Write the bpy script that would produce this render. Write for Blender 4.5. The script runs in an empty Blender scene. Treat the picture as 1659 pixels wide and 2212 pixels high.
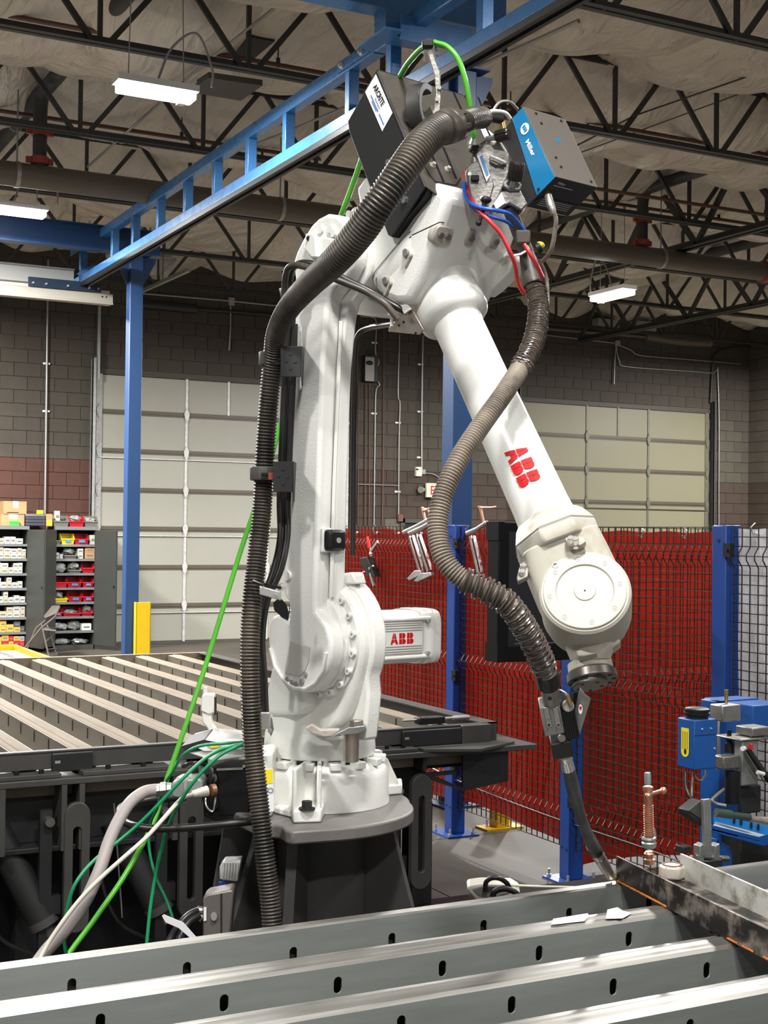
import bpy, math, random
from mathutils import Vector, Matrix
import numpy as np
random.seed(7)
V = Vector
# ---------------------------------------------------------------- camera
IW, IH, FPX = 1659.0, 2212.0, 2944.8
YAW, PITCH, ROLL, CAMZ = math.radians(27.513), math.radians(.8549), math.radians(.6822), 1.79
_r = V((math.cos(YAW), -math.sin(YAW), 0))
_f = V((math.sin(YAW)*math.cos(PITCH), math.cos(YAW)*math.cos(PITCH), math.sin(PITCH)))
_u = _r.cross(_f)
RT = math.cos(ROLL)*_r + math.sin(ROLL)*_u
UP = -math.sin(ROLL)*_r + math.cos(ROLL)*_u
FW = _f
CAM = V((0, 0, CAMZ))
cam = bpy.data.cameras.new('camera')
cam.sensor_fit = 'HORIZONTAL'; cam.sensor_width = 36; cam.lens = FPX/IW*36
cam.clip_start = .05; cam.clip_end = 100
camo = bpy.data.objects.new('camera', cam)
camo.matrix_world = Matrix(((RT.x, UP.x, -FW.x, 0), (RT.y, UP.y, -FW.y, 0), (RT.z, UP.z, -FW.z, CAMZ), (0, 0, 0, 1)))
SC = bpy.context.scene
SC.collection.objects.link(camo); SC.camera = camo
# ---------------------------------------------------------------- world, lamps, exposure
wd = bpy.data.worlds.new('world'); SC.world = wd; wd.use_nodes = True
wd.node_tree.nodes['Background'].inputs[0].default_value = (.98, 1.0, 1.0, 1)
wd.node_tree.nodes['Background'].inputs[1].default_value = .36
SC.view_settings.view_transform = 'Standard'; SC.view_settings.look = 'None'
SC.view_settings.exposure = 0.0; SC.view_settings.gamma = 1; SC.view_settings.use_curve_mapping = False
def area(name, loc, sx, sy, power, col=(1, .985, .95), spread=180):
    l = bpy.data.lights.new(name, 'AREA'); l.shape = 'RECTANGLE'; l.size = sx; l.size_y = sy
    l.energy = power; l.color = col; l.spread = math.radians(spread)
    o = bpy.data.objects.new(name, l); o.location = loc; SC.collection.objects.link(o); return o
# linear high-bay lamps, many unseen and added to brighten column, robot and back wall (x, y, z, long axis, power); the fixtures in view are modelled further down
BAYS_AND_FILLS = [(1.05, 1.15, 5.15, 'x', 225), (-2.0, 1.6, 5.15, 'x', 210), (4.6, .4, 5.15, 'x', 90), (-.5, -2.6, 5.15, 'x', 230), (5.6, 5.3, 5.15, 'x', 260),
            (9.9, 8.6, 5.15, 'y', 420), (14.9, 13.2, 5.15, 'y', 1100), (17.8, 17.0, 5.15, 'y', 700), (.5, 9.4, 5.15, 'x', 420), (.9, 14.2, 5.15, 'x', 700), (1.9, 17.6, 5.0, 'x', 1150), (8.6, 15.6, 4.85, 'y', 1000),
            (3.05, 9.62, 5.10, 'x', 230), (2.62, 13.9, 4.95, 'x', 420), (11.1, 14.9, 4.70, 'y', 900)]
for i, (x, y, z, ax, p) in enumerate(BAYS_AND_FILLS):
    area('bay_and_fill_lamp', (x, y, z), .6 if ax == 'x' else .3, .3 if ax == 'x' else .6, p)

def ray(px, py): return RT*((px-IW/2)/FPX) - UP*((py-IH/2)/FPX) + FW
def at(px, py, x=None, y=None, z=None, d=None):
    v = ray(px, py)
    if d is not None: t = d
    elif x is not None: t = x/v.x
    elif y is not None: t = y/v.y
    else: t = (z-CAMZ)/v.z
    return CAM + v*t
def on(px, py, P, N):                       # where the sight line meets the plane through P with normal N
    v = ray(px, py); return CAM + v*((P-CAM).dot(N)/v.dot(N))

# ---------------------------------------------------------------- mesh helpers
class MB:
    def __init__(s): s.v = []; s.f = []
    def add(s, vs, fs):
        n = len(s.v); s.v += [tuple(p) for p in vs]; s.f += [tuple(i+n for i in f) for f in fs]; return s
    def hexa(s, p):                          # 8 corners: bottom 0-3 ccw, top 4-7
        return s.add(p, [(3, 2, 1, 0), (4, 5, 6, 7), (0, 1, 5, 4), (1, 2, 6, 5), (2, 3, 7, 6), (3, 0, 4, 7)])
    def box(s, a, b, T=None):
        x0, y0, z0 = a; x1, y1, z1 = b
        p = [V(q) for q in ((x0, y0, z0), (x1, y0, z0), (x1, y1, z0), (x0, y1, z0), (x0, y0, z1), (x1, y0, z1), (x1, y1, z1), (x0, y1, z1))]
        if T is not None: p = [T @ q for q in p]
        return s.hexa(p)
    def obox(s, c, a, b, d):                 # centre and three half vectors
        c, a, b, d = V(c), V(a), V(b), V(d)
        if a.cross(b).dot(d) < 0: a = -a
        return s.hexa([c-a-b-d, c+a-b-d, c+a+b-d, c-a+b-d, c-a-b+d, c+a-b+d, c+a+b+d, c-a+b+d])
    def bar(s, p, q, w, h, up=(0, 0, 1)):
        p, q, up = V(p), V(q), V(up); ax = (q-p)
        sd = ax.cross(up)
        if sd.length < 1e-6: sd = ax.cross(V((1, 0, 0)))
        sd.normalize(); u2 = sd.cross(ax).normalized()
        return s.obox((p+q)/2, ax/2, sd*w/2, u2*h/2)
    def cyl(s, p, q, r, r2=None, n=16, caps=True):
        return s.lathe(p, V(q)-V(p), [(0, r), (1, r if r2 is None else r2)], n, caps, unit=False)
    def lathe(s, p, ax, prof, n=24, caps=True, unit=True):
        p, ax = V(p), V(ax)
        if unit: ax = ax.normalized()
        e1 = ax.orthogonal().normalized(); e2 = ax.normalized().cross(e1)
        vs, fs = [], []
        for t, r in prof:
            for k in range(n):
                a = 2*math.pi*k/n; vs.append(p+ax*t+(e1*math.cos(a)+e2*math.sin(a))*r)
        for i in range(len(prof)-1):
            for k in range(n):
                k2 = (k+1) % n; fs.append((i*n+k, i*n+k2, (i+1)*n+k2, (i+1)*n+k))
        if caps:
            fs.append(tuple(range(n))[::-1]); fs.append(tuple((len(prof)-1)*n+k for k in range(n)))
        return s.add(vs, fs)
    def tube(s, pts, r, n=8, caps=True):     # r: number or list per point
        pts = [V(p) for p in pts]; m = len(pts)
        rr = r if isinstance(r, (list, tuple)) else [r]*m
        t0 = (pts[1]-pts[0]).normalized(); e1 = t0.orthogonal().normalized()
        vs, fs = [], []
        for i, p in enumerate(pts):
            t = (pts[min(i+1, m-1)]-pts[max(i-1, 0)]).normalized()
            e1 = (e1-t*e1.dot(t)).normalized(); e2 = t.cross(e1)
            for k in range(n):
                a = 2*math.pi*k/n; vs.append(p+(e1*math.cos(a)+e2*math.sin(a))*rr[i])
        for i in range(m-1):
            for k in range(n):
                k2 = (k+1) % n; fs.append((i*n+k, i*n+k2, (i+1)*n+k2, (i+1)*n+k))
        if caps: fs.append(tuple(range(n))[::-1]); fs.append(tuple((m-1)*n+k for k in range(n)))
        return s.add(vs, fs)
    def prism(s, poly, vec):                 # planar outline swept by vec
        poly = [V(p) for p in poly]; vec = V(vec); n = len(poly)
        nr = V((0, 0, 0))
        for i in range(n): nr += poly[i].cross(poly[(i+1) % n])
        if nr.dot(vec) < 0: poly = poly[::-1]
        return s.add(poly+[p+vec for p in poly], [tuple(range(n))[::-1], tuple(range(n, 2*n))]+[(i, (i+1) % n, n+(i+1) % n, n+i) for i in range(n)])
    def loft(s, rings, caps=True):
        n = len(rings[0]); vs = [V(p) for r in rings for p in r]; fs = []
        for i in range(len(rings)-1):
            for k in range(n):
                k2 = (k+1) % n; fs.append((i*n+k, i*n+k2, (i+1)*n+k2, (i+1)*n+k))
        if caps: fs.append(tuple(range(n))[::-1]); fs.append(tuple((len(rings)-1)*n+k for k in range(n)))
        return s.add(vs, fs)
    def sph(s, c, r, n=12, m=8, sc=(1, 1, 1)):
        c = V(c); vs = [c+V((0, 0, r*sc[2]))]; fs = []
        for i in range(1, m):
            for k in range(n):
                a, b = math.pi*i/m, 2*math.pi*k/n
                vs.append(c+V((r*sc[0]*math.sin(a)*math.cos(b), r*sc[1]*math.sin(a)*math.sin(b), r*sc[2]*math.cos(a))))
        vs.append(c-V((0, 0, r*sc[2])))
        for k in range(n):
            k2 = (k+1) % n; fs.append((0, 1+k, 1+k2)); fs.append((len(vs)-1, 1+(m-2)*n+k2, 1+(m-2)*n+k))
            for i in range(m-2): fs.append((1+i*n+k, 1+(i+1)*n+k, 1+(i+1)*n+k2, 1+i*n+k2))
        return s.add(vs, fs)
ORG = {}
def meta(o, label=None, cat=None, group=None, kind=None):
    if label: o['label'] = label
    if cat: o['category'] = cat
    if group: o['group'] = group
    if kind: o['kind'] = kind
    return o
def ob(name, b, mat, parent=None, label=None, cat=None, group=None, kind=None, smooth=None, bevel=0, bseg=2, org=None):
    vs = np.array([tuple(v) for v in b.v], dtype=float)
    if parent is not None: c = ORG[parent.name]
    elif org is not None: c = V(org)
    else:
        lo, hi = vs.min(0), vs.max(0); c = V(((lo[0]+hi[0])/2, (lo[1]+hi[1])/2, lo[2]))
    me = bpy.data.meshes.new(name); me.from_pydata((vs-np.array(c)).tolist(), [], b.f)
    me.materials.append(mat)
    o = bpy.data.objects.new(name, me)
    if parent is not None: o.parent = parent
    else: o.location = c
    SC.collection.objects.link(o); ORG[o.name] = c
    if smooth is not None:
        me.shade_smooth(); me.set_sharp_from_angle(angle=math.radians(smooth))
    if bevel:
        m = o.modifiers.new('bevel', 'BEVEL'); m.width = bevel; m.segments = bseg; m.limit_method = 'ANGLE'; m.angle_limit = math.radians(35)
        m.harden_normals = False
        if smooth is None: me.shade_smooth(); me.set_sharp_from_angle(angle=math.radians(40))
    return meta(o, label, cat, group, kind)
def thing(name, loc, label=None, cat=None, group=None, kind=None):
    o = bpy.data.objects.new(name, None); o.location = loc; o.empty_display_size = .1
    SC.collection.objects.link(o); ORG[o.name] = V(loc)
    return meta(o, label, cat, group, kind)
def copy_tree(o, shift=(0, 0, 0), rz=0, label=None, parent=None):
    c = o.copy(); SC.collection.objects.link(c)
    if parent is not None: c.parent = parent
    else:
        c.location = o.location+V(shift); c.rotation_euler.z += rz
        if label: c['label'] = label
    ORG[c.name] = ORG[o.name]+V(shift)
    for ch in list(o.children): copy_tree(ch, shift, 0, None, c)
    return c
def inst(o, M, parent=None, label=None):     # a copy sharing the mesh with its own local matrix
    c = o.copy(); SC.collection.objects.link(c)
    if parent is not None: c.parent = parent
    c.matrix_local = M
    if label: c['label'] = label
    return c
def curve(pts, n=10):                        # Catmull-Rom through the points
    P = [V(p) for p in pts]; P = [P[0]*2-P[1]]+P+[P[-1]*2-P[-2]]; out = []
    for i in range(1, len(P)-2):
        a, b, c, d = P[i-1:i+3]
        for k in range(n):
            t = k/n; out.append(.5*((2*b)+(c-a)*t+(2*a-5*b+4*c-d)*t*t+(3*b-a-3*c+d)*t**3))
    out.append(P[-2]); return out
def resample(pts, step):
    out = [pts[0]]; acc = 0
    for a, b in zip(pts, pts[1:]):
        L = (b-a).length; pos = step-acc
        while pos <= L: out.append(a+(b-a)*(pos/L)); pos += step
        acc = (acc+L) % step if L else acc
    return out
# ---------------------------------------------------------------- materials
def mat(name, col, rough=.5, metal=0, spec=.5, noise=0, nscale=8, col2=None, bump=0, bscale=60, stretch=None, coat=0, rvar=0, emit=None, estr=0, thr=None, alpha=None, trans=0):
    m = bpy.data.materials.new(name); m.use_nodes = True; nt = m.node_tree; N = nt.nodes; L = nt.links
    b = N['Principled BSDF']; c4 = (*col, 1)
    b.inputs['Base Color'].default_value = c4; b.inputs['Roughness'].default_value = rough
    b.inputs['Metallic'].default_value = metal; b.inputs['Specular IOR Level'].default_value = spec
    if coat: b.inputs['Coat Weight'].default_value = coat; b.inputs['Coat Roughness'].default_value = .15
    if emit: b.inputs['Emission Color'].default_value = (*emit, 1); b.inputs['Emission Strength'].default_value = estr
    if trans: b.inputs['Transmission Weight'].default_value = trans
    if alpha is not None: b.inputs['Alpha'].default_value = alpha
    tc = N.new('ShaderNodeTexCoord'); src = tc.outputs['Object']
    if stretch:
        mp = N.new('ShaderNodeMapping'); mp.inputs['Scale'].default_value = stretch; L.new(src, mp.inputs[0]); src = mp.outputs[0]
    if noise or col2:
        n = N.new('ShaderNodeTexNoise'); n.inputs['Scale'].default_value = nscale; n.inputs['Detail'].default_value = 6; n.inputs['Roughness'].default_value = .65
        L.new(src, n.inputs['Vector'])
        r = N.new('ShaderNodeValToRGB')
        lo, hi = thr if thr else (.3, .7)
        r.color_ramp.elements[0].position = lo; r.color_ramp.elements[1].position = hi
        d = col2 if col2 else tuple(x*(1-noise) for x in col)
        r.color_ramp.elements[0].color = (*d, 1); r.color_ramp.elements[1].color = (*(col if col2 else tuple(min(1, x*(1+noise*.5)) for x in col)), 1)
        L.new(n.outputs['Fac'], r.inputs[0]); L.new(r.outputs[0], b.inputs['Base Color'])
        if rvar:
            mr = N.new('ShaderNodeMapRange'); mr.inputs[3].default_value = max(.02, rough-rvar); mr.inputs[4].default_value = min(1, rough+rvar)
            L.new(n.outputs['Fac'], mr.inputs[0]); L.new(mr.outputs[0], b.inputs['Roughness'])
    if bump:
        n2 = N.new('ShaderNodeTexNoise'); n2.inputs['Scale'].default_value = bscale; n2.inputs['Detail'].default_value = 4; L.new(src, n2.inputs['Vector'])
        bp = N.new('ShaderNodeBump'); bp.inputs['Strength'].default_value = bump; bp.inputs['Distance'].default_value = .01
        L.new(n2.outputs['Fac'], bp.inputs['Height']); L.new(bp.outputs[0], b.inputs['Normal'])
    return m
def s2l(*c): return tuple(((x/255)/12.92 if x/255 <= .04045 else ((x/255+.055)/1.055)**2.4) for x in c)
M = dict(
 robot=mat('robot_paint', (.79, .79, .75), .32, noise=.05, nscale=5, coat=.25),
 cast=mat('robot_cast_paint', (.78, .78, .74), .33, bump=.09, bscale=170, coat=.3),
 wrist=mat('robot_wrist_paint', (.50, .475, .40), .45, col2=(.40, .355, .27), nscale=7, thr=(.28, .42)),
 grime_shade=mat('grimy_shaded_paint', (.52, .49, .44), .45, col2=(.33, .28, .24), nscale=9, thr=(.35, .6)),  # for grimy parts, and for recesses with their shade in the colour
 ped=mat('pedestal_paint', (.062, .060, .058), .5, noise=.3, nscale=3),
 dark=mat('dark_steel', (.018, .018, .019), .5, noise=.3, nscale=4),
 frame=mat('table_frame_paint', (.060, .058, .055), .5, noise=.25, nscale=5),
 black=mat('black_plastic', (.010, .010, .011), .45, spec=.3),
 rubber=mat('black_rubber', (.016, .015, .014), .35, noise=.3, nscale=30),
 dusty=mat('dusty_hose', (.30, .25, .20), .42, col2=(.055, .045, .038), nscale=6, thr=(.3, .55)),
 dusty2=mat('dusty_black_hose', (.11, .09, .07), .4, col2=(.022, .020, .018), nscale=4, thr=(.4, .65)),
 blackmetal=mat('black_powder_coat', (.016, .016, .017), .55, bump=.05, bscale=300),
 sheet=mat('dusty_sheet_metal', (.085, .073, .058), .6, col2=(.045, .04, .034), nscale=3, thr=(.3, .7)),
 chrome=mat('bright_metal', (.80, .79, .76), .28, .85),
 steel=mat('brushed_steel', (.50, .50, .49), .38, 1, noise=.2, nscale=12, rvar=.1),
 alu=mat('cast_aluminium', (.30, .285, .265), .45, .85, bump=.15, bscale=120, noise=.2, nscale=15),
 zinc=mat('galvanised_steel', (.40, .41, .40), .45, .75, noise=.2, nscale=9, rvar=.12),
 slat=mat('slat_zinc', (.36, .385, .37), .45, .35, col2=(.22, .235, .225), nscale=2.5, stretch=(.35, 3, 3), rvar=.1),
 slattop=mat('worn_slat_crest', (.36, .35, .33), .34, .8, col2=(.22, .21, .19), nscale=7, stretch=(.3, 9, 9), rvar=.12),
 black2=mat('screen_black', (.006, .006, .007), .5, spec=.15),
 slatfar=mat('dusty_slat_crest', (.26, .215, .16), .75, 0, spec=.2, col2=(.17, .135, .10), nscale=4, stretch=(4, .4, 4)),
 slatfar2=mat('far_slat_side', (.25, .23, .19), .5, .2, col2=(.15, .135, .11), nscale=2.5, stretch=(3, .5, 3)),
 blue=mat('column_blue', (.012, .046, .135), .42, noise=.08, nscale=3),
 rail=mat('rail_blue', (.045, .17, .40), .28, 0, noise=.06, nscale=7, spec=.7, rvar=.08),
 postblue=mat('fence_post_blue', (.005, .045, .24), .4, noise=.1, nscale=5),
 machblue=mat('machine_blue', (.007, .075, .30), .4, noise=.08, nscale=8),
 mblue=mat('feeder_blue', (.006, .19, .42), .38, noise=.12, nscale=6),
 feedgrey=mat('feeder_lid', (.125, .11, .095), .5, col2=(.06, .12, .19), nscale=6, thr=(.25, .34)),
 yellow=mat('safety_yellow', (.66, .43, .004), .45, noise=.08, nscale=6),
 green=mat('green_hose', (.085, .42, .03), .3), dgreen=mat('green_cable', (.008, .26, .10), .35),
 hivis=mat('bright_green_hose', (.10, .48, .035), .3),
 red=mat('red_paint', (.62, .012, .012), .4), redhose=mat('red_hose', (.6, .03, .04), .35), bluehose=mat('blue_hose', (.02, .10, .5), .3),
 copper=mat('copper_plate', (.70, .36, .24), .36, .9, noise=.25, nscale=25), brass=mat('brass', (.62, .42, .16), .3, 1),
 grey=mat('grey_plastic', (.30, .29, .28), .45), lgrey=mat('light_grey_plastic', (.55, .55, .53), .4), cgrey=mat('cabinet_grey', (.036, .039, .034), .5, noise=.06, nscale=3),
 cgrey2=mat('shelf_grey', (.13, .14, .14), .5), greyhose=mat('grey_cable_sheath', (.36, .32, .31), .55, col2=(.12, .10, .09), nscale=14, thr=(.28, .42)),
 white=mat('white_plastic', (.78, .77, .73), .4), cream=mat('cream_plastic', (.66, .62, .53), .45),
 label=mat('white_label', (.82, .82, .84), .35), text=mat('label_ink', (.012, .012, .014), .5), logored=mat('logo_red', (.56, .004, .008), .55, spec=.25), ylab=mat('yellow_label', (.88, .72, .02), .4),
 bluelab=mat('blue_label', (.05, .20, .48), .4), purplemetal=mat('tempered_plate', (.50, .43, .36), .3, .9, noise=.2, nscale=9),
 scale=mat('mill_scale_steel', (.30, .255, .22), .42, .5, col2=(.022, .016, .014), nscale=16, thr=(.47, .66), rvar=.15),
 ltsteel=mat('weathered_pale_steel', (.58, .58, .54), .5, .2, col2=(.22, .21, .16), nscale=12, thr=(.34, .50)),
 rust=mat('orange_rust', (.62, .20, .02), .8, col2=(.35, .10, .02), nscale=60),
 cardboard=mat('cardboard', (.36, .21, .10), .8, noise=.1, nscale=10), paper=mat('carton_white', (.42, .405, .36), .6, noise=.15, nscale=20),
 bag=mat('clear_poly_bag', (.26, .27, .26), .18, noise=.5, nscale=18, spec=.8), binred=mat('bin_red', (.42, .008, .018), .35), binyel=mat('bin_yellow', (.70, .55, .01), .4), bingrey=mat('bin_grey', (.14, .135, .115), .4),
 hvac=mat('painted_pipe', (.125, .105, .082), .5, noise=.15, nscale=2), joist=mat('joist_paint', (.040, .040, .038), .55, noise=.2, nscale=3),
 sprk=mat('sprinkler_pipe', (.11, .045, .030), .5, noise=.2, nscale=5), coupl=mat('red_coupling', (.30, .045, .025), .5), conduit=mat('conduit', (.34, .34, .32), .4, .6),
 brown=mat('chair_brown', (.10, .085, .072), .5), glove=mat('dark_green_grip', (.03, .05, .04), .7),
)
# ================================================================ SETTING
def floor_mat():
    m = bpy.data.materials.new('concrete_floor'); m.use_nodes = True; N = m.node_tree.nodes; L = m.node_tree.links; b = N['Principled BSDF']
    tc = N.new('ShaderNodeTexCoord'); n = N.new('ShaderNodeTexNoise'); n.inputs['Scale'].default_value = 1.1; n.inputs['Detail'].default_value = 9; L.new(tc.outputs['Object'], n.inputs[0])
    r = N.new('ShaderNodeValToRGB'); r.color_ramp.elements[0].position = .3; r.color_ramp.elements[1].position = .7
    r.color_ramp.elements[0].color = (.034, .028, .021, 1); r.color_ramp.elements[1].color = (.068, .057, .043, 1)
    L.new(n.outputs[0], r.inputs[0]); L.new(r.outputs[0], b.inputs['Base Color']); b.inputs['Roughness'].default_value = .62
    bp = N.new('ShaderNodeBump'); bp.inputs['Strength'].default_value = .15; L.new(n.outputs[0], bp.inputs['Height']); L.new(bp.outputs[0], b.inputs['Normal'])
    return m
FM = floor_mat()
WY = 20.61
fl = ob('floor', MB().box((-12, -9, -.2), (18.9, 20.7, -.012)), mat('joint_dark', (.02, .018, .015), .9), kind='structure', org=(0, 0, 0))
xs = [-12, -7.5, -3, 1.2, 3.42, 6.2, 9.6, 13.4, 18.9]; ys = [-9, -4.5, 0, 3.2, 5.1, 6.93, 10.6, 14.6, 18.6, 20.7]
for i in range(len(xs)-1):
    for j in range(len(ys)-1):
        ob('floor_slab', MB().box((xs[i]+.004, ys[j]+.004, -.012), (xs[i+1]-.004, ys[j+1]-.004, 0)), FM, fl)
# back wall of concrete blocks with two overhead doors
wall = ob('wall_back', MB().box((-6, WY+.02, 0), (19.2, WY+.3, 6.9)), mat('mortar', (.11, .10, .08), .85, noise=.2), kind='structure', org=(0, WY, 0))
BT = mat('block_grey_brown', (.054, .044, .033), .75, noise=.22, nscale=2.2, bump=.3, bscale=70)
BT2 = mat('block_grey_green', (.064, .055, .040), .75, noise=.2, nscale=2.0, bump=.3, bscale=70)
BR = mat('block_red_brown', (.070, .024, .015), .75, noise=.2, nscale=2.2, bump=.3, bscale=70)
BRR = mat('block_brown', (.046, .030, .021), .75, noise=.2, nscale=2.2, bump=.3, bscale=70)
DOORS = [(5.72, 10.05), (13.46, 17.84)]
DH = 4.21
protos = {}
blocks = []
far = MB()
BW, BH = .4064, .2032
rows = int(6.3/BH)
for r in range(rows):
    z0 = r*BH
    for k in range(-20, 50):
        x0 = k*BW+(BW/2 if r % 2 else 0)
        x1 = x0+BW; zc = z0+BH/2
        if x0 < -4.2 or x0 > 18.8: continue
        x1 = min(x1, 18.87)
        cuts = [(x0, x1)]
        if z0 < DH-.05:
            for a, b2 in DOORS: 
                nc = []
                for (p, q) in cuts:
                    if q <= a or p >= b2: nc.append((p, q))
                    else:
                        if p < a: nc.append((p, a))
                        if q > b2: nc.append((b2, q))
                cuts = nc
            if z0 < 2.0:
                nc = []
                for (p, q) in cuts:
                    if q <= 11.05 or p >= 12.1: nc.append((p, q))
                cuts = nc
        for (p, q) in cuts:
            if q-p > .06: blocks.append((p, q, z0, r))
def bm_(p, q, z0): return MB().box((p+.004, WY-.0, z0+.004), (q-.004, WY+.05, z0+BH-.004))
vis = [b for b in blocks if (b[1]-b[0]) > .39 and ((4.4 < b[0] < 5.5) or (b[2] > 3.9 and 5.2 < b[0] < 9 and b[2] < 5.7) or (9.9 < b[0] < 13.3 and b[2] > 1.7 and b[2] < 5) or (b[2] > 4.1 and 13 < b[0] < 18.5 and b[2] < 5.6) or (b[0] > 17.8 and b[2] > 1.6 and b[2] < 4.3))]
vis = vis[:300]; vset = set(vis)
pm = {}
for (p, q, z0, r) in vis:
    mt = (BR if p < 6 else BRR) if z0 < 2.80 else (BT if p < 6 or z0 > 4 else BT2)
    if mt.name not in pm:
        o = ob('block', bm_(p, q, z0), mt, wall); pm[mt.name] = (o, p, z0)
    else:
        o0, p0, z00 = pm[mt.name]; c = o0.copy(); SC.collection.objects.link(c); c.location = (p-p0, 0, z0-z00)
for nm, sel, mt in (('block_field_upper', lambda b: b[2] >= 2.80, BT), ('block_field_lower', lambda b: b[2] < 2.80 and b[0] >= 6, BRR), ('block_field_left', lambda b: b[2] < 2.80 and b[0] < 6, BR)):
    g = MB()
    for b in blocks:
        if b not in vset and sel(b): g.add(bm_(*b[:3]).v, bm_(*b[:3]).f)
    ob(nm, g, mt, wall, kind='stuff')
# the right side wall and its blocks
WX = 18.86
wr = ob('wall_right', MB().box((WX+.05, 2, 0), (WX+.3, WY+.3, 6.9)), mat('mortar_right', (.12, .105, .08), .85), kind='structure', org=(WX, 10, 0))
g = MB(); g2 = MB()
for r in range(31):
    for k in range(-2, 48):
        y1 = WY-k*BW-(BW/2 if r % 2 else 0); y0 = y1-BW
        if y0 < 8 or y0 > WY-.05: continue
        y1 = min(y1, WY)
        (g if r >= 14 else g2).box((WX, y0+.004, r*BH+.004), (WX+.06, y1-.003, r*BH+BH-.004))
ob('block_field_upper', g, BT2, wr, kind='stuff'); ob('block_field_lower', g2, BRR, wr, kind='stuff')
# overhead doors: seven sections, hinge rails and stiles
PAN = mat('door_panel_paint', (.275, .268, .228), .5, noise=.04, nscale=1.5, bump=.012, bscale=8)
PAN2 = mat('door_panel_lamplit', (.185, .172, .112), .5, noise=.04, nscale=1.3, bump=.012, bscale=8)  # yellowish lamplight on the right door is mixed into this colour
RAILM = mat('door_hinge_rail', (.075, .06, .042), .5, noise=.1)
def door(name, a, b, pm_, stile, sm):
    t = thing(name, ((a+b)/2, WY, 0), kind='structure')
    sh = DH/7; w = b-a
    for i in range(7):
        z0 = i*sh
        ob('panel', MB().box((a+.01, WY-.004, z0+.035), (b-.01, WY+.018, z0+sh-.045)), pm_, t)
        if i: ob('hinge_rail', MB().box((a+.01, WY-.012, z0-.045), (b-.01, WY+.018, z0+.035)).box((a+.01, WY-.022, z0-.018), (b-.01, WY-.010, z0+.004)), RAILM, t)
    for i in (2, 4, 6) if stile else (3,):
        zz = (7-i)*sh-.09
        ob('strut', MB().box((a+.02, WY-.035, zz-.03), (b-.02, WY+.0, zz-.018)), sm, t)
    fr = MB().box((a-.03, WY-.005, DH-.03), (b+.03, WY+.06, DH+.04)).box((a-.03, WY-.005, -.0), (b+.03, WY+.06, .05))
    ob('door_frame', fr, mat('door_head', (.05, .045, .035), .6), t)
    for fx in (0, 1/3, 2/3, 1):
        x = a+.05+(w-.1)*fx
        hw = .045 if fx in (0, 1) else .02
        ob('stile', MB().box((x-hw, WY-.018, .03), (x+hw, WY+.01, DH-.03)), sm, t)
        for i in range(1, 7):
            h = MB().prism([(x-.045, WY-.034, i*sh+.02), (x, WY-.034, i*sh+.11), (x+.045, WY-.034, i*sh+.02), (x+.03, WY-.034, i*sh-.06), (x, WY-.034, i*sh-.12), (x-.03, WY-.034, i*sh-.06)], (0, .012, 0))
            ob('hinge', h, sm, t)
    x = a+w/2
    ob('stile', MB().box((x-.018, WY-.018, DH-sh+.03), (x+.018, WY+.01, DH-.03)), sm, t)
    for x in (a-.06, b+.06):                # vertical tracks
        ob('door_track', MB().box((x-.03, WY-.12, 0), (x-.015, WY-.02, DH+.2)).box((x-.03, WY-.12, 0), (x+.03, WY-.11, DH+.2)), M['zinc'] if stile else M['joist'], t)
    return t
WST = mat('white_galvanised', (.50, .50, .48), .45, .2, noise=.3, nscale=25)
DST = mat('dark_galvanised', (.13, .125, .10), .5, .3, noise=.2, nscale=15)
door('door_1', *DOORS[0], PAN, True, WST)
door('door_2', *DOORS[1], PAN2, False, DST)
# walk-through door under the exit sign
t = thing('door_3', (11.57, WY, 0), kind='structure')
ob('door_frame', MB().box((11.05, WY-.03, 0), (11.13, WY+.06, 2.03)).box((12.02, WY-.03, 0), (12.1, WY+.06, 2.03)).box((11.05, WY-.03, 1.96), (12.1, WY+.06, 2.03)), mat('door_frame_green', (.045, .05, .04), .5), t)
lf = ob('door_leaf', MB().box((11.13, WY+.0, .01), (12.02, WY+.05, 1.96)), M['black'], t)
ob('vision_strip', MB().box((11.28, WY-.01, 1.76), (11.8, WY+.0, 1.83)), M['label'], lf)
# ceiling: white insulation fabric hung between the joists
JY = [7.80+2.44*k for k in range(-5, 6)]
def fab(x, y):
    k = (y-JY[0])/2.44; u = k-math.floor(k); kk = math.floor(k)
    px_ = (x+(.0 if kk % 2 else .3))/1.53; ux = px_-math.floor(px_); kx = math.floor(px_)
    sag = math.sin(math.pi*u)**.7*(.42+.14*math.sin(kk*2.1+kx*1.3))
    rib = math.sin(math.pi*ux)**.6*(.14+.07*math.sin(kk*1.7+kx*2.3))
    return 6.30-sag*.8-rib+.04*math.sin(x*3.1+y*2.3)+.03*math.sin(x*5.7-y*4.1)*math.sin(math.pi*u)+.008*math.sin(y*13+x*7)
nx, ny = 260, 300
b = MB(); vs = []
for j in range(ny+1):
    for i in range(nx+1):
        x = -6.9+i/nx*25.8; y = -3+j/ny*23.8
        vs.append((x, y, fab(x, y)))
b.add(vs, [(j*(nx+1)+i, (j+1)*(nx+1)+i, (j+1)*(nx+1)+i+1, j*(nx+1)+i+1) for j in range(ny) for i in range(nx)])
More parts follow.
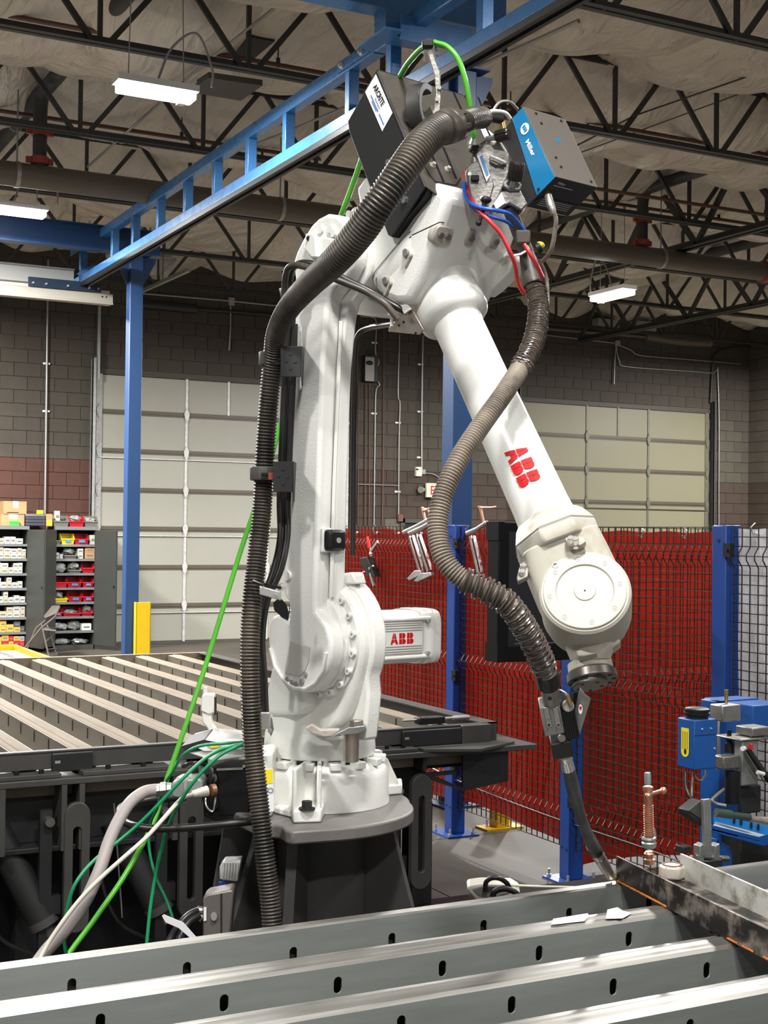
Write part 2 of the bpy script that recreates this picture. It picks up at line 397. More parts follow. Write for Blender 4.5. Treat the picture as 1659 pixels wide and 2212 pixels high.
def fabric_mat():
    m = mat('vinyl_insulation_fabric', (.62, .56, .47), .34, noise=.12, nscale=1.2, spec=.6)
    N = m.node_tree.nodes; L = m.node_tree.links; bs = N['Principled BSDF']
    tc = N.new('ShaderNodeTexCoord'); mp = N.new('ShaderNodeMapping'); mp.inputs['Scale'].default_value = (3, 1.2, 1); L.new(tc.outputs['Object'], mp.inputs[0])
    n = N.new('ShaderNodeTexNoise'); n.inputs['Scale'].default_value = 1.3; n.inputs['Detail'].default_value = 4; n.inputs['Distortion'].default_value = 2.2; L.new(mp.outputs[0], n.inputs[0])
    w = N.new('ShaderNodeTexWave'); w.inputs['Scale'].default_value = .9; w.inputs['Distortion'].default_value = 9; w.inputs['Detail'].default_value = 3; w.bands_direction = 'DIAGONAL'; L.new(tc.outputs['Object'], w.inputs[0])
    ad = N.new('ShaderNodeMath'); ad.operation = 'MULTIPLY_ADD'; ad.inputs[1].default_value = .35; L.new(w.outputs['Fac'], ad.inputs[0]); L.new(n.outputs['Fac'], ad.inputs[2])
    bp = N.new('ShaderNodeBump'); bp.inputs['Strength'].default_value = .6; bp.inputs['Distance'].default_value = .12; L.new(ad.outputs[0], bp.inputs['Height']); L.new(bp.outputs[0], bs.inputs['Normal'])
    return m
ce = ob('ceiling', MB().box((-7, -9, 6.55), (19, 20.8, 6.7)), mat('roof_deck', (.06, .055, .05), .8), kind='structure', org=(0, 0, 6.3))
ob('insulation_fabric', b, fabric_mat(), ce, smooth=60)
# ================================================================ ROOF STEEL, PIPES, LAMPS
JZ = 5.5
names = ['nearest roof joist, whose chord crosses the top right corner', 'second roof joist, passing just above the brightest lamp', 'third roof joist, passing behind the long blue rail', 'fourth roof joist, just under the level of the thick brown pipe', 'fifth roof joist, behind the far blue column', 'last roof joist, close against the block wall']
for ji, y in enumerate(JY[5:]):
    t = thing('roof_joist', (8, y, JZ), 'dark steel open-web '+names[ji], 'joist', 'open-web roof joists')
    def chord(x0, x1, z, dz):
        g = MB()
        for s_ in (-1, 1):
            g.box((x0, y+s_*.012 if s_ > 0 else y-.065, z), (x1, y+.065 if s_ > 0 else y-.012, z+.008))
            g.box((x0, y+s_*.012-.004, min(z, z+dz)), (x1, y+s_*.012+.004, max(z, z+dz)))
        return g
    ob('bottom_chord', chord(-1.5 if ji > 1 else 0, 18.8, JZ, .06), M['joist'], t)
    ob('top_chord', chord(-1.5, 18.8, 6.22, -.06), M['joist'], t)
    x = 2.83-1.22*3+(0 if ji % 2 else .5)
    if ji == 1: x = 2.83-1.22*3
    while x < 18.2:
        if x > -1:
            ob('vertical_web', MB().bar((x, y, JZ), (x, y, 6.2), .035, .035, (0, 1, 0)), M['joist'], t)
            for s_ in (-1, 1):
                if s_ < 0 or True:
                    ob('diagonal_web', MB().bar((x+s_*.07, y+.02*s_, JZ+.02), (x+s_*.60, y+.02*s_, 6.2), .045, .03, (0, 1, 0)), M['joist'], t)
        x += 1.22*(1 if ji in (0, 1, 3, 4) else 1)
# girders running away from the camera with their own slanting webs
for gx, lab in ((10.95, 'dark steel truss girder running away beside the brown pipe riser on the right'), (14.6, 'dark steel truss girder running away at far right')):
    t = thing('roof_girder', (gx, 14, 5.3), lab, 'girder')
    for zz in (5.3, 6.15):
        ob('bottom_chord' if zz < 6 else 'top_chord', MB().box((gx-.09, 8.2, zz), (gx-.01, 20.4, zz+.012)).box((gx+.01, 8.2, zz), (gx+.09, 20.4, zz+.012)).box((gx-.02, 8.2, zz), (gx-.01, 20.4, zz+.09)).box((gx+.01, 8.2, zz), (gx+.02, 20.4, zz+.09)), M['joist'], t)
    yy = 8.4
    while yy < 19.5:
        ob('diagonal_web', MB().bar((gx, yy, 5.33), (gx, yy+.75, 6.2), .06, .05, (1, 0, 0)), M['joist'], t)
        ob('diagonal_web', MB().bar((gx, yy+.75, 6.2), (gx, yy+1.5, 5.33), .06, .05, (1, 0, 0)), M['joist'], t)
        yy += 1.5
# thick brown main pipe along X with hangers, risers and roof-level pipes
py_, pz_ = 13.2, 5.18
pp = thing('main_pipe', (6, py_, pz_), 'thick brown painted main pipe hung under the joists across the hall', 'pipe')
ob('pipe_run', MB().cyl((-1, py_, pz_), (18.8, py_, pz_), .118, n=24), M['hvac'], pp, smooth=40)
for x in (2.86, 5.6, 8.1, 10.65, 13.2, 16.0):
    ob('hanger', MB().cyl((x-.02, py_, pz_), (x+.02, py_, pz_), .126, n=24).cyl((x, py_, pz_+.11), (x, py_, 6.1), .008, n=6), M['conduit'], pp, smooth=40)
ob('coupling', MB().cyl((12.28, py_, pz_), (12.37, py_, pz_), .142, n=24), M['coupl'], pp, smooth=40)
def riser(x, lab, y0, y1, zt=5.98):
    t = thing('pipe_riser', (x, py_, pz_), lab, 'pipe')
    ob('riser', MB().tube(curve([(x, py_, pz_+.05), (x, py_, zt-.25), (x, py_-.03, zt-.08), (x, py_-.12, zt), (x, py_-.4, zt)]), .068, 16), M['joist'], t, smooth=60)
    ob('roof_pipe', MB().cyl((x, y0, zt), (x, y1, zt), .072, n=18), M['joist'], t, smooth=40)
    for zz in (pz_+.16, zt-.36):
        ob('coupling', MB().cyl((x, py_, zz-.035), (x, py_, zz+.035), .088, n=18).box((x-.13, py_-.02, zz-.03), (x+.13, py_+.02, zz+.03)), M['coupl'], t, smooth=40)
    for yy in np.arange(y0+1, y1, 2.44):
        ob('strap', MB().cyl((x, yy, zt), (x, yy+.03, zt), .08, n=18).cyl((x, yy+.015, zt), (x, yy+.015, 6.3), .006, n=6), M['conduit'], t, smooth=40)
riser(at(87, 250, y=py_).x, 'dark vertical pipe with red couplings rising from the brown main at left', 3.5, 19)
riser(at(1388, 450, y=py_).x, 'dark vertical pipe with red couplings rising from the brown main at right', 5, 19)
riser(at(1388, 450, y=py_).x+3.2, 'dark roof pipe running away at the far right edge', 8, 19)
# thin reddish sprinkler branches across the hall
def branch(y, z, x0, x1, lab):
    t = thing('sprinkler_pipe', ((x0+x1)/2, y, z), lab, 'pipe', 'thin sprinkler branch pipes')
    ob('pipe_run', MB().cyl((x0, y, z), (x1, y, z), .021, n=10), M['sprk'], t, smooth=40)
    x = x0+.8
    while x < x1:
        ob('drop_hanger', MB().cyl((x, y, z), (x, y, 6.2), .007, n=6).cyl((x, y, z-.02), (x, y, z+.06), .02, n=8), M['joist'], t)
        ob('sprinkler_head', MB().cyl((x+.9, y, z-.02), (x+.9, y, z-.1), .014, n=8).cyl((x+.9, y, z-.1), (x+.9, y, z-.105), .03, n=10), M['joist'], t)
        x += 2.4
for (px, py, z, lab) in ((150, 58, 5.85, 'thin reddish sprinkler pipe crossing above the second joist at upper left'), (150, 262, 5.85, 'thin reddish sprinkler pipe below the brightest lamp at left')):
    p = at(px, py, z=z); branch(p.y, z, -1, 18.7, lab)
p = at(1400, 425, z=5.7); branch(p.y, 5.7, 8.5, 18.7, 'thin sprinkler pipe crossing the right riser')
# slim conduits slung under the roof
def con(name, pts, r, mt, lab, cat='conduit', parent=None):
    return ob(name, MB().tube(pts, r, 8), mt, parent, lab, cat, smooth=60)
con('diagonal_conduit', [at(600, 12, z=5.9), at(440, 138, z=5.72), at(190, 360, z=5.6)], .013, M['conduit'], 'slanting light conduit from the junction box by the brightest lamp')
con('diagonal_conduit', [at(1659, 150, z=5.9), at(1370, 250, z=5.7), at(1245, 315, z=5.6)], .008, M['joist'], 'thin dark cable slanting across the ceiling at right')
con('diagonal_conduit', [at(1659, 180, z=6.0), at(1240, 335, z=5.8), at(1060, 190, z=6.0)], .006, M['joist'], 'second thin cable under the ceiling at right, dipping behind the joist')
con('roof_conduit', [at(930, 190, z=5.75), at(1250, 45, z=5.75)], .018, M['conduit'], 'light conduit running up behind the blue rail at top right')
con('roof_conduit', [at(500, 330, z=5.3), at(620, 285, z=5.3), at(760, 225, z=5.3)], .012, M['conduit'], 'light conduit seen between the two rail beams')
# dark duct box and lifted ceiling hatch between the joists
hz = 5.75
q = [at(378, 105, z=hz+.25), at(440, 62, z=hz+.3), at(593, 90, z=hz+.3), at(545, 130, z=hz+.25)]
ob('duct_box', MB().prism(q, (0, 0, .35)), mat('duct_dark', (.02, .016, .014), .6), None, 'dark brown duct box in the ceiling right of the brightest lamp', 'duct')
q = [at(425, 185, z=5.62), at(450, 168, z=5.62), at(567, 185, z=5.62), at(520, 218, z=5.62), at(432, 203, z=5.62)]
ob('ceiling_hatch', MB().prism(q, (0, 0, .05)), mat('hatch_grey', (.07, .065, .055), .55), None, 'flat grey hatch panel hanging beside the brightest lamp', 'hatch')
# linear high-bay lamps
LM = bpy.data.materials.new('lamp_lens'); LM.use_nodes = True
LM.node_tree.nodes['Principled BSDF'].inputs['Emission Color'].default_value = (1, .99, .96, 1)
LM.node_tree.nodes['Principled BSDF'].inputs['Emission Strength'].default_value = 16
def lamp(c, ax, L, W, lab, box=None):
    c = V(c); a = V(ax).normalized(); s_ = a.cross(V((0, 0, 1)))
    t = thing('ceiling_lamp', c, lab, 'lamp', 'linear high-bay lamps')
    ob('housing', MB().obox(c+V((0, 0, .045)), a*(L/2+.02), s_*(W/2+.01), V((0, 0, .025))), M['white'], t)
    ob('lens', MB().obox(c-V((0, 0, .012)), a*L/2, s_*W/2, V((0, 0, .034))), LM, t, bevel=.012)
    for k in (-1, 1):
        ob('hanging_wire', MB().cyl(c+a*k*(L/2-.08)+V((0, 0, .05)), c+a*k*(L/2-.1)+V((0, 0, 1.05)), .005, n=5), M['conduit'], t)
    ob('power_cord', MB().tube(curve([c+V((0, 0, .05)), c+a*.12+V((0, 0, .35)), c+a*.32+V((0, 0, .5)), c+a*.45+V((0, 0, .25)), c+a*.45+V((0, 0, .1))]), .01, 6), M['grey'], t)
    if box: ob('sensor', MB().obox(c+a*(L/2-.1)-V((0, 0, .055)), a*.03, s_*.03, V((0, 0, .02))), M['white'], t)
    return t
c1 = (at(248, 185, z=5.15)+at(424, 208, z=5.15))/2
lamp(c1, (1, 0, 0), .60, .16, 'bright linear lamp hanging at upper left above the blue rail', 1)
c2 = at(97, 462, z=5.0); lamp(c2-V((.33, 0, 0)), (1, 0, 0), .66, .16, 'bright linear lamp cut by the left edge of the picture')
c3 = (at(1288, 645, z=4.75)+at(1358, 628, z=4.75))/2
lamp((8.6, 15.6, 4.895), (0, 1, 0), .60, .28, 'added linear lamp hidden behind the robot head to light the back doors')  # added unseen lamp, brightens the doors and back wall
lamp(c3, (0, 1, 0), .66, .2, 'bright linear lamp hanging at right above the right roll-up door', 1)
# ================================================================ BLUE CRANE STRUCTURE
RX = 4.15
COLS = [(4.53, 7.80, 'tall blue column standing behind the fence, its top hidden by the robot head'), (4.485, 14.90, 'tall blue column at left in front of the left roll-up door')]
for i, (x, y, lab) in enumerate(COLS):
    t = thing('steel_column', (x+.076, y, 0), lab, 'column', 'blue crane columns')
    ob('column_tube', MB().box((x, y-.076, .012), (x+.152, y+.076, 4.86)), M['blue'], t, bevel=.008)
    ob('base_plate', MB().box((x-.08, y-.16, 0), (x+.23, y+.16, .014)), M['blue'], t)
    ob('cap_plate', MB().box((x-.08, y-.12, 4.86), (x+.23, y+.12, 4.872)), M['blue'], t)
    g = MB()
    for s_ in (-1, 1):
        g.prism([(x+.076+s_*.076, y-.006, 4.86), (x+.076+s_*.24, y-.006, 4.86), (x+.076+s_*.24, y-.006, 4.82), (x+.076+s_*.10, y-.006, 4.55), (x+.076+s_*.076, y-.006, 4.55)], (0, .012, 0))
    ob('gusset', g, M['blue'], t)
def ibeam(b, p, q, h, w, tf=.014, tw=.009):
    p, q = V(p), V(q); up = V((0, 0, 1))
    b.bar(p+up*(h/2-tf/2), q+up*(h/2-tf/2), w, tf); b.bar(p-up*(h/2-tf/2), q-up*(h/2-tf/2), w, tf); b.bar(p, q, tw, h-2*tf+.002); return b
t = thing('crane_beam', (3, 7.8, 5.0), 'blue cross beam at the top of the picture carrying the long rail', 'beam', 'blue crane cross beams')
ob('beam', ibeam(MB(), (.5, 7.8, 5.30), (4.95, 7.8, 5.30), .30, .16), M['rail'], t)
ob('rail_bracket', MB().box((RX-.16, 7.72, 4.985), (RX+.16, 7.88, 5.15)).box((RX-.22, 7.6, 4.97), (RX-.1, 8.0, 4.985)), M['rail'], t)
ob('bracket_plate', MB().prism([(RX-.10, 7.62, 5.09), (RX+.42, 7.62, 5.09), (RX+.42, 7.62, 4.99), (RX+.34, 7.62, 4.93), (RX-.10, 7.62, 4.93)], (0, .012, 0)), M['rail'], t)
for k in (.12, .2): ob('bolt', MB().cyl((RX+k, 7.7, 4.85), (RX+k, 7.7, 5.1), .008, n=8).cyl((RX+k, 7.7, 4.9), (RX+k, 7.7, 4.93), .018, n=6), M['chrome'], t)
t = thing('crane_beam', (3, 14.9, 5.0), 'blue cross beam at far left with its end over the far column', 'beam', 'blue crane cross beams')
ob('beam', ibeam(MB(), (.5, 14.9, 5.02), (4.85, 14.9, 5.02), .28, .16), M['blue'], t)
for k in (3.9, 4.02, 4.5, 4.62, 4.72): ob('bolt', MB().cyl((k, 14.86, 5.15), (k, 14.86, 5.2), .012, n=8), M['zinc'], t)
# the ladder-like rail
t = thing('crane_rail', (RX, 11, 4.7), 'long bright blue double rail with short uprights slanting across the top of the picture', 'rail')
ZU, ZL = 5.085, 4.66
ob('upper_tube', MB().box((RX, 8.2, ZU-.05), (RX+.09, 15.55, ZU+.05)).box((RX, 3.0, ZU-.045), (RX+.09, 8.19, ZU+.055)), M['rail'], t, bevel=.006)
ob('lower_tube', MB().box((RX, 3.0, ZL-.005), (RX+.10, 16.0, ZL+.085)), M['rail'], t, bevel=.006)
ob('track_channel', MB().box((RX+.0, 3.0, ZL-.03), (RX+.1, 16.0, ZL-.005)).box((RX+.0, 3.0, ZL-.045), (RX+.03, 16.0, ZL-.03)).box((RX+.07, 3.0, ZL-.045), (RX+.1, 16.0, ZL-.03)), M['black'], t)
for y in (15.75, 14.45, 13.7, 12.88, 12.08, 11.31, 10.52, 9.74, 8.62, 7.99, 6.84, 6.0, 5.2, 4.4):
    ob('upright', MB().box((RX+.005, y-.035, ZL+.08), (RX+.085, y+.035, ZU-.048)), M['rail'], t, bevel=.005)
ob('splice_plate', MB().box((RX-.012, 7.75, ZU-.03), (RX, 8.75, ZU+.045)), M['rail'], t)
for y in (7.86, 8.12, 8.35, 8.66): ob('bolt', MB().cyl((RX-.045, y, ZU), (RX, y, ZU), .014, n=8).cyl((RX-.03, y, ZU), (RX-.012, y, ZU), .024, n=6), M['chrome'], t)
ob('end_plate', MB().box((RX-.03, 15.55, ZU-.06), (RX-.02, 16.05, ZU+.09)).box((RX-.02, 15.6, ZU-.05), (RX+.32, 15.62, ZU+.06)), M['rail'], t)
# lifting bridge: pale I-beam with aluminium track hung below the rail
t = thing('crane_bridge', (2.8, 15.8, 4.45), 'pale metal bridge beam with dark hanger plate at left edge under the blue rail', 'beam')
ob('bridge_beam', ibeam(MB(), (.5, 15.8, 4.72), (4.10, 15.8, 4.72), .20, .10), mat('bridge_grey', (.36, .36, .35), .45), t)
ob('bridge_track', MB().box((.5, 15.72, 4.44), (4.55, 15.88, 4.56)).box((.5, 15.70, 4.43), (4.55, 15.72, 4.455)), mat('bridge_alu', (.45, .42, .36), .4, .3), t, bevel=.006)
ob('track_top', MB().box((.5, 15.76, 4.56), (4.52, 15.84, 4.60)), M['cream'], t)
ob('hanger_plate', MB().box((3.55, 15.69, 4.56), (4.40, 15.71, 4.67)), mat('hanger_navy', (.01, .022, .05), .4), t, bevel=.004)
for k in (3.6, 3.75, 4.0, 4.25, 4.36): ob('bolt', MB().cyl((k, 15.66, 4.6), (k, 15.69, 4.6), .013, n=8), M['chrome'], t)
for k in (4.42, 4.47): ob('end_hole', MB().cyl((k, 15.715, 4.52), (k, 15.72, 4.52), .01, n=8), M['black'], t)
ob('hanger_fin', MB().prism([(4.1, 15.69, 4.75), (4.32, 15.69, 4.9), (4.24, 15.69, 4.62), (4.2, 15.69, 4.74)], (0, .01, 0)), M['rail'], t)
# yellow channel guard at the foot of the left column
gx = at(294, 1340, y=14.7)
t = ob('column_guard', MB().box((gx.x, 14.7, .0), (gx.x+.17, 14.712, .98)).box((gx.x, 14.7, 0), (gx.x+.012, 14.79, .98)).box((gx.x+.158, 14.7, 0), (gx.x+.17, 14.79, .98)).box((gx.x-.02, 14.68, 0), (gx.x+.19, 14.80, .012)), M['yellow'], None, 'yellow steel guard channel standing in front of the left blue column', 'guard', bevel=.004)
# ================================================================ THINGS ALONG THE BACK WALL
def W(px, py, dy=.03): return at(px, py, y=WY-dy)
def wcon(name, px_, r, mt, lab, cat='conduit', clips=()):
    pts = [W(a, b, .04) for a, b in px_]
    o = ob(name, MB().tube(curve(pts, 6) if len(pts) > 2 else pts, r, 8), mt, None, lab, cat, smooth=60)
    for (a, b) in clips:
        q = W(a, b, .04); ob('clip', MB().box((q.x-.05, WY-.02, q.z-.015), (q.x+.05, WY-.005, q.z+.015)).cyl((q.x+.04, WY-.03, q.z), (q.x+.04, WY-.02, q.z), .014, n=8), M['label'], o)
    return o
wcon('wall_conduit', [(104, 560), (97, 1110)], .016, M['conduit'], 'thin light conduit running straight down the block wall above the cabinets', clips=[(101, 785), (100, 888)])
wcon('wall_conduit', [(778, 683), (806, 686), (813, 700), (811, 760), (818, 780), (815, 792)], .012, M['conduit'], 'bent conduit feeding the grey box left of the wall bracket plate', clips=[(810, 740)])
wcon('wall_conduit', [(815, 823), (820, 832), (812, 848), (810, 950), (808, 1135)], .012, M['conduit'], 'conduit with a kink running down from the grey wall box', clips=[(809, 893)])
wcon('wall_conduit', [(829, 700), (828, 950), (826, 1135)], .012, M['sprk'], 'dark brown conduit running down right of the kinked conduit')
wcon('wall_conduit', [(863, 722), (860, 850), (864, 872), (862, 950), (861, 1112)], .012, M['conduit'], 'conduit running down to the small brown pull box', clips=[(861, 913), (860, 1062)])
wcon('wall_conduit', [(925, 718), (915, 726), (913, 745), (911, 900), (911, 1014)], .016, M['conduit'], 'conduit running down to the small white wall box', clips=[(910, 787), (909, 889), (908, 988)])
wcon('wall_conduit', [(772, 1046), (861, 1049)], .008, M['conduit'], 'short horizontal conduit low on the wall between the doors')
wcon('wall_conduit', [(917, 1022), (935, 1024), (950, 1035), (955, 1060)], .012, M['conduit'], 'short curved conduit from the small white wall box to the exit sign')
for (a, lab) in ((775, 'dark thin pipe nearest the left roll-up door'), (790, 'dark thin pipe beside the one nearest the left roll-up door'), (799, 'dark thin pipe under the grey wall box')):
    wcon('wall_pipe', [(a, 828), (a-2, 1135)], .01, M['sprk'], lab, 'pipe')
def wbox(name, x0, y0, x1, y1, dep, mt, lab, cat):
    p, q = W(x0, y1, 0), W(x1, y0, 0)
    return ob(name, MB().box((p.x, WY-dep, p.z), (q.x, WY, q.z)), mt, None, lab, cat, bevel=.008)
t = wbox('control_box', 781, 770, 809, 825, .14, M['dark'], 'grey fronted control box high on the wall between the doors', 'box')
p, q = W(788, 823, .14), W(808, 772, .14)
ob('cover', MB().box((p.x, WY-.16, p.z), (q.x, WY-.14, q.z)), M['grey'], t, bevel=.006)
c = W(798, 784, .16); ob('badge', MB().sph((c.x, WY-.162, c.z), .07, sc=(1, .1, .55)), M['black'], t, smooth=60)
t = wbox('switch_box', 895, 1009, 908, 1029, .07, M['cream'], 'small white box on the wall above the exit sign', 'box')
c = W(901, 1014, .07); ob('badge', MB().sph((c.x, WY-.072, c.z), .03, sc=(1, .1, .5)), M['black'], t, smooth=60)
wbox('junction_box', 909, 1014, 917, 1025, .05, M['conduit'], 'tiny metal junction box beside the small white wall box', 'box')
wbox('pull_box', 857, 1111, 868, 1127, .06, mat('pull_box_brown', (.12, .05, .03), .5), 'small brown pull box low on the wall', 'box')
# exit sign
p, q = W(922, 1074, .12), W(976, 1045, .12)
sx = thing('exit_sign', ((p.x+q.x)/2, WY-.1, p.z), 'pale exit sign with red letters partly hidden by the torch hose', 'sign')
SG = mat('sign_face', (.62, .62, .42), .4, emit=(.75, .74, .45), estr=.25)
ob('housing', MB().box((p.x, WY-.12, p.z), (q.x, WY-.06, q.z)), SG, sx, bevel=.008)
for (a, b) in ((.0, 0), ):
    c = W(917, 1058, .09); ob('lamp_head', MB().cyl((c.x-.02, WY-.09, c.z), (c.x-.1, WY-.13, c.z), .035, .06, n=16), M['conduit'], sx, smooth=40)
# lettering -------------------------------------------------------------
def text(s, T, h, mt, parent, name='lettering', xs=1.0, bold=0, ex=.0006):
    """text set in the local x/y plane of T (Matrix), cap height h"""
    cu = bpy.data.curves.new(name, 'FONT'); cu.body = s; cu.size = 1; cu.extrude = 0; cu.offset = bold; cu.resolution_u = 3
    tmp = bpy.data.objects.new(name, cu); SC.collection.objects.link(tmp)
    dg = bpy.context.evaluated_depsgraph_get(); me = bpy.data.meshes.new_from_object(tmp.evaluated_get(dg))
    bpy.data.objects.remove(tmp); k = h/.69
    c = ORG[parent.name]; me.transform(Matrix.Translation(-c) @ T @ Matrix.Diagonal((k*xs, k, 1, 1)))
    me.materials.clear(); me.materials.append(mt)
    o = bpy.data.objects.new(name, me); o.parent = parent; SC.collection.objects.link(o); ORG[o.name] = c
    return o
def frame(o, x, y):
    """matrix with origin o, x axis x, y axis y"""
    x = V(x).normalized(); y = V(y); y = (y-x*y.dot(x)).normalized(); z = x.cross(y)
    return Matrix(((x.x, y.x, z.x, o[0]), (x.y, y.y, z.y, o[1]), (x.z, y.z, z.z, o[2]), (0, 0, 0, 1)))
w_ = q.x-p.x; h_ = q.z-p.z
text('EXIT', frame((p.x+w_*.13, WY-.1215, p.z+h_*.2), (1, 0, 0), (0, 0, 1)), h_*.6, M['logored'], sx, bold=.015, xs=w_*.74/(h_*.6)/2.95)
# right side runs
wcon('wall_conduit', [(1331, 745), (1328, 780), (1326, 830)], .014, M['conduit'], 'short conduit dropping from the junction box above the right roll-up door')
wbox('junction_box', 1326, 736, 1337, 747, .05, M['conduit'], 'small junction box on the wall above the right roll-up door', 'box')
wcon('wall_conduit', [(1130, 720), (1180, 724), (1326, 741)], .012, M['conduit'], 'thin conduit running level above the right roll-up door')
wcon('wall_conduit', [(1337, 745), (1362, 756), (1385, 768), (1480, 776), (1600, 786)], .012, M['conduit'], 'thin conduit bending down right of the junction box above the right roll-up door')
wcon('wall_conduit', [(1331, 747), (1338, 780), (1360, 793), (1530, 806), (1551, 820), (1553, 1138)], .012, M['conduit'], 'conduit running down right of the right roll-up door')
wcon('wall_conduit', [(1659, 752), (1590, 752), (1551, 762), (1540, 790), (1535, 870)], .022, M['joist'], 'dark pipe bending down beside the right roll-up door', 'pipe')
wcon('wall_conduit', [(305, 634), (400, 642), (495, 650), (640, 664), (900, 682)], .014, M['conduit'], 'light conduit running level high above the left roll-up door')
wbox('junction_box', 492, 644, 505, 660, .05, M['grey'], 'small junction box high above the left roll-up door', 'box')
wcon('wall_conduit', [(498, 660), (498, 700), (495, 757)], .014, M['conduit'], 'short conduit dropping from the junction box above the left roll-up door')
wcon('insulated_pipe', [(300, 657), (360, 662), (423, 668)], .075, M['dark'], 'dark insulated pipe high on the wall right of the left blue column', 'pipe')
wcon('wall_pipe', [(423, 668), (520, 675), (700, 690)], .03, M['dark'], 'dark bare pipe carrying on from the insulated pipe on the left', 'pipe')
wcon('insulated_pipe', [(1395, 727), (1465, 738), (1535, 742)], .075, M['hvac'], 'brown insulated pipe high on the wall above the right roll-up door', 'pipe')
wcon('wall_pipe', [(1150, 708), (1250, 716), (1395, 728)], .03, M['hvac'], 'brown bare pipe leading to the insulated pipe on the right', 'pipe')
# strut bracket and slanted strut by the far column
def pk(px, py, dd=20.0): return at(px, py, y=dd)
g = MB(); 
for a, b in (((318, 556), (380, 560)), ((346, 560), (346, 596)), ((379, 562), (349, 590))): g.bar(pk(*a), pk(*b), .04, .04, (0, 1, 0))
t = ob('strut_bracket', g, M['zinc'], None, 'triangular perforated strut bracket hanging right of the left blue column', 'bracket')
t = ob('slanted_strut', MB().bar(at(300, 632, y=19.0), at(408, 583, y=16.2), .045, .045), M['conduit'], None, 'slanted grey strut channel right of the left blue column', 'strut')
q1, q2 = at(300, 632, y=19.0), at(408, 583, y=16.2); q3 = q1+(q2-q1)*((17.56-19.0)/(16.2-19.0)); ob('hanger', MB().cyl(q3, V((q3.x, q3.y, JZ+.01)), .006, n=6), M['joist'], t)
t = ob('door_strut', MB().box((W(207, 830).x, WY-.1, W(207, 820).z), (W(213, 830).x, WY-.06, W(210, 662).z)), M['zinc'], None, 'perforated strut standing above the corner of the left roll-up door', 'strut')
# white exhaust boxes under the right roof edge
for (a, b, c_, d_, lab) in ((1278, 694, 1324, 708, 'white flat box high on the wall left of the right lamp pull cord'), (1360, 699, 1404, 714, 'second white flat box high on the wall above the right door')):
    wbox('wall_box', a, b, c_, d_, .2, M['grey'], lab, 'box')
# ---------------------------------------------------------------- shelving cabinets
CY = 20.0
def cx_(px, y=CY): return at(px, 1250, y=y).x
def cabinet(x0, x1, lab, a_door, left_door=None):
    t = thing('storage_cabinet', ((x0+x1)/2, 20.27, 0), lab, 'cabinet')
    g = MB().box((x0, CY, .0), (x0+.015, 20.53, 1.80)).box((x1-.015, CY, 0), (x1, 20.53, 1.80)).box((x0, 20.515, 0), (x1, 20.53, 1.80)).box((x0, CY, 0), (x1, 20.53, .07))
    ob('body', g, M['cgrey'], t)
    ob('top', MB().box((x0-.01, CY-.015, 1.77), (x1+.01, 20.54, 1.82)), M['cgrey2'], t)
    for k in range(1, 8):
        z = .07+k*.2125
        if k < 8: ob('shelf', MB().box((x0+.015, CY+.0, z-.035), (x1-.015, 20.5, z)), M['cgrey2'], t)
    def dr(hx, ang, sgn):
        d = V((math.cos(ang)*sgn, -math.sin(ang), 0)); n = V((d.y, -d.x, 0))
        p = V((hx, CY-.01, .06)); q = p+d*.45
        o = ob('door', MB().obox((p+q)/2+V((0, 0, .855)), d*.225, n*.009, V((0, 0, .855))), M['cgrey'], t, bevel=.004)
        ob('latch', MB().cyl(q-d*.03+V((0, 0, .88))-n*.02, q-d*.03+V((0, 0, .88))+n*.02, .02, n=10), M['black'], o)
        ob('stiffener', MB().obox(q-d*.012+V((0, 0, .855)), d*.012, n*.016, V((0, 0, .85))), M['cgrey'], o)
    dr(x1, a_door, 1)
    if left_door: dr(x0, left_door, -1)
    return t
A0, A1 = cx_(-42), cx_(60); B0, B1 = cx_(119), cx_(206)
cabinet(A0, A1, 'grey metal cabinet at the left edge filled with small cartons', math.radians(73))
cabinet(B0, B1, 'grey metal cabinet with open doors holding red and yellow bins', math.radians(64), math.radians(49))
SHZ = [.07+k*.2125 for k in range(8)]      # shelf tops from the bottom up
def zsh(i): return SHZ[7-i]                # i: 0 top shelf .. 7 bottom
ords = ['top', 'second', 'third', 'fourth', 'fifth', 'sixth', 'seventh', 'bottom']
def carton(x, z, w, h, mt, lab, group, d=.18, y=None, print_=True):
    y = CY+.02 if y is None else y
    o = ob('carton', MB().box((x, y, z+.001), (x+w, y+d, z+h)), mt, None, lab, 'box', group, bevel=.002)
    if print_ and w > .05: ob('print', MB().box((x+w*.18, y-.002, z+h*.35), (x+w*.82, y, z+h*.6)), M['cgrey2'], o)
    return o
rnd = random.Random(4)
yb = mat('carton_orange', (.62, .32, .05), .5); tan = mat('carton_tan', (.40, .33, .23), .6); dk = mat('carton_dark', (.05, .05, .055), .6); bl = mat('carton_blue', (.03, .08, .20), .5)
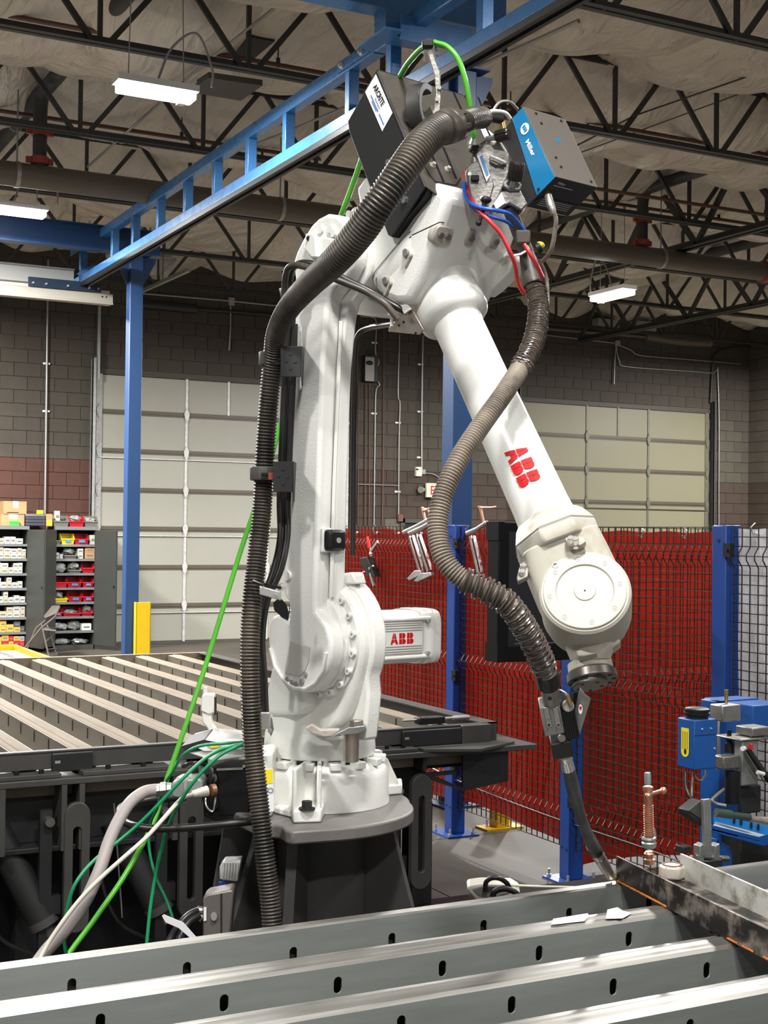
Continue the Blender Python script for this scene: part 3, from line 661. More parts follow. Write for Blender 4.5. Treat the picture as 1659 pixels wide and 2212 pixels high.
for i in range(8):
    x = cx_(-30)
    pal = [M['paper'], M['paper'], tan] if i < 6 else ([yb, yb, dk] if i == 6 else [yb, M['red'], M['grey']])
    k = 0
    while x < A1-.07:
        w = rnd.uniform(.065, .115); w = min(w, A1-.025-x); stack = rnd.choice([1, 2, 2]); z = zsh(i); h = 0
        for s_ in range(stack):
            hh = rnd.uniform(.075, .11) if stack == 1 else rnd.uniform(.065, .085)
            m_ = rnd.choice(pal)
            if s_: top = 'upper'
            else: top = 'lower'
            carton(x, z+h, w-.004, hh, m_, '%s carton, %s shelf of left cabinet, %s from the left%s' % (dict(carton_white='white', carton_tan='tan', carton_orange='orange', carton_dark='black', red_paint='red', grey_plastic='grey').get(m_.name, 'small'), ords[i], ('first', 'second', 'third', 'fourth', 'fifth', 'sixth', 'seventh', 'eighth', 'ninth', 'tenth', 'eleventh', 'twelfth')[k], '' if stack == 1 else (', upper of two' if s_ else ', lower of two')), 'cartons on the %s shelf of the left cabinet' % ords[i])
            h += hh+.001
        x += w; k += 1
def bin_(x0, x1, z, h, mt, lab, group=None, tag=None, y=CY+.0, low=.5, d=.28):
    g = MB(); t_ = .004; w = x1-x0; i_ = .012
    y0 = y+.0; 
    g.box((x0+i_, y0+.02, z+.001), (x1-i_, y0+d, z+.008))
    g.prism([(x0+i_, y0+.02, z), (x0+i_, y0+d, z), (x0, y0+d, z+h), (x0, y0+.09, z+h), (x0, y0, z+h*low)], (t_, 0, 0))
    g.prism([(x1-i_, y0+.02, z), (x1-i_, y0+d, z), (x1, y0+d, z+h), (x1, y0+.09, z+h), (x1, y0, z+h*low)], (-t_, 0, 0))
    g.prism([(x0+i_, y0+d, z), (x1-i_, y0+d, z), (x1, y0+d, z+h), (x0, y0+d, z+h)], (0, -t_, 0))
    g.prism([(x0+i_, y0+.02, z), (x1-i_, y0+.02, z), (x1, y0, z+h*low), (x0, y0, z+h*low)], (0, t_, 0))
    o = ob('storage_bin', g, mt, None, lab, 'bin', group)
    ob('lip', MB().box((x0-.002, y0-.008, z+h*low-.012), (x1+.002, y0+.004, z+h*low+.004)), mt, o)
    if tag: ob('card', MB().box((x0+w*.3, y0-.003, z+h*low*.35), (x0+w*.75, y0+.004, z+h*low*.85)), M['bluelab'], o)
    return o
def lump(name, c, sx, sy, sz, mt, lab, cat, seed, group=None):
    r = random.Random(seed); b = MB().sph((0, 0, 0), 1, 14, 9)
    ph = [r.uniform(0, 6) for _ in range(6)]
    vs = []
    for p in b.v:
        p = V(p); k = 1+.16*math.sin(p.x*5+ph[0])*math.sin(p.y*6+ph[1])+.12*math.sin(p.z*7+ph[2]+p.x*4)+.06*math.sin(p.x*15+ph[3]+p.z*13)
        vs.append((c[0]+p.x*sx*k, c[1]+p.y*sy*k, c[2]+sz+max(-.98, p.z*k)*sz))
    b.v = vs
    return ob(name, b, mt, None, lab, cat, group, smooth=25)
def bx_(px): return cx_(px)
L = lambda v: v/5.35
def bb(zx0, zx1, i, h, mt, lab, **k): return bin_(bx_(L(zx0)), bx_(L(zx1)), zsh(i), h, mt, lab, **k)
bb(645, 700, 0, .11, M['bingrey'], 'narrow grey bin at the left of the top shelf of the bin cabinet')
bb(702, 856, 0, .16, M['binyel'], 'yellow bin on the top shelf of the bin cabinet', tag=1)
bb(858, 1018, 0, .16, M['binred'], 'red bin beside the yellow bin on the top shelf of the bin cabinet', tag=1)
carton(bx_(L(1038)), zsh(0), .12, .14, M['paper'], 'white carton at the right of the top shelf of the bin cabinet', None)
carton(bx_(L(640)), zsh(1), .055, .09, M['paper'], 'small white carton at the left of the second shelf of the bin cabinet', None)
carton(bx_(L(690)), zsh(1), .05, .07, M['paper'], 'smaller white carton second from left on the second shelf of the bin cabinet', None)
bb(738, 890, 1, .10, M['bingrey'], 'grey bin on the second shelf of the bin cabinet')
lump('parts_bag', (bx_(L(812)), CY+.12, zsh(1)+.06), .09, .08, .05, M['bag'], 'clear bag of parts heaped in the grey bin on the second shelf', 'bag', 1)
carton(bx_(L(900)), zsh(1), .08, .08, M['paper'], 'white carton right of the grey bin on the second shelf, lower of two', None)
carton(bx_(L(900)), zsh(1)+.081, .08, .07, M['paper'], 'white carton right of the grey bin on the second shelf, upper of two', None)
carton(bx_(L(985)), zsh(1), .14, .10, M['cardboard'], 'brown carton, right end of the second bin cabinet shelf, lower of two', None)
carton(bx_(L(985)), zsh(1)+.101, .14, .06, M['cardboard'], 'flat brown carton, right end of the second bin cabinet shelf, upper of two', None)
lump('parts_bag', (bx_(L(705)), CY+.12, zsh(2)+.0), .10, .1, .075, M['bag'], 'large clear bag of parts at the left of the third shelf', 'bag', 2)
bb(795, 940, 2, .09, M['bingrey'], 'grey bin in the middle of the third shelf of the bin cabinet')
lump('parts_bag', (bx_(L(868)), CY+.12, zsh(2)+.05), .09, .08, .055, M['bag'], 'shiny clear bag of parts in the grey bin on the third shelf', 'bag', 3)
bb(948, 1088, 2, .15, M['binred'], 'red bin at the right of the third shelf')
bb(636, 780, 3, .15, M['binred'], 'leftmost of the three red bins on the fourth shelf')
bb(784, 944, 3, .15, M['binred'], 'middle one of the three red bins on the fourth shelf', tag=1)
bb(958, 1084, 3, .15, M['binred'], 'rightmost of the three red bins on the fourth shelf', tag=1)
bb(630, 790, 4, .07, M['binyel'], 'low yellow bin at the left of the fifth shelf', low=.7)
lump('parts_bag', (bx_(L(690)), CY+.14, zsh(4)+.04), .08, .08, .06, M['bag'], 'bag of parts lying in the low yellow bin', 'bag', 4)
bb(795, 955, 4, .15, M['binred'], 'left one of the two red bins on the fifth shelf', tag=1)
bb(962, 1084, 4, .15, M['binred'], 'right one of the two red bins on the fifth shelf', tag=1)
bb(628, 730, 5, .12, M['binred'], 'small red bin at the left of the sixth shelf', tag=1)
bb(740, 940, 5, .13, M['binred'], 'wide red bin in the middle of the sixth shelf', low=.35)
bb(950, 1080, 5, .13, M['binred'], 'red bin with a bag in it at the right of the sixth shelf', low=.4)
lump('parts_bag', (bx_(L(838)), CY+.13, zsh(5)+.02), .10, .08, .04, M['bag'], 'bag lying in the wide red bin', 'bag', 5)
lump('parts_bag', (bx_(L(1030)), CY+.13, zsh(5)+.04), .07, .07, .06, M['bag'], 'grey bag standing in the rightmost red bin of the sixth shelf', 'bag', 6)
lump('parts_bag', (bx_(L(720)), CY+.13, zsh(6)), .13, .1, .06, M['bag'], 'shiny bag of parts at the left of the seventh shelf', 'bag', 7)
lump('parts_bag', (bx_(L(880)), CY+.15, zsh(6)), .10, .1, .07, M['bag'], 'dull bag of parts in the middle of the seventh shelf', 'bag', 8)
carton(bx_(L(960)), zsh(6), .14, .10, M['cream'], 'cream carton at the right of the seventh shelf of the bin cabinet', None)
lump('parts_bag', (bx_(L(740)), CY+.15, zsh(7)), .14, .1, .045, M['bag'], 'flat grey bag at the left of the cabinet floor', 'bag', 9)
lump('parts_bag', (bx_(L(955)), CY+.15, zsh(7)), .13, .1, .045, M['bag'], 'flat grey bag at the right of the cabinet floor', 'bag', 10)
# on top of the cabinets
TZ = 1.82
X = lambda zx: at(L(zx), 1130, y=CY+.05).x
o = carton(X(10), TZ, X(282)-X(10), .17, M['cardboard'], 'brown cardboard box on the left cabinet, lower of the two stacked', None, d=.3, y=CY+.05, print_=False)
ob('tape', MB().box((X(100), CY+.047, TZ+.1), (X(205), CY+.05, TZ+.171)), M['cream'], o)
o = carton(X(38), TZ+.172, X(303)-X(38), .185, M['cardboard'], 'brown cardboard box with handwriting, upper of the two stacked', None, d=.3, y=CY+.04, print_=False)
ob('tape', MB().box((X(145), CY+.037, TZ+.26), (X(208), CY+.04, TZ+.358)), M['cream'], o)
ob('handwriting', MB().box((X(75), CY+.037, TZ+.188), (X(210), CY+.04, TZ+.2)), M['text'], o)
gc = mat('case_green', (.06, .65, .06), .4)
g = thing('green_case', (X(155), CY+.0, TZ), 'bright green small case in front of the cardboard boxes', 'case')
ob('lower_half', MB().box((X(103), CY-.0, TZ), (X(215), CY+.045, TZ+.035)), gc, g, bevel=.006); ob('upper_half', MB().box((X(103), CY-.0, TZ+.04), (X(215), CY+.045, TZ+.075)), gc, g, bevel=.006)
g = thing('tool_case', (X(400), CY+.1, TZ), 'dark navy drawer case beside the cardboard boxes on the cabinets', 'case')
nv = mat('navy_case', (.035, .038, .055), .45)
for k in range(3): ob('drawer', MB().box((X(292), CY+.02, TZ+.005+k*.045), (X(520), CY+.3, TZ+.045+k*.045)), nv, g, bevel=.006)
ob('lid', MB().box((X(290), CY+.02, TZ+.14), (X(515), CY+.3, TZ+.175)), M['cgrey2'], g, bevel=.008)
ob('yellow_tin', MB().box((X(432), CY+.05, TZ+.178), (X(500), CY+.12, TZ+.235)), M['ylab'], None, 'small yellow tin standing on the navy drawer case', 'tin', bevel=.006)
o = carton(X(528), TZ, X(600)-X(528), .18, M['cardboard'], 'narrow open carton with yellow and green print between case and grey bin', None, d=.1, print_=False); ob('print', MB().box((X(535), CY+.017, TZ+.02), (X(595), CY+.02, TZ+.09)), M['ylab'], o)
def topbin(a, b, mt, lab): return bin_(X(a), X(b), TZ, .16, mt, lab, y=CY+.03)
topbin(612, 795, M['bingrey'], 'grey bin holding small boxes on top of the bin cabinet'); topbin(798, 970, M['binred'], 'red bin with glossy bags on top of the bin cabinet'); topbin(975, 1130, M['bingrey'], 'grey bin at the right end on top of the bin cabinet')
carton(X(650), TZ+.07, .07, .16, M['paper'], 'tall small box standing in the grey bin on the cabinet', None, d=.08, y=CY+.12)
lump('parts_bag', (X(885), CY+.13, TZ+.07), .08, .07, .05, M['bag'], 'shiny bag of parts in the red bin on top of the cabinet', 'bag', 12)
lump('parts_bag', (X(1050), CY+.13, TZ+.05), .09, .07, .045, M['bag'], 'flat bag in the right grey bin on top of the cabinet', 'bag', 13)
# ---------------------------------------------------------------- folding chair
def q_(zx, zy, d): return at(L(zx), 1070+L(zy), d=d)
ch = thing('folding_chair', at(L(560), 1412, d=19.2), 'brown metal folding chair in front of the open cabinets', 'chair')
for k, d in ((0, 18.9), (1, 19.35)):
    sh = k*60
    g = MB().tube([q_(690-sh*.6, 1285, d), q_(640-sh, 1400, d), q_(480-sh, 1530, d), q_(280+sh*.6, 1770, d)], .014, 8)
    ob('back_leg', g, M['brown'], ch, smooth=50)
    ob('front_leg', MB().tube([q_(480+sh, 1490, d), q_(560+sh*1.6, 1850, d)], .013, 8), M['brown'], ch, smooth=50)
ob('seat', MB().prism([q_(500, 1545, 18.9), q_(650, 1560, 18.9), q_(640, 1535, 19.4), q_(520, 1520, 19.4)], (0, 0, -.02)), M['brown'], ch, bevel=.006)
ob('backrest', MB().prism([q_(690, 1270, 18.9), q_(600, 1275, 19.3), q_(500, 1400, 19.3), q_(520, 1420, 18.9), q_(640, 1370, 18.9)], (.012, .01, 0)), M['brown'], ch, bevel=.004)
ob('cross_bar', MB().cyl(q_(545, 1780, 18.9), q_(660, 1770, 19.35), .009, n=6).cyl(q_(520, 1700, 18.9), q_(620, 1600, 19.35), .009, n=6), M['brown'], ch)
# yellow-rimmed platform at far left
z = .78; a = at(29, 1393, z=z); x1 = a.x; y1 = a.y
t = thing('yellow_platform', (x1-1, y1-1, 0), 'yellow rimmed perforated platform at the left edge behind the slatted table', 'platform')
ob('rim', MB().box((x1-2.5, y1, z-.06), (x1, y1+.03, z)).box((x1, y1-3, z-.06), (x1+.03, y1+.03, z)), M['yellow'], t, bevel=.003)
ob('deck', MB().box((x1-2.5, y1-3, z-.07), (x1, y1, z-.045)), mat('deck_grey', (.16, .15, .12), .6), t)
g = MB()
for i in range(14):
    for j in range(8): g.cyl((x1-.15-i*.14, y1-.15-j*.14, z-.044), (x1-.15-i*.14, y1-.15-j*.14, z-.043), .025, n=8)
ob('deck_holes', g, M['black'], t)
ob('frame_legs', MB().box((x1-.1, y1-.1, 0), (x1, y1, z-.06)).box((x1-2.5, y1-.1, 0), (x1-2.4, y1, z-.06)).box((x1-.1, y1-3, 0), (x1, y1-2.9, z-.06)), M['yellow'], t)
# ================================================================ MESH FENCE WITH WELDING CURTAINS
FX = 4.15; FT = 1.83; FB = .165
BENDS = (1.70, 1.03, .33)
MW = mat('fence_wire', (.035, .022, .014), .45, .3)
def bend(z):
    for zb in BENDS:
        if abs(z-zb) < .045: return .03*(1-abs(z-zb)/.045)
    return 0
def fence_panel(a, b, lab, out, pitch=.05, hp=.042):
    a, b = V(a), V(b); d = (b-a); Ln = d.length; d.normalize(); out = V(out)
    t = thing('mesh_fence', (a+b)/2, lab, 'fence', 'wire mesh fence panels')
    zs = [FB]
    for zb in sorted(BENDS): zs += [zb-.045, zb-.012, zb+.012, zb+.045]
    zs.append(FT)
    g = MB(); n = int(Ln/pitch)
    for i in range(n+1):
        p = a+d*(i*Ln/n)
        g.tube([p+V((0, 0, z))+out*bend(z) for z in zs], .0031, 4, caps=False)
    ob('upright_wires', g, MW, t, kind='stuff')
    g = MB(); z = FB; hs = []
    while z <= FT+.001: hs.append(z); z += (FT-FB)/round((FT-FB)/hp)
    for z in hs: g.tube([a+V((0, 0, z))+out*(bend(z)+.003), b+V((0, 0, z))+out*(bend(z)+.003)], .0028, 4, caps=False)
    ob('cross_wires', g, MW, t, kind='stuff')
    return t
IN = (-1, 0, 0)
fence_panel((FX, 7.08, 0), (FX, 9.5, 0), 'long mesh fence panel behind the robot, left of the blue fence posts', IN)
fence_panel((FX, 5.88, 0), (FX, 6.97, 0), 'mesh fence panel between the first and second blue fence post', IN)
fence_panel((FX, 4.73, 0), (FX, 5.78, 0), 'mesh fence panel behind the torch, between second and third blue post', IN)
fence_panel((FX, 3.2, 0), (FX, 4.62, 0), 'mesh fence panel at the right edge in front of the white curtain', IN)
fence_panel((4.22, 5.83, 0), (6.9, 5.83, 0), 'mesh fence panel running off to the right behind the front fence', (0, -1, 0))
for (y, lab) in ((7.02, 'blue fence post left of the hanging clamps, partly hidden by the torch hose'), (5.83, 'blue fence post behind the welding torch'), (4.675, 'blue fence post between the red and the white curtain')):
    t = thing('fence_post', (FX+.0, y, 0), lab, 'post', 'blue fence posts')
    ob('post_tube', MB().box((FX-.04, y-.045, .01), (FX+.05, y+.045, FT+.01)), M['postblue'], t, bevel=.006)
    ob('base_plate', MB().box((FX-.10, y-.11, 0), (FX+.11, y+.11, .01)), M['postblue'], t)
    for (dx, dy) in ((-.075, -.085), (-.075, .085), (.085, -.085)):
        ob('anchor_bolt', MB().cyl((FX+dx, y+dy, .01), (FX+dx, y+dy, .05), .007, n=8).cyl((FX+dx, y+dy, .01), (FX+dx, y+dy, .022), .013, n=6), M['chrome'], t)
    for z in (1.73, .95, .42): ob('mesh_clip', MB().box((FX-.055, y-.09, z-.03), (FX-.03, y-.045, z+.03)).cyl((FX-.06, y-.07, z), (FX-.05, y-.07, z), .008, n=8), M['black'], t)
    for z in (.16, .162): pass
    ob('post_hole', MB().cyl((FX-.0415, y+.0, 1.77), (FX-.0395, y, 1.77), .008, n=12).cyl((FX-.0415, y+.02, .17), (FX-.0395, y+.02, .17), .007, n=8).cyl((FX-.0415, y-.02, .165), (FX-.0395, y-.02, .165), .007, n=8), M['black'], t)
def curtain_mat(name, c, tr):
    m = bpy.data.materials.new(name); m.use_nodes = True; N = m.node_tree.nodes; L = m.node_tree.links; b = N['Principled BSDF']
    b.inputs['Roughness'].default_value = .28
    tl = N.new('ShaderNodeBsdfTranslucent'); tl.inputs[0].default_value = (*c, 1)
    mx = N.new('ShaderNodeMixShader'); mx.inputs[0].default_value = tr
    L.new(b.outputs[0], mx.inputs[1]); L.new(tl.outputs[0], mx.inputs[2]); L.new(mx.outputs[0], N['Material Output'].inputs[0])
    tc = N.new('ShaderNodeTexCoord'); n = N.new('ShaderNodeTexNoise'); n.inputs['Scale'].default_value = 3.5; n.inputs['Detail'].default_value = 5; n.inputs['Distortion'].default_value = 1.2
    mp = N.new('ShaderNodeMapping'); mp.inputs['Scale'].default_value = (2.2, 2.2, .6); L.new(tc.outputs['Object'], mp.inputs[0]); L.new(mp.outputs[0], n.inputs[0])
    rp = N.new('ShaderNodeValToRGB'); rp.color_ramp.elements[0].position = .35; rp.color_ramp.elements[1].position = .68; rp.color_ramp.elements[0].color = (*[v*.55 for v in c], 1); rp.color_ramp.elements[1].color = (*[min(1, v*1.15) for v in c], 1)
    L.new(n.outputs[0], rp.inputs[0]); L.new(rp.outputs[0], b.inputs['Base Color'])
    bp = N.new('ShaderNodeBump'); bp.inputs['Strength'].default_value = .5; bp.inputs['Distance'].default_value = .05; L.new(n.outputs[0], bp.inputs['Height']); L.new(bp.outputs[0], b.inputs['Normal'])
    return m
RC = curtain_mat('red_curtain', (.28, .011, .005), .45); WC = curtain_mat('white_curtain', (.55, .55, .58), .3)
def curtain(a, b, z0, z1, mt, lab, off, folds=3, amp=.008, seed=0):
    a, b = V(a), V(b); d = b-a; Ln = d.length; d.normalize(); off = V(off); r = random.Random(seed)
    ph = [r.uniform(0, 6) for _ in range(6)]; n = int(Ln/.02); m = 30; vs = []
    for j in range(m+1):
        for i in range(n+1):
            u = i*Ln/n; z = z0+(z1-z0)*j/m
            zz = z+(.02*math.sin(u*4+ph[2]) if j == 0 else 0)-(.004*(1-math.cos(u*2*math.pi/.3)) if j == m else 0)
            w = amp*math.sin(u*folds*2+ph[0]+z*1.2)+amp*.6*math.sin(u*folds*5.3+ph[1]-z*2)+amp*.35*math.sin(z*9+u*6+ph[3])
            vs.append(a+d*u+off*(w+.035)+V((0, 0, zz)))
    g = MB(); g.add(vs, [(j*(n+1)+i, j*(n+1)+i+1, (j+1)*(n+1)+i+1, (j+1)*(n+1)+i) for j in range(m) for i in range(n)])
    t = ob('welding_curtain', g, mt, None, lab, 'curtain', smooth=60)
    k = 0.1
    gg = MB()
    while k < Ln:
        p = a+d*k+off*.03+V((0, 0, z1-.03)); gg.cyl(p-off*.02, p+off*.0, .010, n=8); gg.tube([p-off*.03+V((0, 0, -.005)), p-off*.045+V((0, 0, .03)), p-off*.02+V((0, 0, .05))], .003, 5); k += .3
    ob('grommets', gg, M['chrome'], t)
    return t
curtain((FX, 5.9, 0), (FX, 9.5, 0), .19, 1.815, RC, 'red welding curtain on the fence behind the robot and the hanging clamps', (1, 0, 0), seed=1)
curtain((4.25, 5.9, 0), (6.9, 5.9, 0), .03, 1.815, RC, 'red welding curtain behind the torch, right of the middle fence post', (0, 1, 0), seed=2)
curtain((FX, 3.2, 0), (FX, 4.62, 0), .1, 1.83, WC, 'white welding curtain at the right edge', (1, 0, 0), folds=9, amp=.008, seed=3)
ob('fence_cable', MB().tube(curve([(FX-.02, 8.2, .45), (FX-.02, 7.3, .36), (FX-.02, 7.0, .335), (FX-.03, 6.7, .325), (FX-.02, 6.4, .31), (FX-.02, 5.9, .30), (FX-.02, 5.2, .30), (FX-.02, 4.7, .28)], 6), .004, 6), M['rubber'], None, 'thin cable tied along the foot of the mesh fence', 'cable')
# yellow bracket foot behind the first post
t = thing('post_foot', (4.42, 7.2, 0), 'yellow steel foot bolted to the floor right of the first fence post', 'bracket')
ob('foot_plate', MB().box((4.36, 6.98, 0), (4.62, 7.12, .012)), M['yellow'], t); ob('upright_plate', MB().box((4.44, 7.0, .012), (4.53, 7.09, .32)), M['yellow'], t, bevel=.004)
for dx in (.03, .2): ob('anchor_bolt', MB().cyl((4.37+dx, 7.05, .01), (4.37+dx, 7.05, .06), .007, n=8), M['chrome'], t)
# ---------------------------------------------------------------- clamps hung on the fence
def FP(px, py, o=.06): return at(px, py, x=FX-o)
def fclamp(bx0, by0, bx1, by1, jaw, arm, screw, handle, lab, grp='steel bar clamps on the fence'):
    t = thing('bar_clamp', FP(bx1, by1), lab, 'clamp', grp)
    ob('bar', MB().bar(FP(bx0, by0), FP(bx1, by1), .022, .012, (1, 0, 0)).bar(FP(bx0+8, by0-1, .05), FP(bx1+8, by1-3, .05), .006, .02, (1, 0, 0)), M['steel'], t, bevel=.002)
    g = MB().prism([FP(*p) for p in jaw], (-.025, 0, 0)); ob('fixed_jaw', g, M['zinc'], t, bevel=.003)
    ob('sliding_arm', MB().tube([FP(*p, .075) for p in arm], [.016, .014, .012], 8), M['steel'], t, smooth=50)
    ob('screw', MB().cyl(FP(*screw[0], .075), FP(*screw[1], .075), .009, n=10), M['copper'], t, smooth=40)
    ob('handle', MB().cyl(FP(*handle[0], .075), FP(*handle[1], .075), .006, n=8).sph(FP(*handle[1], .075), .01, 8, 6).sph(FP(*handle[0], .075), .01, 8, 6), M['copper'], t, smooth=40)
fclamp(884, 1157, 908, 1236, [(886, 1250), (903, 1232), (915, 1232), (918, 1240), (892, 1254)], [(873, 1150), (900, 1137), (926, 1122)], [(920, 1130), (912, 1096)], [(913, 1098), (925, 1100)], 'bar clamp furthest left of the three clamps hung on the fence')
fclamp(899, 1155, 925, 1234, [(901, 1255), (917, 1238), (937, 1236), (940, 1243), (908, 1257)], [(885, 1152), (915, 1138), (948, 1118)], [(932, 1122), (924, 1098)], [(925, 1100), (915, 1103)], 'bar clamp hung second from left on the fence, just beside the first')
fclamp(1016, 1158, 1034, 1240, [(1026, 1254), (1036, 1240), (1046, 1242), (1048, 1250), (1030, 1257)], [(1010, 1152), (1030, 1143), (1052, 1128)], [(1046, 1134), (1037, 1094)], [(1036, 1096), (1069, 1096)], 'bar clamp hung right of the post beside the black screen')
def tclamp(pts, lab, blk):
    t = thing('toggle_clamp', FP(*blk[0]), lab, 'clamp', 'red handled toggle clamps on the fence')
    ob('handle', MB().tube([FP(*p, .07) for p in pts[0]], [.009, .012, .012], 8), M['red'], t, smooth=50)
    ob('linkage', MB().tube([FP(*p, .07) for p in pts[1]], .006, 6).sph(FP(*pts[1][1], .07), .014, 8, 6), M['chrome'], t)
    ob('mount_block', MB().prism([FP(*p, .03) for p in blk], (-.05, 0, 0)), M['black'], t, bevel=.002)
    ob('fork_arm', MB().bar(FP(*pts[2][0], .075), FP(*pts[2][1], .075), .012, .02), M['zinc'], t)
tclamp([[(794, 1160), (797, 1172), (799, 1184)], [(800, 1184), (801, 1196), (802, 1202)], [(802, 1190), (816, 1170)]], 'red handled toggle clamp pointing up on the fence left of the bar clamps', [(791, 1206), (807, 1203), (813, 1218), (824, 1246), (808, 1240), (795, 1222)])
tclamp([[(777, 1241), (785, 1238), (792, 1235)], [(792, 1235), (800, 1228), (806, 1222)], [(800, 1238), (808, 1266)]], 'red handled toggle clamp pointing left, below the other one on the fence', [(796, 1222), (812, 1220), (822, 1244), (806, 1243)])
# ---------------------------------------------------------------- black screen on an arm
MY = 5.3
x0, x1 = 3.355, 3.80; z0, z1 = 1.20, 1.845
t = thing('flat_screen', (x0, MY, z0), 'black framed flat screen seen between hose and robot wrist', 'screen')
ob('bezel', MB().box((x0, MY, z0), (x1, MY+.10, z1)), M['black2'], t, bevel=.006)
ob('display', MB().box((x0+.055, MY-.002, z0+.07), (x1-.055, MY, z1-.045)), mat('screen_glass', (.008, .008, .010), .12, spec=.7), t)
ob('ledge', MB().box((x0+.09, MY-.004, z0+.082), (x1-.055, MY-.001, z0+.085)), M['steel'], t)
for zz in (z0+.0, z1-.085): ob('corner_block', MB().box((x0-.004, MY-.004, zz), (x0+.03, MY+.104, zz+.085)), M['black2'], t)
ob('wall_arm', MB().bar((x1-.1, MY+.1, 1.55), (FX-.03, 5.8, 1.55), .04, .04), M['black'], t)
# ================================================================ FRONT SLATTED TABLE
TZ0 = .90
ft = thing('slatted_table', (1.4, 2.0, 0), 'front welding table of long grey steel slats with slotted sides', 'table')
SX0, SX1 = -.6, 4.6
def slat_bm(y, first=False):
    # profile in (y, z): far leg, domed crest with beads, near leg with flange; y is the near face
    g = MB()
    w = .035 if first else .085
    if first: prof = [(w, -.16), (w, -.0), (.004, .001), (0, -.003), (0, -.16), (.004, -.16), (.004, -.006), (w-.004, -.006), (w-.004, -.16)]
    else: prof = [(w, -.14), (w, -.010), (w-.012, -.004), (w-.03, -.003), (w-.036, .001), (.040, .001), (.034, -.001), (.022, -.001), (.008, -.003), (0, -.010), (0, -.14), (.004, -.14), (.004, -.014), (w-.004, -.014), (w-.004, -.14)]
    # build the near leg separately with open slots, so drop it here
    return prof, w
def slat(y, first, sx0, sx1, phase, parent):
    prof, w = slat_bm(y, first)
    crest = [p for p in prof if p[1] > -.02]
    g = MB(); up_ = [(p[0]+y, p[1]+TZ0) for p in ([(w, -.14)]+[q for q in prof[1:] if q[1] > -.012 and q[1] != -.006][:(3 if first else 9)])]
    n = len(up_)
    vs = [(sx0, p[0], p[1]) for p in up_]+[(sx1, p[0], p[1]) for p in up_]
    # thickness by a second inner skin
    vs2 = [(sx0, p[0]-(.003 if i == 0 else 0), p[1]-(.003 if i else 0)) for i, p in enumerate(up_)]+[(sx1, p[0]-(.003 if i == 0 else 0), p[1]-(.003 if i else 0)) for i, p in enumerate(up_)]
    g.add(vs, [(i, i+1, n+i+1, n+i) for i in range(n-1)]); g.add(vs2, [(i, n+i, n+i+1, i+1) for i in range(n-1)])
    o = ob('slat', g, M['slattop'], parent, smooth=20)
    ztop = TZ0-(.003 if first else .010); zb = TZ0-.15; yy = y
    zs0, zs1 = (TZ0-.076, TZ0-.041) if first else (TZ0-.066, TZ0-.031)
    hw = .0095
    f = MB(); x = sx0
    sl = []
    k = math.ceil((sx0+.03-phase)/.25)
    while phase+k*.25 < sx1-.03: sl.append(phase+k*.25); k += 1
    for th in (0, .004):
        yq = yy+th
        edges = [sx0]+[e for s_ in sl for e in (s_-hw, s_+hw)]+[sx1]
        q = []
        for i in range(0, len(edges), 2):
            f.add([(edges[i], yq, zb), (edges[i+1], yq, zb), (edges[i+1], yq, ztop), (edges[i], yq, ztop)], [(0, 1, 2, 3)])
        for s_ in sl:
            arc = [(s_+hw*math.cos(a), yq, zs1-hw+hw*math.sin(a)) for a in [math.pi*i/6 for i in range(7)]]
            f.add([(s_+hw, yq, ztop), (s_-hw, yq, ztop)]+arc[::-1], [tuple(range(9))])
            arc = [(s_+hw*math.cos(a), yq, zs0+hw-hw*math.sin(a)) for a in [math.pi*i/6 for i in range(7)]]
            f.add([(s_-hw, yq, zb), (s_+hw, yq, zb)]+arc, [tuple(range(9))])
    for s_ in sl:                              # rim of the slot
        rim = [(s_+hw*math.cos(a), zs1-hw+hw*math.sin(a)) for a in [math.pi*i/6 for i in range(7)]]+[(s_-hw*math.cos(a), zs0+hw-hw*math.sin(a)) for a in [math.pi*i/6 for i in range(7)]]
        f.add([(a, yy, b_) for a, b_ in rim]+[(a, yy+.004, b_) for a, b_ in rim], [(i, (i+1) % 14, 14+(i+1) % 14, 14+i) for i in range(14)])
    ob('slotted_side', f, M['slat'], o)
    if not first: pass
for i in range(7):
    y = 2.80-.01-(i*.272 if i else -.01)
    y = 2.81 if i == 0 else 2.81-i*.2555
    slat(y, i == 0, SX0, SX1, -.002+(.0 if i % 2 == 0 else -.012), ft)
ob('end_rail', MB().box((SX0-.05, .9, TZ0-.22), (SX0, 2.87, TZ0)), M['frame'], ft)
ob('end_rail', MB().box((SX1, .9, TZ0-.22), (SX1+.05, 2.87, TZ0)), M['frame'], ft)
for x in (.0, 1.9, 3.6): ob('cross_bearer', MB().box((x, .9, TZ0-.30), (x+.06, 2.86, TZ0-.165)), M['frame'], ft)
for x in (-.5, 2.4, 4.4):
    for y in (1.1, 2.7): ob('leg', MB().box((x, y, 0), (x+.1, y+.1, TZ0-.30)), M['frame'], ft)
ob('tray_sheet', MB().box((SX0, .9, TZ0-.185), (SX1, 2.86, TZ0-.16)), M['dark'], ft)
# paint patches left on the second slat
ob('paint_patch', MB().prism([at(a, b, z=TZ0+.0012) for a, b in ((1195, 1985), (1270, 1973), (1272, 1980), (1262, 1990), (1190, 1998))], (0, 0, .0004)), M['lgrey'], ft)
ob('paint_patch', MB().prism([at(a, b, z=TZ0+.0012) for a, b in ((1312, 1965), (1334, 1960), (1345, 1967), (1365, 1973), (1345, 1984), (1308, 1985))], (0, 0, .0004)), M['lgrey'], ft)
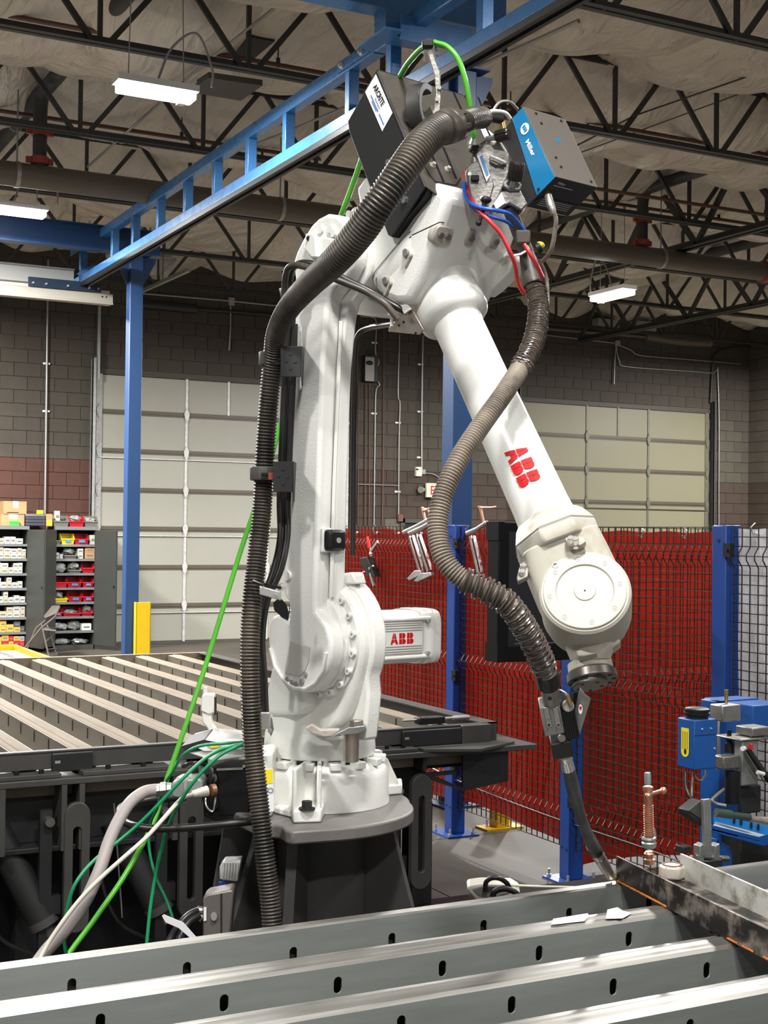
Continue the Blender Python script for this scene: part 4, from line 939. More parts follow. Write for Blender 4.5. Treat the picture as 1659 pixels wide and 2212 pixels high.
# ---------------------------------------------------------------- work piece: channel lying web down across the slats
A = V((2.163, 2.835, TZ0+.0015)); dirw = (V((2.055, 2.18, TZ0+.0015))-A).normalized(); sdw = V((0, 0, 1)).cross(dirw).normalized()
Lw = 2.2
t = thing('steel_channel', A, 'rust-edged dark steel channel lying across the front table slats', 'channel')
ob('front_flange', MB().obox(A+dirw*Lw/2+V((0, 0, .0325)), dirw*Lw/2, sdw*.003, V((0, 0, .0325))), M['scale'], t, bevel=.001)
sg = 1 if sdw.x > 0 else -1
ob('web', MB().obox(A+dirw*Lw/2+sdw*sg*.085+V((0, 0, .002)), dirw*Lw/2, sdw*.088, V((0, 0, .002))), M['scale'], t)
ob('back_flange', MB().obox(A+dirw*(Lw/2+.02)+sdw*sg*.175+V((0, 0, .0325)), dirw*Lw/2, sdw*.003, V((0, 0, .0325))), M['ltsteel'], t, bevel=.001)
g = MB(); r_ = random.Random(5)
def rustrun(u0, u1):
    u = u0
    while u < u1:
        g.sph(A+dirw*u-sdw*sg*.0035+V((0, 0, .0025+r_.uniform(0, .001))), .0022, 6, 4, (1, 1, r_.uniform(.8, 1.6))); u += .0022
rustrun(.01, .255); rustrun(.52, .56); rustrun(.58, .62); rustrun(.66, .70)
ob('rust_edge', g, M['rust'], t, kind='stuff')
ob('tack_weld', MB().sph(A+dirw*.002+V((0, 0, .012)), .005, 8, 6).sph(A+dirw*.003+V((0, 0, .02)), .004, 8, 6), M['brass'], t)
# nut / coupling between the flanges
c = at(1452, 1896, z=TZ0+.006)
t = thing('steel_nut', c, 'large pale hexagonal nut sitting inside the steel channel', 'nut')
ns = 22; rings = []
for (zz, rr) in ((0, .036), (.028, .036), (.034, .033)): rings.append([c+V((rr*math.cos(k*math.pi/3+.35)*1.0, rr*math.sin(k*math.pi/3+.35), zz)) for k in range(6)])
ob('nut_body', MB().loft(rings), mat('nut_paint', (.50, .46, .40), .4), t, bevel=.006, bseg=3)
ob('thread_hole', MB().lathe(c+V((0, 0, .034)), (0, 0, 1), [(0, .026), (.0015, .026), (.0015, .021), (-.012, .021)], 28, caps=False).cyl(c+V((0, 0, .02)), c+V((0, 0, .0205)), .021, n=24), mat('nut_rust', (.16, .06, .045), .6), t, smooth=30)
# copper spindle clamp standing behind it
c0 = at(1403, 1872, y=2.80)
P_ = lambda px, py: at(px, py, y=c0.y)
t = thing('spindle_clamp', c0, 'copper threaded clamp spindle with T handle standing behind the channel', 'clamp')
zz = lambda py: P_(1403, py).z
ax0 = P_(1403, 1872); ax1 = P_(1399, 1668)
U = (ax1-ax0); 
def ap(f_): return ax0+U*f_
def fr(py): return (1872-py)/(1872-1668)
ob('foot', MB().lathe(V((c0.x, c0.y, TZ0+.005)), (0, 0, 1), [(0, .02), (.006, .022), (.012, .014)], 20), M['copper'], t, smooth=35)
ob('foot_stem', MB().lathe(ap(fr(1866)), U, [(0, .014), (.012, .014), (.014, .010), (.024, .010)], 16), M['copper'], t, smooth=35)
ob('socket', MB().lathe(ap(fr(1852)), U, [(0, .011), (.01, .014), (.016, .010)], 12), M['copper'], t, smooth=35)
ob('collar_nut', MB().lathe(ap(fr(1832)), U, [(0, .012), (.003, .018), (.014, .0195), (.017, .0165), (.024, .0195), (.028, .018), (.030, .012)], 20), M['zinc'], t, smooth=35)
pr = []; n_ = 14; l0 = (ap(fr(1806))-ap(fr(1738))).length
for i in range(n_): pr += [(i*l0/n_, .0112), (i*l0/n_+l0/n_*.25, .0134), (i*l0/n_+l0/n_*.65, .0134), (i*l0/n_+l0/n_*.9, .0110)]
ob('thread', MB().lathe(ap(fr(1806)), U, pr, 18), M['copper'], t, smooth=30)
ob('smooth_shank', MB().lathe(ap(fr(1738)), U, [(0, .0115), (.018, .012), (.034, .012), (.036, .0135), (.046, .0135), (.048, .010)], 8), M['copper'], t, smooth=25)
ob('stem', MB().lathe(ap(fr(1694)), U, [(0, .009), (.026, .009), (.030, .0075)], 8), M['zinc'], t, smooth=25)
ob('cross_handle', MB().cyl(P_(1388, 1717)-V((0, .012, 0)), P_(1432, 1708)+V((0, .0, 0)), .0055, n=10).sph(P_(1433, 1708), .0095, 10, 8).sph(P_(1392, 1717)-V((0, .015, 0)), .009, 10, 8), M['copper'], t, smooth=40)
ob('wing_nut', MB().prism([P_(1408, 1782), P_(1416, 1790), P_(1419, 1803), P_(1412, 1818), P_(1402, 1815)], (0, .006, 0)), M['zinc'], t, bevel=.002)
# ================================================================ FAR SLATTED TABLE
YF, YB, ZT, XR = 5.15, 8.83, .95, 3.20
XL = -.4
bt = thing('slatted_table', ((XL+XR)/2, 7, 0), 'rear slatted table with dusty sloping slats behind the robot', 'table')
xs_ = [3.241-k*.2285 for k in range(17)]
XR = 3.215
rr_ = random.Random(3)
proto = None
for i, x in enumerate(xs_):
    x -= .0
    if x > XR: x = XR-.03
    g = MB()
    prof = [(-.045, -.075), (-.043, -.004), (-.037, 0), (-.015, 0), (-.011, .003), (.011, .003), (.015, 0), (.037, 0), (.043, -.004), (.045, -.075)]
    n = len(prof)
    vs = [(x+p[0], YF+.03, ZT-.004+p[1]) for p in prof]+[(x+p[0], YB-.01, ZT-.004+p[1]) for p in prof]
    vs2 = [(x+p[0]*.9, YF+.03, ZT-.008+p[1]) for p in prof]+[(x+p[0]*.9, YB-.01, ZT-.008+p[1]) for p in prof]
    g.add(vs, [(k, k+1, n+k+1, n+k) for k in range(1, n-2)]); g.add(vs2, [(k, n+k, n+k+1, k+1) for k in range(1, n-2)])
    if i == 0: continue
    o = ob('slat', g, M['slatfar'], bt)
    g = MB()
    for s_ in (-1, 1):
        g.box((x+s_*.044-.002, YF+.03, ZT-.11), (x+s_*.044+.002, YB-.01, ZT-.007))
    ob('slat_side', g, M['slatfar2'], o)
    g = MB(); y = YF+.15
    while y < YB-.1:
        if i in (5, 6) and False: pass
        g.box((x-.0485, y-.003, ZT-.062), (x-.0455, y+.003, ZT-.016)); y += .25
    ob('slots', g, M['black'], o, kind='stuff')
ob('tray', MB().box((XL, YF+.02, ZT-.17), (XR, YB-.02, ZT-.105)), mat('dusty_tray', (.34, .27, .18), .6, col2=(.16, .13, .10), nscale=3), bt)
ob('back_rail', MB().box((XL, YB, ZT-.12), (XR+.03, YB+.05, ZT+.005)), M['slatfar'], bt)
ob('right_rail', MB().box((XR, YF, ZT-.10), (XR+.045, YB, ZT+.005)).box((XR-.03, YF, ZT-.002), (XR+.045, YB, ZT+.004)), M['frame'], bt)
def seg(x0, x1, mt, y0=YF-.02, z0=ZT-.070, z1=ZT-.004): return MB().box((x0, y0, z0), (x1, YF+.02, z1))
fr_ = [(XL, 1.50), (1.72, 2.70), (3.05, XR)]
g = MB()
g.box((XL, YF, ZT-.068), (XR, YF+.025, ZT-.004)).box((XL, YF-.004, ZT-.006), (XR, YF+.03, ZT+.002))
ob('front_rail', g, M['frame'], bt, bevel=.002)
for (a, b) in ((at(113, 1650, y=YF-.02).x, at(201, 1650, y=YF-.02).x), (at(870, 1600, y=YF-.02).x, at(998, 1590, y=YF-.02).x)):
    o = ob('joint_plate', MB().box((a, YF-.02, ZT-.078), (b, YF-.002, ZT-.008)), M['dark'], bt, bevel=.004)
    ob('slot', MB().box((a+.01, YF-.022, ZT-.045), (a+.03, YF-.019, ZT-.035)), M['grey'], o)
ob('end_angle', MB().box((at(998, 1590, y=YF-.02).x, YF-.025, ZT-.085), (XR, YF-.002, ZT-.0)), M['frame'], bt, bevel=.003)
# bolted flanges under the rail
for (a, b) in ((0, 118), (203, 385), (700, 890), (1000, 1055)):
    xa, xb = at(a, 1680, z=ZT-.072).x, at(b, 1660, z=ZT-.072).x
    xa = max(xa, XL); o = ob('flange_plate', MB().box((xa, YF-.075, ZT-.09), (xb, YF+.03, ZT-.074)), M['frame'], bt, bevel=.002)
    n_ = 2
    for k in range(n_):
        xx = xa+(xb-xa)*(.3+.4*k); ob('bolt', MB().cyl((xx, YF-.045, ZT-.074), (xx, YF-.045, ZT-.060), .010, n=6), M['black'], o)
# main box beam and end cantilever
ob('main_beam', MB().box((XL, YF-.09, ZT-.115), (XR+.2, YF+.25, ZT-.091)), M['frame'], bt, bevel=.003)
ob('beam_web', MB().box((XL, YF+.05, ZT-.35), (XR-.3, YF+.07, ZT-.115)).box((XL, YF-.04, ZT-.37), (XR-.3, YF+.2, ZT-.35)), M['dark'], bt, bevel=.003)
zt = .872
pA = [at(915, 1618, z=zt), at(1040, 1617, z=zt), at(1112, 1601, z=zt), at(1040, 1578, z=zt)]
ob('end_gusset_plate', MB().prism([(pA[0].x, pA[0].y, zt), (pA[1].x, pA[1].y, zt), (pA[2].x, pA[2].y, zt), (XR+.02, YF+.35, zt), (pA[0].x, YF+.3, zt)], (0, 0, -.014)), M['frame'], bt, bevel=.002)
e0 = pA[0]; yb_ = e0.y+.02
xe = at(1098, 1640, y=yb_).x
g = MB().box((e0.x+.01, yb_, .775), (e0.x+.028, yb_+.3, zt-.014)).box((e0.x+.01, yb_+.02, .745), (xe-.25, yb_+.04, .76)).box((e0.x+.02, yb_+.12, .76), (xe-.02, yb_+.14, zt-.014))
g.prism([(e0.x+.02, yb_+.0, .76), (xe-.22, yb_+.0, .67), (xe-.22, yb_+.30, .67), (e0.x+.02, yb_+.30, .76)], (0, 0, .012))
g.prism([(xe-.22, yb_+.02, .67), (xe, yb_+.0, .70), (xe, yb_+.0, zt-.014), (xe-.22, yb_+.02, zt-.014)], (0, .012, 0))
g.box((xe-.015, yb_, .70), (xe, yb_+.3, zt-.014))
ob('end_box_beam', g, M['dark'], bt)
g = MB()
for (a, b) in ((0, 145), (172, 385)):
    xa, xb = max(XL, at(a, 1730, y=YF-.09).x), at(b, 1730, y=YF-.09).x
    for (c_, d_) in (((xa, ZT-.115), (xa+.02, ZT-.36)), ((xb-.02, ZT-.115), (xb, ZT-.36))): g.box((c_[0], YF-.09, d_[1]), (d_[0], YF+.06, c_[1]))
ob('beam_end_plates', g, M['frame'], bt, kind='stuff')
# slotted guide links and lifting cylinders under the table
def link(px_, lab_, cyl=True):
    x = px_
    t_ = thing('slotted_link', (x, YF-.1, .2), lab_, 'linkage', 'slotted guide links under the rear table')
    o_ = []; i_ = []
    w = .048
    for k in range(13):
        a_ = math.pi*k/12; o_.append((x+w*math.cos(a_), YF-.10, .72+w*math.sin(a_)))
    for k in range(13):
        a_ = math.pi+math.pi*k/12; o_.append((x+w*math.cos(a_), YF-.10, .33+w*math.sin(a_)))
    iw = .016
    for k in range(13):
        a_ = math.pi*k/12; i_.append((x+iw*math.cos(a_), YF-.10, .66+iw*math.sin(a_)))
    for k in range(13):
        a_ = math.pi+math.pi*k/12; i_.append((x+iw*math.cos(a_), YF-.10, .37+iw*math.sin(a_)))
    n = 26; vs = o_+i_+[(p[0], p[1]+.03, p[2]) for p in o_]+[(p[0], p[1]+.03, p[2]) for p in i_]
    f = []
    for k in range(n):
        k2 = (k+1) % n
        f += [(k, k2, n+k2, n+k), (2*n+k, 3*n+k, 3*n+k2, 2*n+k2), (k, 2*n+k, 2*n+k2, k2), (n+k, n+k2, 3*n+k2, 3*n+k)]
    ob('link_plate', MB().add(vs, f), M['frame'], t_, bevel=.003)
    ob('side_bar', MB().box((x-.13, YF-.06, .15), (x-.085, YF-.03, .74)).box((x-.085, YF-.06, .35), (x-.05, YF-.03, .42)), M['dark'], t_)
    ob('pin', MB().cyl((x-.10, YF-.09, .70), (x-.10, YF-.02, .70), .018, n=12), M['steel'], t_, smooth=30)
    if cyl:
        c_ = thing('lift_cylinder', (x-.18, YF-.0, .2), 'dark hydraulic cylinder slanting beside the slotted link '+lab_.split(',')[1].strip(), 'cylinder', 'lifting cylinders under the rear table')
        ob('barrel', MB().cyl((x-.27, YF+.05, .66), (x-.11, YF-.02, .33), .055, n=20), M['dark'], c_, smooth=40)
        ob('end_cap', MB().lathe((x-.11, YF-.02, .33), V((.16, -.07, -.33)), [(0, .058), (.03, .058), (.035, .035), (.08, .03)], 20), M['frame'], c_, smooth=40)
        ob('hose', MB().tube(curve([(x-.27, YF, .66), (x-.34, YF-.03, .5), (x-.28, YF-.05, .3), (x-.14, YF-.05, .2)]), .007, 6), M['rubber'], c_)
link(at(168, 1780, y=YF-.1).x, 'slotted guide link, leftmost under the rear table')
link(at(415, 1780, y=YF-.1).x, 'slotted guide link, behind the cables under the rear table')
link(at(912, 1740, y=YF-.1).x, 'slotted guide link, right of the robot pedestal', False)
for x in (XL+.2, 1.2, 2.1, 2.95):
    ob('leg', MB().box((x, YF+.2, 0), (x+.1, YF+.3, ZT-.37)), M['dark'], bt)
    ob('leg', MB().box((x, YB-.3, 0), (x+.1, YB-.2, ZT-.17)), M['dark'], bt)
ob('skirt_sheet', MB().box((XL, YF+.31, .05), (2.95, YF+.33, ZT-.115)), M['black'], bt)
ob('base_beam', MB().box((XL, YF-.35, 0), (3.0, YF-.2, .1)), M['dark'], bt)
# small level lying on the rear table
c = at(925, 1560, z=ZT+.01)
t = thing('clamp_tool', c, 'small black and steel clamp lying on the right end of the rear table', 'tool')
ob('tool_body', MB().box((c.x-.06, c.y-.03, ZT+.004), (c.x+.07, c.y+.02, ZT+.035)), M['black'], t, bevel=.004)
ob('tool_rod', MB().cyl((c.x-.13, c.y, ZT+.024), (c.x+.16, c.y-.01, ZT+.024), .006, n=8).cyl((c.x+.12, c.y-.01, ZT+.024), (c.x+.2, c.y-.012, ZT+.024), .010, n=8), M['steel'], t)
# raised dark sill on the floor between pedestal and fence
g = MB().box((2.3, 4.95, 0), (4.02, 5.40, .13)); ob('floor_sill', g, mat('sill_black', (.012, .012, .012), .5), None, 'long dark steel sill lying on the floor behind the front table', 'sill', bevel=.004)
# ================================================================ PEDESTAL AND ROBOT
PHI = math.radians(40)
Rh = V((math.cos(YAW), -math.sin(YAW), 0)); Fh = V((math.sin(YAW), math.cos(YAW), 0)); Z = V((0, 0, 1))
S_ = math.cos(PHI)*Rh+math.sin(PHI)*Fh          # axis-2 direction (towards the motor)
R_ = math.sin(PHI)*Rh-math.cos(PHI)*Fh          # reach direction
B0 = at(689, 1745, d=3.9); BZ = 1.022; B0.z = BZ
def RP(rho, s, z): return V((B0.x, B0.y, 0))+R_*rho+S_*s+Z*z
def RS(px, py, s): return on(px, py, B0+S_*s, S_)
def RR(px, py, rho): return on(px, py, B0+R_*rho, R_)
# ---- pedestal
pd = thing('robot_pedestal', (B0.x, B0.y, 0), 'dark grey steel pedestal with sloping gussets carrying the robot', 'pedestal')
tp = [at(608, 1784, z=BZ), at(616, 1792, z=BZ), at(632, 1796, z=BZ)]
c_ = V((B0.x, B0.y, BZ)); R0 = .262
aR = at(885, 1735, z=BZ); R0 = (aR-c_).length
a1 = math.atan2((tp[2]-c_).y, (tp[2]-c_).x)
pts = list(tp)
n_ = 34; s0 = math.atan2((at(700, 1791, z=BZ)-c_).y, (at(700, 1791, z=BZ)-c_).x)
Rf = (at(700, 1791, z=BZ)-c_).length
for k in range(n_+1):
    f_ = k/n_; a_ = s0+f_*math.radians(215); rr0 = Rf+(R0-Rf)*min(1, f_*2.6); pts.append(c_+V((rr0*math.cos(a_), rr0*math.sin(a_), 0)))
pts.append(c_-Rh*.30+Fh*.12); pts.append(c_-Rh*.30-Fh*.05); pts.append(at(560, 1778, z=BZ))
ob('top_plate', MB().prism(pts, (0, 0, -.036)), mat('plate_paint', (.16, .15, .14), .45, noise=.25, nscale=4, bump=.08, bscale=60), pd, bevel=.006)
ob('drum', MB().cyl((B0.x, B0.y, .02), (B0.x, B0.y, BZ-.036), .15, n=48), M['ped'], pd, smooth=40)
ob('foot_plate', MB().box((B0.x-.55, B0.y-.5, 0), (B0.x+.6, B0.y+.55, .025)), M['ped'], pd)
def gusset(ang, top, bot, th=.02, nm='gusset'):
    d = (math.cos(ang)*Rh+math.sin(ang)*-Fh); n = Z.cross(d).normalized()
    base = V((B0.x, B0.y, 0))
    ob(nm, MB().prism([base+d*.13+Z*(BZ-.037)-n*th/2, base+d*top+Z*(BZ-.037)-n*th/2, base+d*bot+Z*.02-n*th/2, base+d*.13+Z*.02-n*th/2], n*th), M['ped'], pd, bevel=.002)
gusset(math.radians(22), .225, .50); gusset(math.radians(104), .24, .40, .03); gusset(math.radians(165), .27, .42); gusset(math.radians(-60), .22, .5); gusset(math.radians(-130), .22, .5)
gusset(math.radians(140), .21, .52)
# ---- robot
rb = thing('industrial_robot', (B0.x, B0.y, BZ), 'large white six-axis welding robot with red lettering on its arm', 'robot')
def axl(c, prof, n=40, mt=None, name='ring', sm=35, ax=None, parent=None): return ob(name, MB().lathe(c, S_ if ax is None else ax, prof, n), mt or M['robot'], parent or rb, smooth=sm)
cz = lambda z: V((B0.x, B0.y, z))
ob('base_casting', MB().lathe(cz(BZ+.001), Z, [(0, .201), (.084, .198), (.102, .190), (.118, .172), (.122, .165), (.122, .15), (.11, .148)], 56), M['cast'], rb, smooth=50)
def bblock(px0, py0, px1, py1, dep, ztop, name='base_rib', mt='robot'):
    """upright block on the base flank, seen from px0 to px1"""
    a, b = at(px0, py0, z=BZ+.001), at(px1, py1, z=BZ+.001); d = (b-a); bk = (c_-(a+b)/2); bk.z = 0; bk.normalize()
    return ob(name, MB().prism([a, b, b+bk*dep, a+bk*dep], (0, 0, ztop-BZ)), M[mt], rb, bevel=.005)
bblock(632, 1779, 694, 1777, .12, BZ+.034, 'foot')
bblock(629, 1774, 639, 1774, .13, 1.160); bblock(683, 1774, 694, 1773, .13, 1.160)
bblock(640, 1752, 682, 1752, .08, 1.142, 'foot_web')
bblock(590, 1757, 634, 1768, .14, BZ+.02, 'foot'); 
f = RP(.0, .0, 0)
for sgn, (p0, p1) in enumerate((((846, 1722), (869, 1716)),)):
    a, b = at(*p0, z=BZ+.001), at(*p1, z=BZ+.001)
    bk = Fh*.10
    ob('foot', MB().prism([a-Rh*.06, b, b+bk, a-Rh*.06+bk], (0, 0, .03)), M['robot'], rb, bevel=.005)
    ob('foot_web', MB().prism([a-Rh*.05+Fh*.04, a+Rh*.022+Fh*.04+Z*.03, a-Rh*.012+Fh*.04+Z*.10, a-Rh*.05+Fh*.04+Z*.13], Fh*.03), M['robot'], rb, bevel=.004)
q = at(663, 1748, z=BZ+.036)
ob('anchor_bolt', MB().cyl(q, q+Z*.004, .022, n=20).cyl(q+Z*.004, q+Z*.022, .014, n=6), M['dark'], rb)
for k in range(9):                           # blocks on the top of the base
    a_ = -2.6+k*.42; d_ = V((math.cos(a_), math.sin(a_), 0))
    ob('rib_block', MB().obox(cz(BZ+.124)+d_*.172, d_*.018, Z.cross(d_)*.016, Z*.010), M['robot'], rb, bevel=.003)
g = MB()
for k in range(20):
    a_ = k*math.pi/10; d_ = V((math.cos(a_), math.sin(a_), 0)); g.cyl(cz(BZ+.112)+d_*.148, cz(BZ+.140)+d_*.148, .0095, n=10)
ob('ring_bolts', g, M['robot'], rb, smooth=40, kind='stuff')
ob('neck', MB().lathe(cz(BZ+.10), Z, [(0, .135), (.05, .135)], 40), M['cast'], rb, smooth=40)
# side cabinet of the base: connector housing on the left
cb = [at(546, 1775, z=BZ+.002), at(600, 1767, z=BZ+.002)]
ob('side_housing', MB().prism([at(545, 1772, z=BZ+.002), at(588, 1764, z=BZ+.002), at(588, 1764, z=BZ+.002)+Fh*.18, at(545, 1772, z=BZ+.002)+Fh*.18], (0, 0, .17)), M['robot'], rb, bevel=.006)
def lab_px(poly, d, mt, par, name='label', th=.0008):
    p = [at(a, b, d=d) for a, b in poly]; return ob(name, MB().prism(p, -FW*th), mt, par)
dq = (at(566, 1764, z=BZ+.002)).dot(FW)
TL = []
# turret
def ringpts(c, e1, e2, a, b, n, p=2.0):
    o = []
    for k in range(n):
        t_ = 2*math.pi*k/n; ct, st = math.cos(t_), math.sin(t_)
        o.append(c+e1*a*math.copysign(abs(ct)**(2/p), ct)+e2*b*math.copysign(abs(st)**(2/p), st))
    return o
zt_ = at(684, 1618, d=3.9).z
T0 = zt_-.012
ob('turret_skirt', MB().lathe(cz(T0), Z, [(0, .150), (.004, .158), (.02, .160), (.06, .157), (.075, .152)], 56), M['cast'], rb, smooth=40)
ob('skirt_seam', MB().lathe(cz(T0-.008), Z, [(0, .146), (.010, .146)], 56), M['dark'], rb, smooth=40)
rings = [ringpts(cz(T0+.07), R_, S_, .152, .152, 40), ringpts(cz(T0+.11), R_, S_, .150, .150, 40, 2.1), ringpts(RP(.005, -.02, T0+.15), R_, S_, .140, .128, 40, 2.5),
         ringpts(RP(.01, -.04, T0+.20), R_, S_, .115, .098, 40, 3), ringpts(RP(.02, -.045, T0+.25), R_, S_, .10, .075, 40, 3.4), ringpts(RP(.03, -.05, T0+.30), R_, S_, .09, .06, 40, 3.4)]
ob('turret_body', MB().loft(rings), M['cast'], rb, smooth=50)
# left housing under the arm
p = [RS(a, b, -.165) for a, b in ((585, 1440), (600, 1430), (650, 1480), (655, 1520), (640, 1545), (578, 1545), (572, 1500))]
ob('turret_housing', MB().prism(p, S_*.10), M['cast'], rb, bevel=.014, bseg=3)
# axis 2 geometry
SA = -.19
O2 = RS(649, 1385, SA); O3 = RS(699, 548, SA)
def O2s(s): return O2+S_*(s-SA)
# cheek
ck = []
sC = -.114
c2 = O2s(sC); rC = .166
def inpl(c, r, a0, a1_, n): return [c+R_*r*math.cos(math.radians(a0+(a1_-a0)*k/n))+Z*r*math.sin(math.radians(a0+(a1_-a0)*k/n)) for k in range(n+1)]
ck = inpl(c2, rC, 215, -22, 30)
ck += [RS(a, b, sC) for a, b in ((765, 1482), (757, 1512), (747, 1540), (733, 1562), (716, 1580), (690, 1592), (660, 1590), (655, 1560), (655, 1520))]
ob('cheek', MB().prism(ck, S_*.094), M['cast'], rb, bevel=.016, bseg=3)
ck2 = inpl(c2+S_*.03, rC+.012, 150, -30, 24)+[RS(a, b, sC+.03) for a, b in ((795, 1500), (790, 1560), (785, 1600), (700, 1600))]
ob('cheek_band', MB().prism(ck2, S_*.05), M['cast'], rb, bevel=.008)
p = [RS(a, b, sC+.02) for a, b in ((745, 1262), (741, 1238), (757, 1236), (762, 1240), (768, 1262))]
ob('lifting_lug', MB().prism(p, S_*.04), M['robot'], rb, bevel=.005)
ob('bolt_ring', MB().lathe(c2-S_*.006, S_, [(0, .150), (.0, .156), (.012, .157)], 48), M['robot'], rb, smooth=40)
ob('gear_ring', MB().lathe(c2-S_*.035, S_, [(0, .118), (.004, .128), (.02, .132), (.05, .140)], 48), M['robot'], rb, smooth=40)
for k in range(14):
    a_ = math.radians(-130+k*20); q = c2+R_*.146*math.cos(a_)+Z*.146*math.sin(a_)
    ob('cap_bolt', MB().lathe(q-S_*.016, S_, [(0, .0045), (.0, .0095), (.018, .0095)], 14), M['robot'], rb, smooth=35)
    ob('socket', MB().cyl(q-S_*.0165, q-S_*.0158, .0045, n=6), M['grey'], rb)
# motor 2
mo = O2s(-.02)
mrings = []
def mring(s, a, b, p=4.5, dz=0): return ringpts(O2s(s)+Z*dz, R_, Z, a, b, 40, p)
ob('motor_flange', MB().loft([mring(-.03, .098, .098, 4), mring(.012, .098, .098, 4), mring(.02, .09, .09, 4)]), M['robot'], rb, smooth=35)
ob('motor_body', MB().loft([mring(.01, .072, .074, 4.5), mring(.185, .072, .074, 4.5)]), M['robot'], rb, smooth=35)
ob('motor_band', MB().loft([mring(.186, .075, .077, 5), mring(.205, .075, .077, 5), mring(.208, .077, .079, 5), mring(.225, .077, .079, 5), mring(.227, .073, .075, 5), mring(.232, .073, .075, 5), mring(.234, .076, .078, 5), mring(.252, .076, .078, 5), mring(.256, .070, .072, 5)]), M['robot'], rb, smooth=35)
for dz in (-.062, .062): ob('motor_tie', MB().cyl(O2s(.01)+R_*.074+Z*dz*.86, O2s(.21)+R_*.074+Z*dz*.86, .007, n=10), M['robot'], rb, smooth=40)
pl = ob('motor_plate', MB().obox(O2s(.10)+R_*.0742, S_*.082, Z*.046, R_*.003), M['robot'], rb, bevel=.002)
for dz in (.022, .029, .036, .042, -.022, -.029, -.036, -.042): ob('cooling_slot', MB().obox(O2s(.10)+R_*.0775+Z*dz, S_*.078, Z*.0013, R_*.0006), M['grey'], pl)
ob('motor_screw', MB().cyl(O2s(.198)+R_*.07+Z*.045, O2s(.198)+R_*.085+Z*.045, .006, n=8).cyl(O2s(.198)+R_*.07-Z*.045, O2s(.198)+R_*.085-Z*.045, .006, n=8), M['grey'], rb)
# ABB style red letters from quartered solid shapes
def letters(f, L, H, par, name='lettering'):
    """f(u, v) -> world point and normal offset; u along the word, v upward"""
    g = .018; W_ = .86; out = []
    def poly(pts): out.append(pts)
    def arc(cx__, cy__, rx, ry, a0, a1_, n=6): return [(cx__+rx*math.cos(math.radians(a0+(a1_-a0)*k/n)), cy__+ry*math.sin(math.radians(a0+(a1_-a0)*k/n))) for k in range(n+1)]
    m = .48
    poly([(0, 0), (.25, 0), (.30, .17), (.43-g, .17), (.43-g, m-g), (.155, m-g)]); poly([(.93, 0), (.66, 0), (.61, .17), (.43+g, .17), (.43+g, m-g), (.76, m-g)])
    poly([(.165, m+g), (.43-g, m+g), (.43-g, 1), (.32, 1)]); poly([(.43+g, m+g), (.75, m+g), (.58, 1), (.43+g, 1)])
    for o in (1.06, 2.02):
        poly([(o, 0), (o+.36-g, 0), (o+.36-g, m-g), (o, m-g)]); poly([(o, m+g), (o+.36-g, m+g), (o+.36-g, 1), (o, 1)])
        poly([(o+.36+g, 0), (o+.55, 0)]+arc(o+.57, m/2, .26, m/2, -90, 75)+[(o+.62, m-g), (o+.36+g, m-g)])
        poly([(o+.36+g, m+g), (o+.62, m+g)]+arc(o+.55, m+g+.25, .22, .25, -60, 90)+[(o+.36+g, 1)])
    T_ = 2.86
    b = MB()
    for pts in out:
        P = []
        for i in range(len(pts)):            # subdivide edges so letters can wrap
            (x0_, y0_), (x1_, y1_) = pts[i], pts[(i+1) % len(pts)]
            P += [(x0_+(x1_-x0_)*k/2, y0_+(y1_-y0_)*k/2) for k in range(2)]
        cx__ = sum(p[0] for p in P)/len(P); cy__ = sum(p[1] for p in P)/len(P)
        vs = [f(cx__/T_*L, cy__*H)]+[f(p[0]/T_*L, p[1]*H) for p in P]
        b.add(vs, [(0, 1+i, 1+(i+1) % len(P)) for i in range(len(P))])
    return ob(name, b, M['logored'], par, 'red block letters')
cM = O2s(.062)+R_*.0776-Z*.0155
letters(lambda u, v: cM+S_*u+Z*v, .085, .031, pl)
# ---- lower arm
topout = [(636, 600), (632, 568), (640, 543), (655, 513), (671, 487), (686, 472), (706, 461), (728, 464), (746, 480), (758, 505), (764, 540), (760, 570), (745, 600), (722, 625), (708, 645)]
rightl = [(704, 667), (701, 723), (696, 783), (692, 887), (687, 1050), (683, 1186), (679, 1290), (680, 1320)]
bot = [(705, 1352), (714, 1385), (712, 1420), (702, 1455), (684, 1482), (660, 1496), (638, 1493), (612, 1473), (592, 1443), (582, 1415), (578, 1385), (580, 1352), (586, 1332), (600, 1326), (613, 1331), (622, 1340), (626, 1322), (621, 1300), (612, 1285)]
left = [(610, 1240), (616, 1186), (624, 1118), (626, 1050), (626, 947), (629, 850), (632, 741), (636, 680)]
front = [RS(a, b, SA) for a, b in topout+rightl+bot+left]
la = ob('lower_arm', MB().prism(front, S_*.052), M['cast'], rb, bevel=.011, bseg=3)
back = [RS(a, b, SA) for a, b in topout[:8]+[(752, 480), (768, 510), (772, 545), (766, 585), (745, 620), (722, 650), (714, 680), (709, 730), (702, 800), (699, 890), (693, 1050), (690, 1186), (688, 1300)]+bot[1:]+left]
ob('arm_rear_half', MB().prism([p_+S_*.050 for p_ in back], S_*.040), M['cast'], rb, bevel=.006)
rib = [RS(a, b, SA)+S_*.045 for a, b in ((706, 690), (702, 790), (697, 900), (691, 1050), (687, 1190), (685, 1290))]
ob('edge_rib', MB().tube([p_+R_*.004 for p_ in rib], .006, 8), M['robot'], rb, smooth=50)
ob('cable_opening', MB().prism([RS(a, b, SA-.0012) for a, b in ((590, 1302), (604, 1290), (618, 1305), (624, 1325), (622, 1340), (608, 1333), (592, 1318))], S_*.001), M['black'], rb)
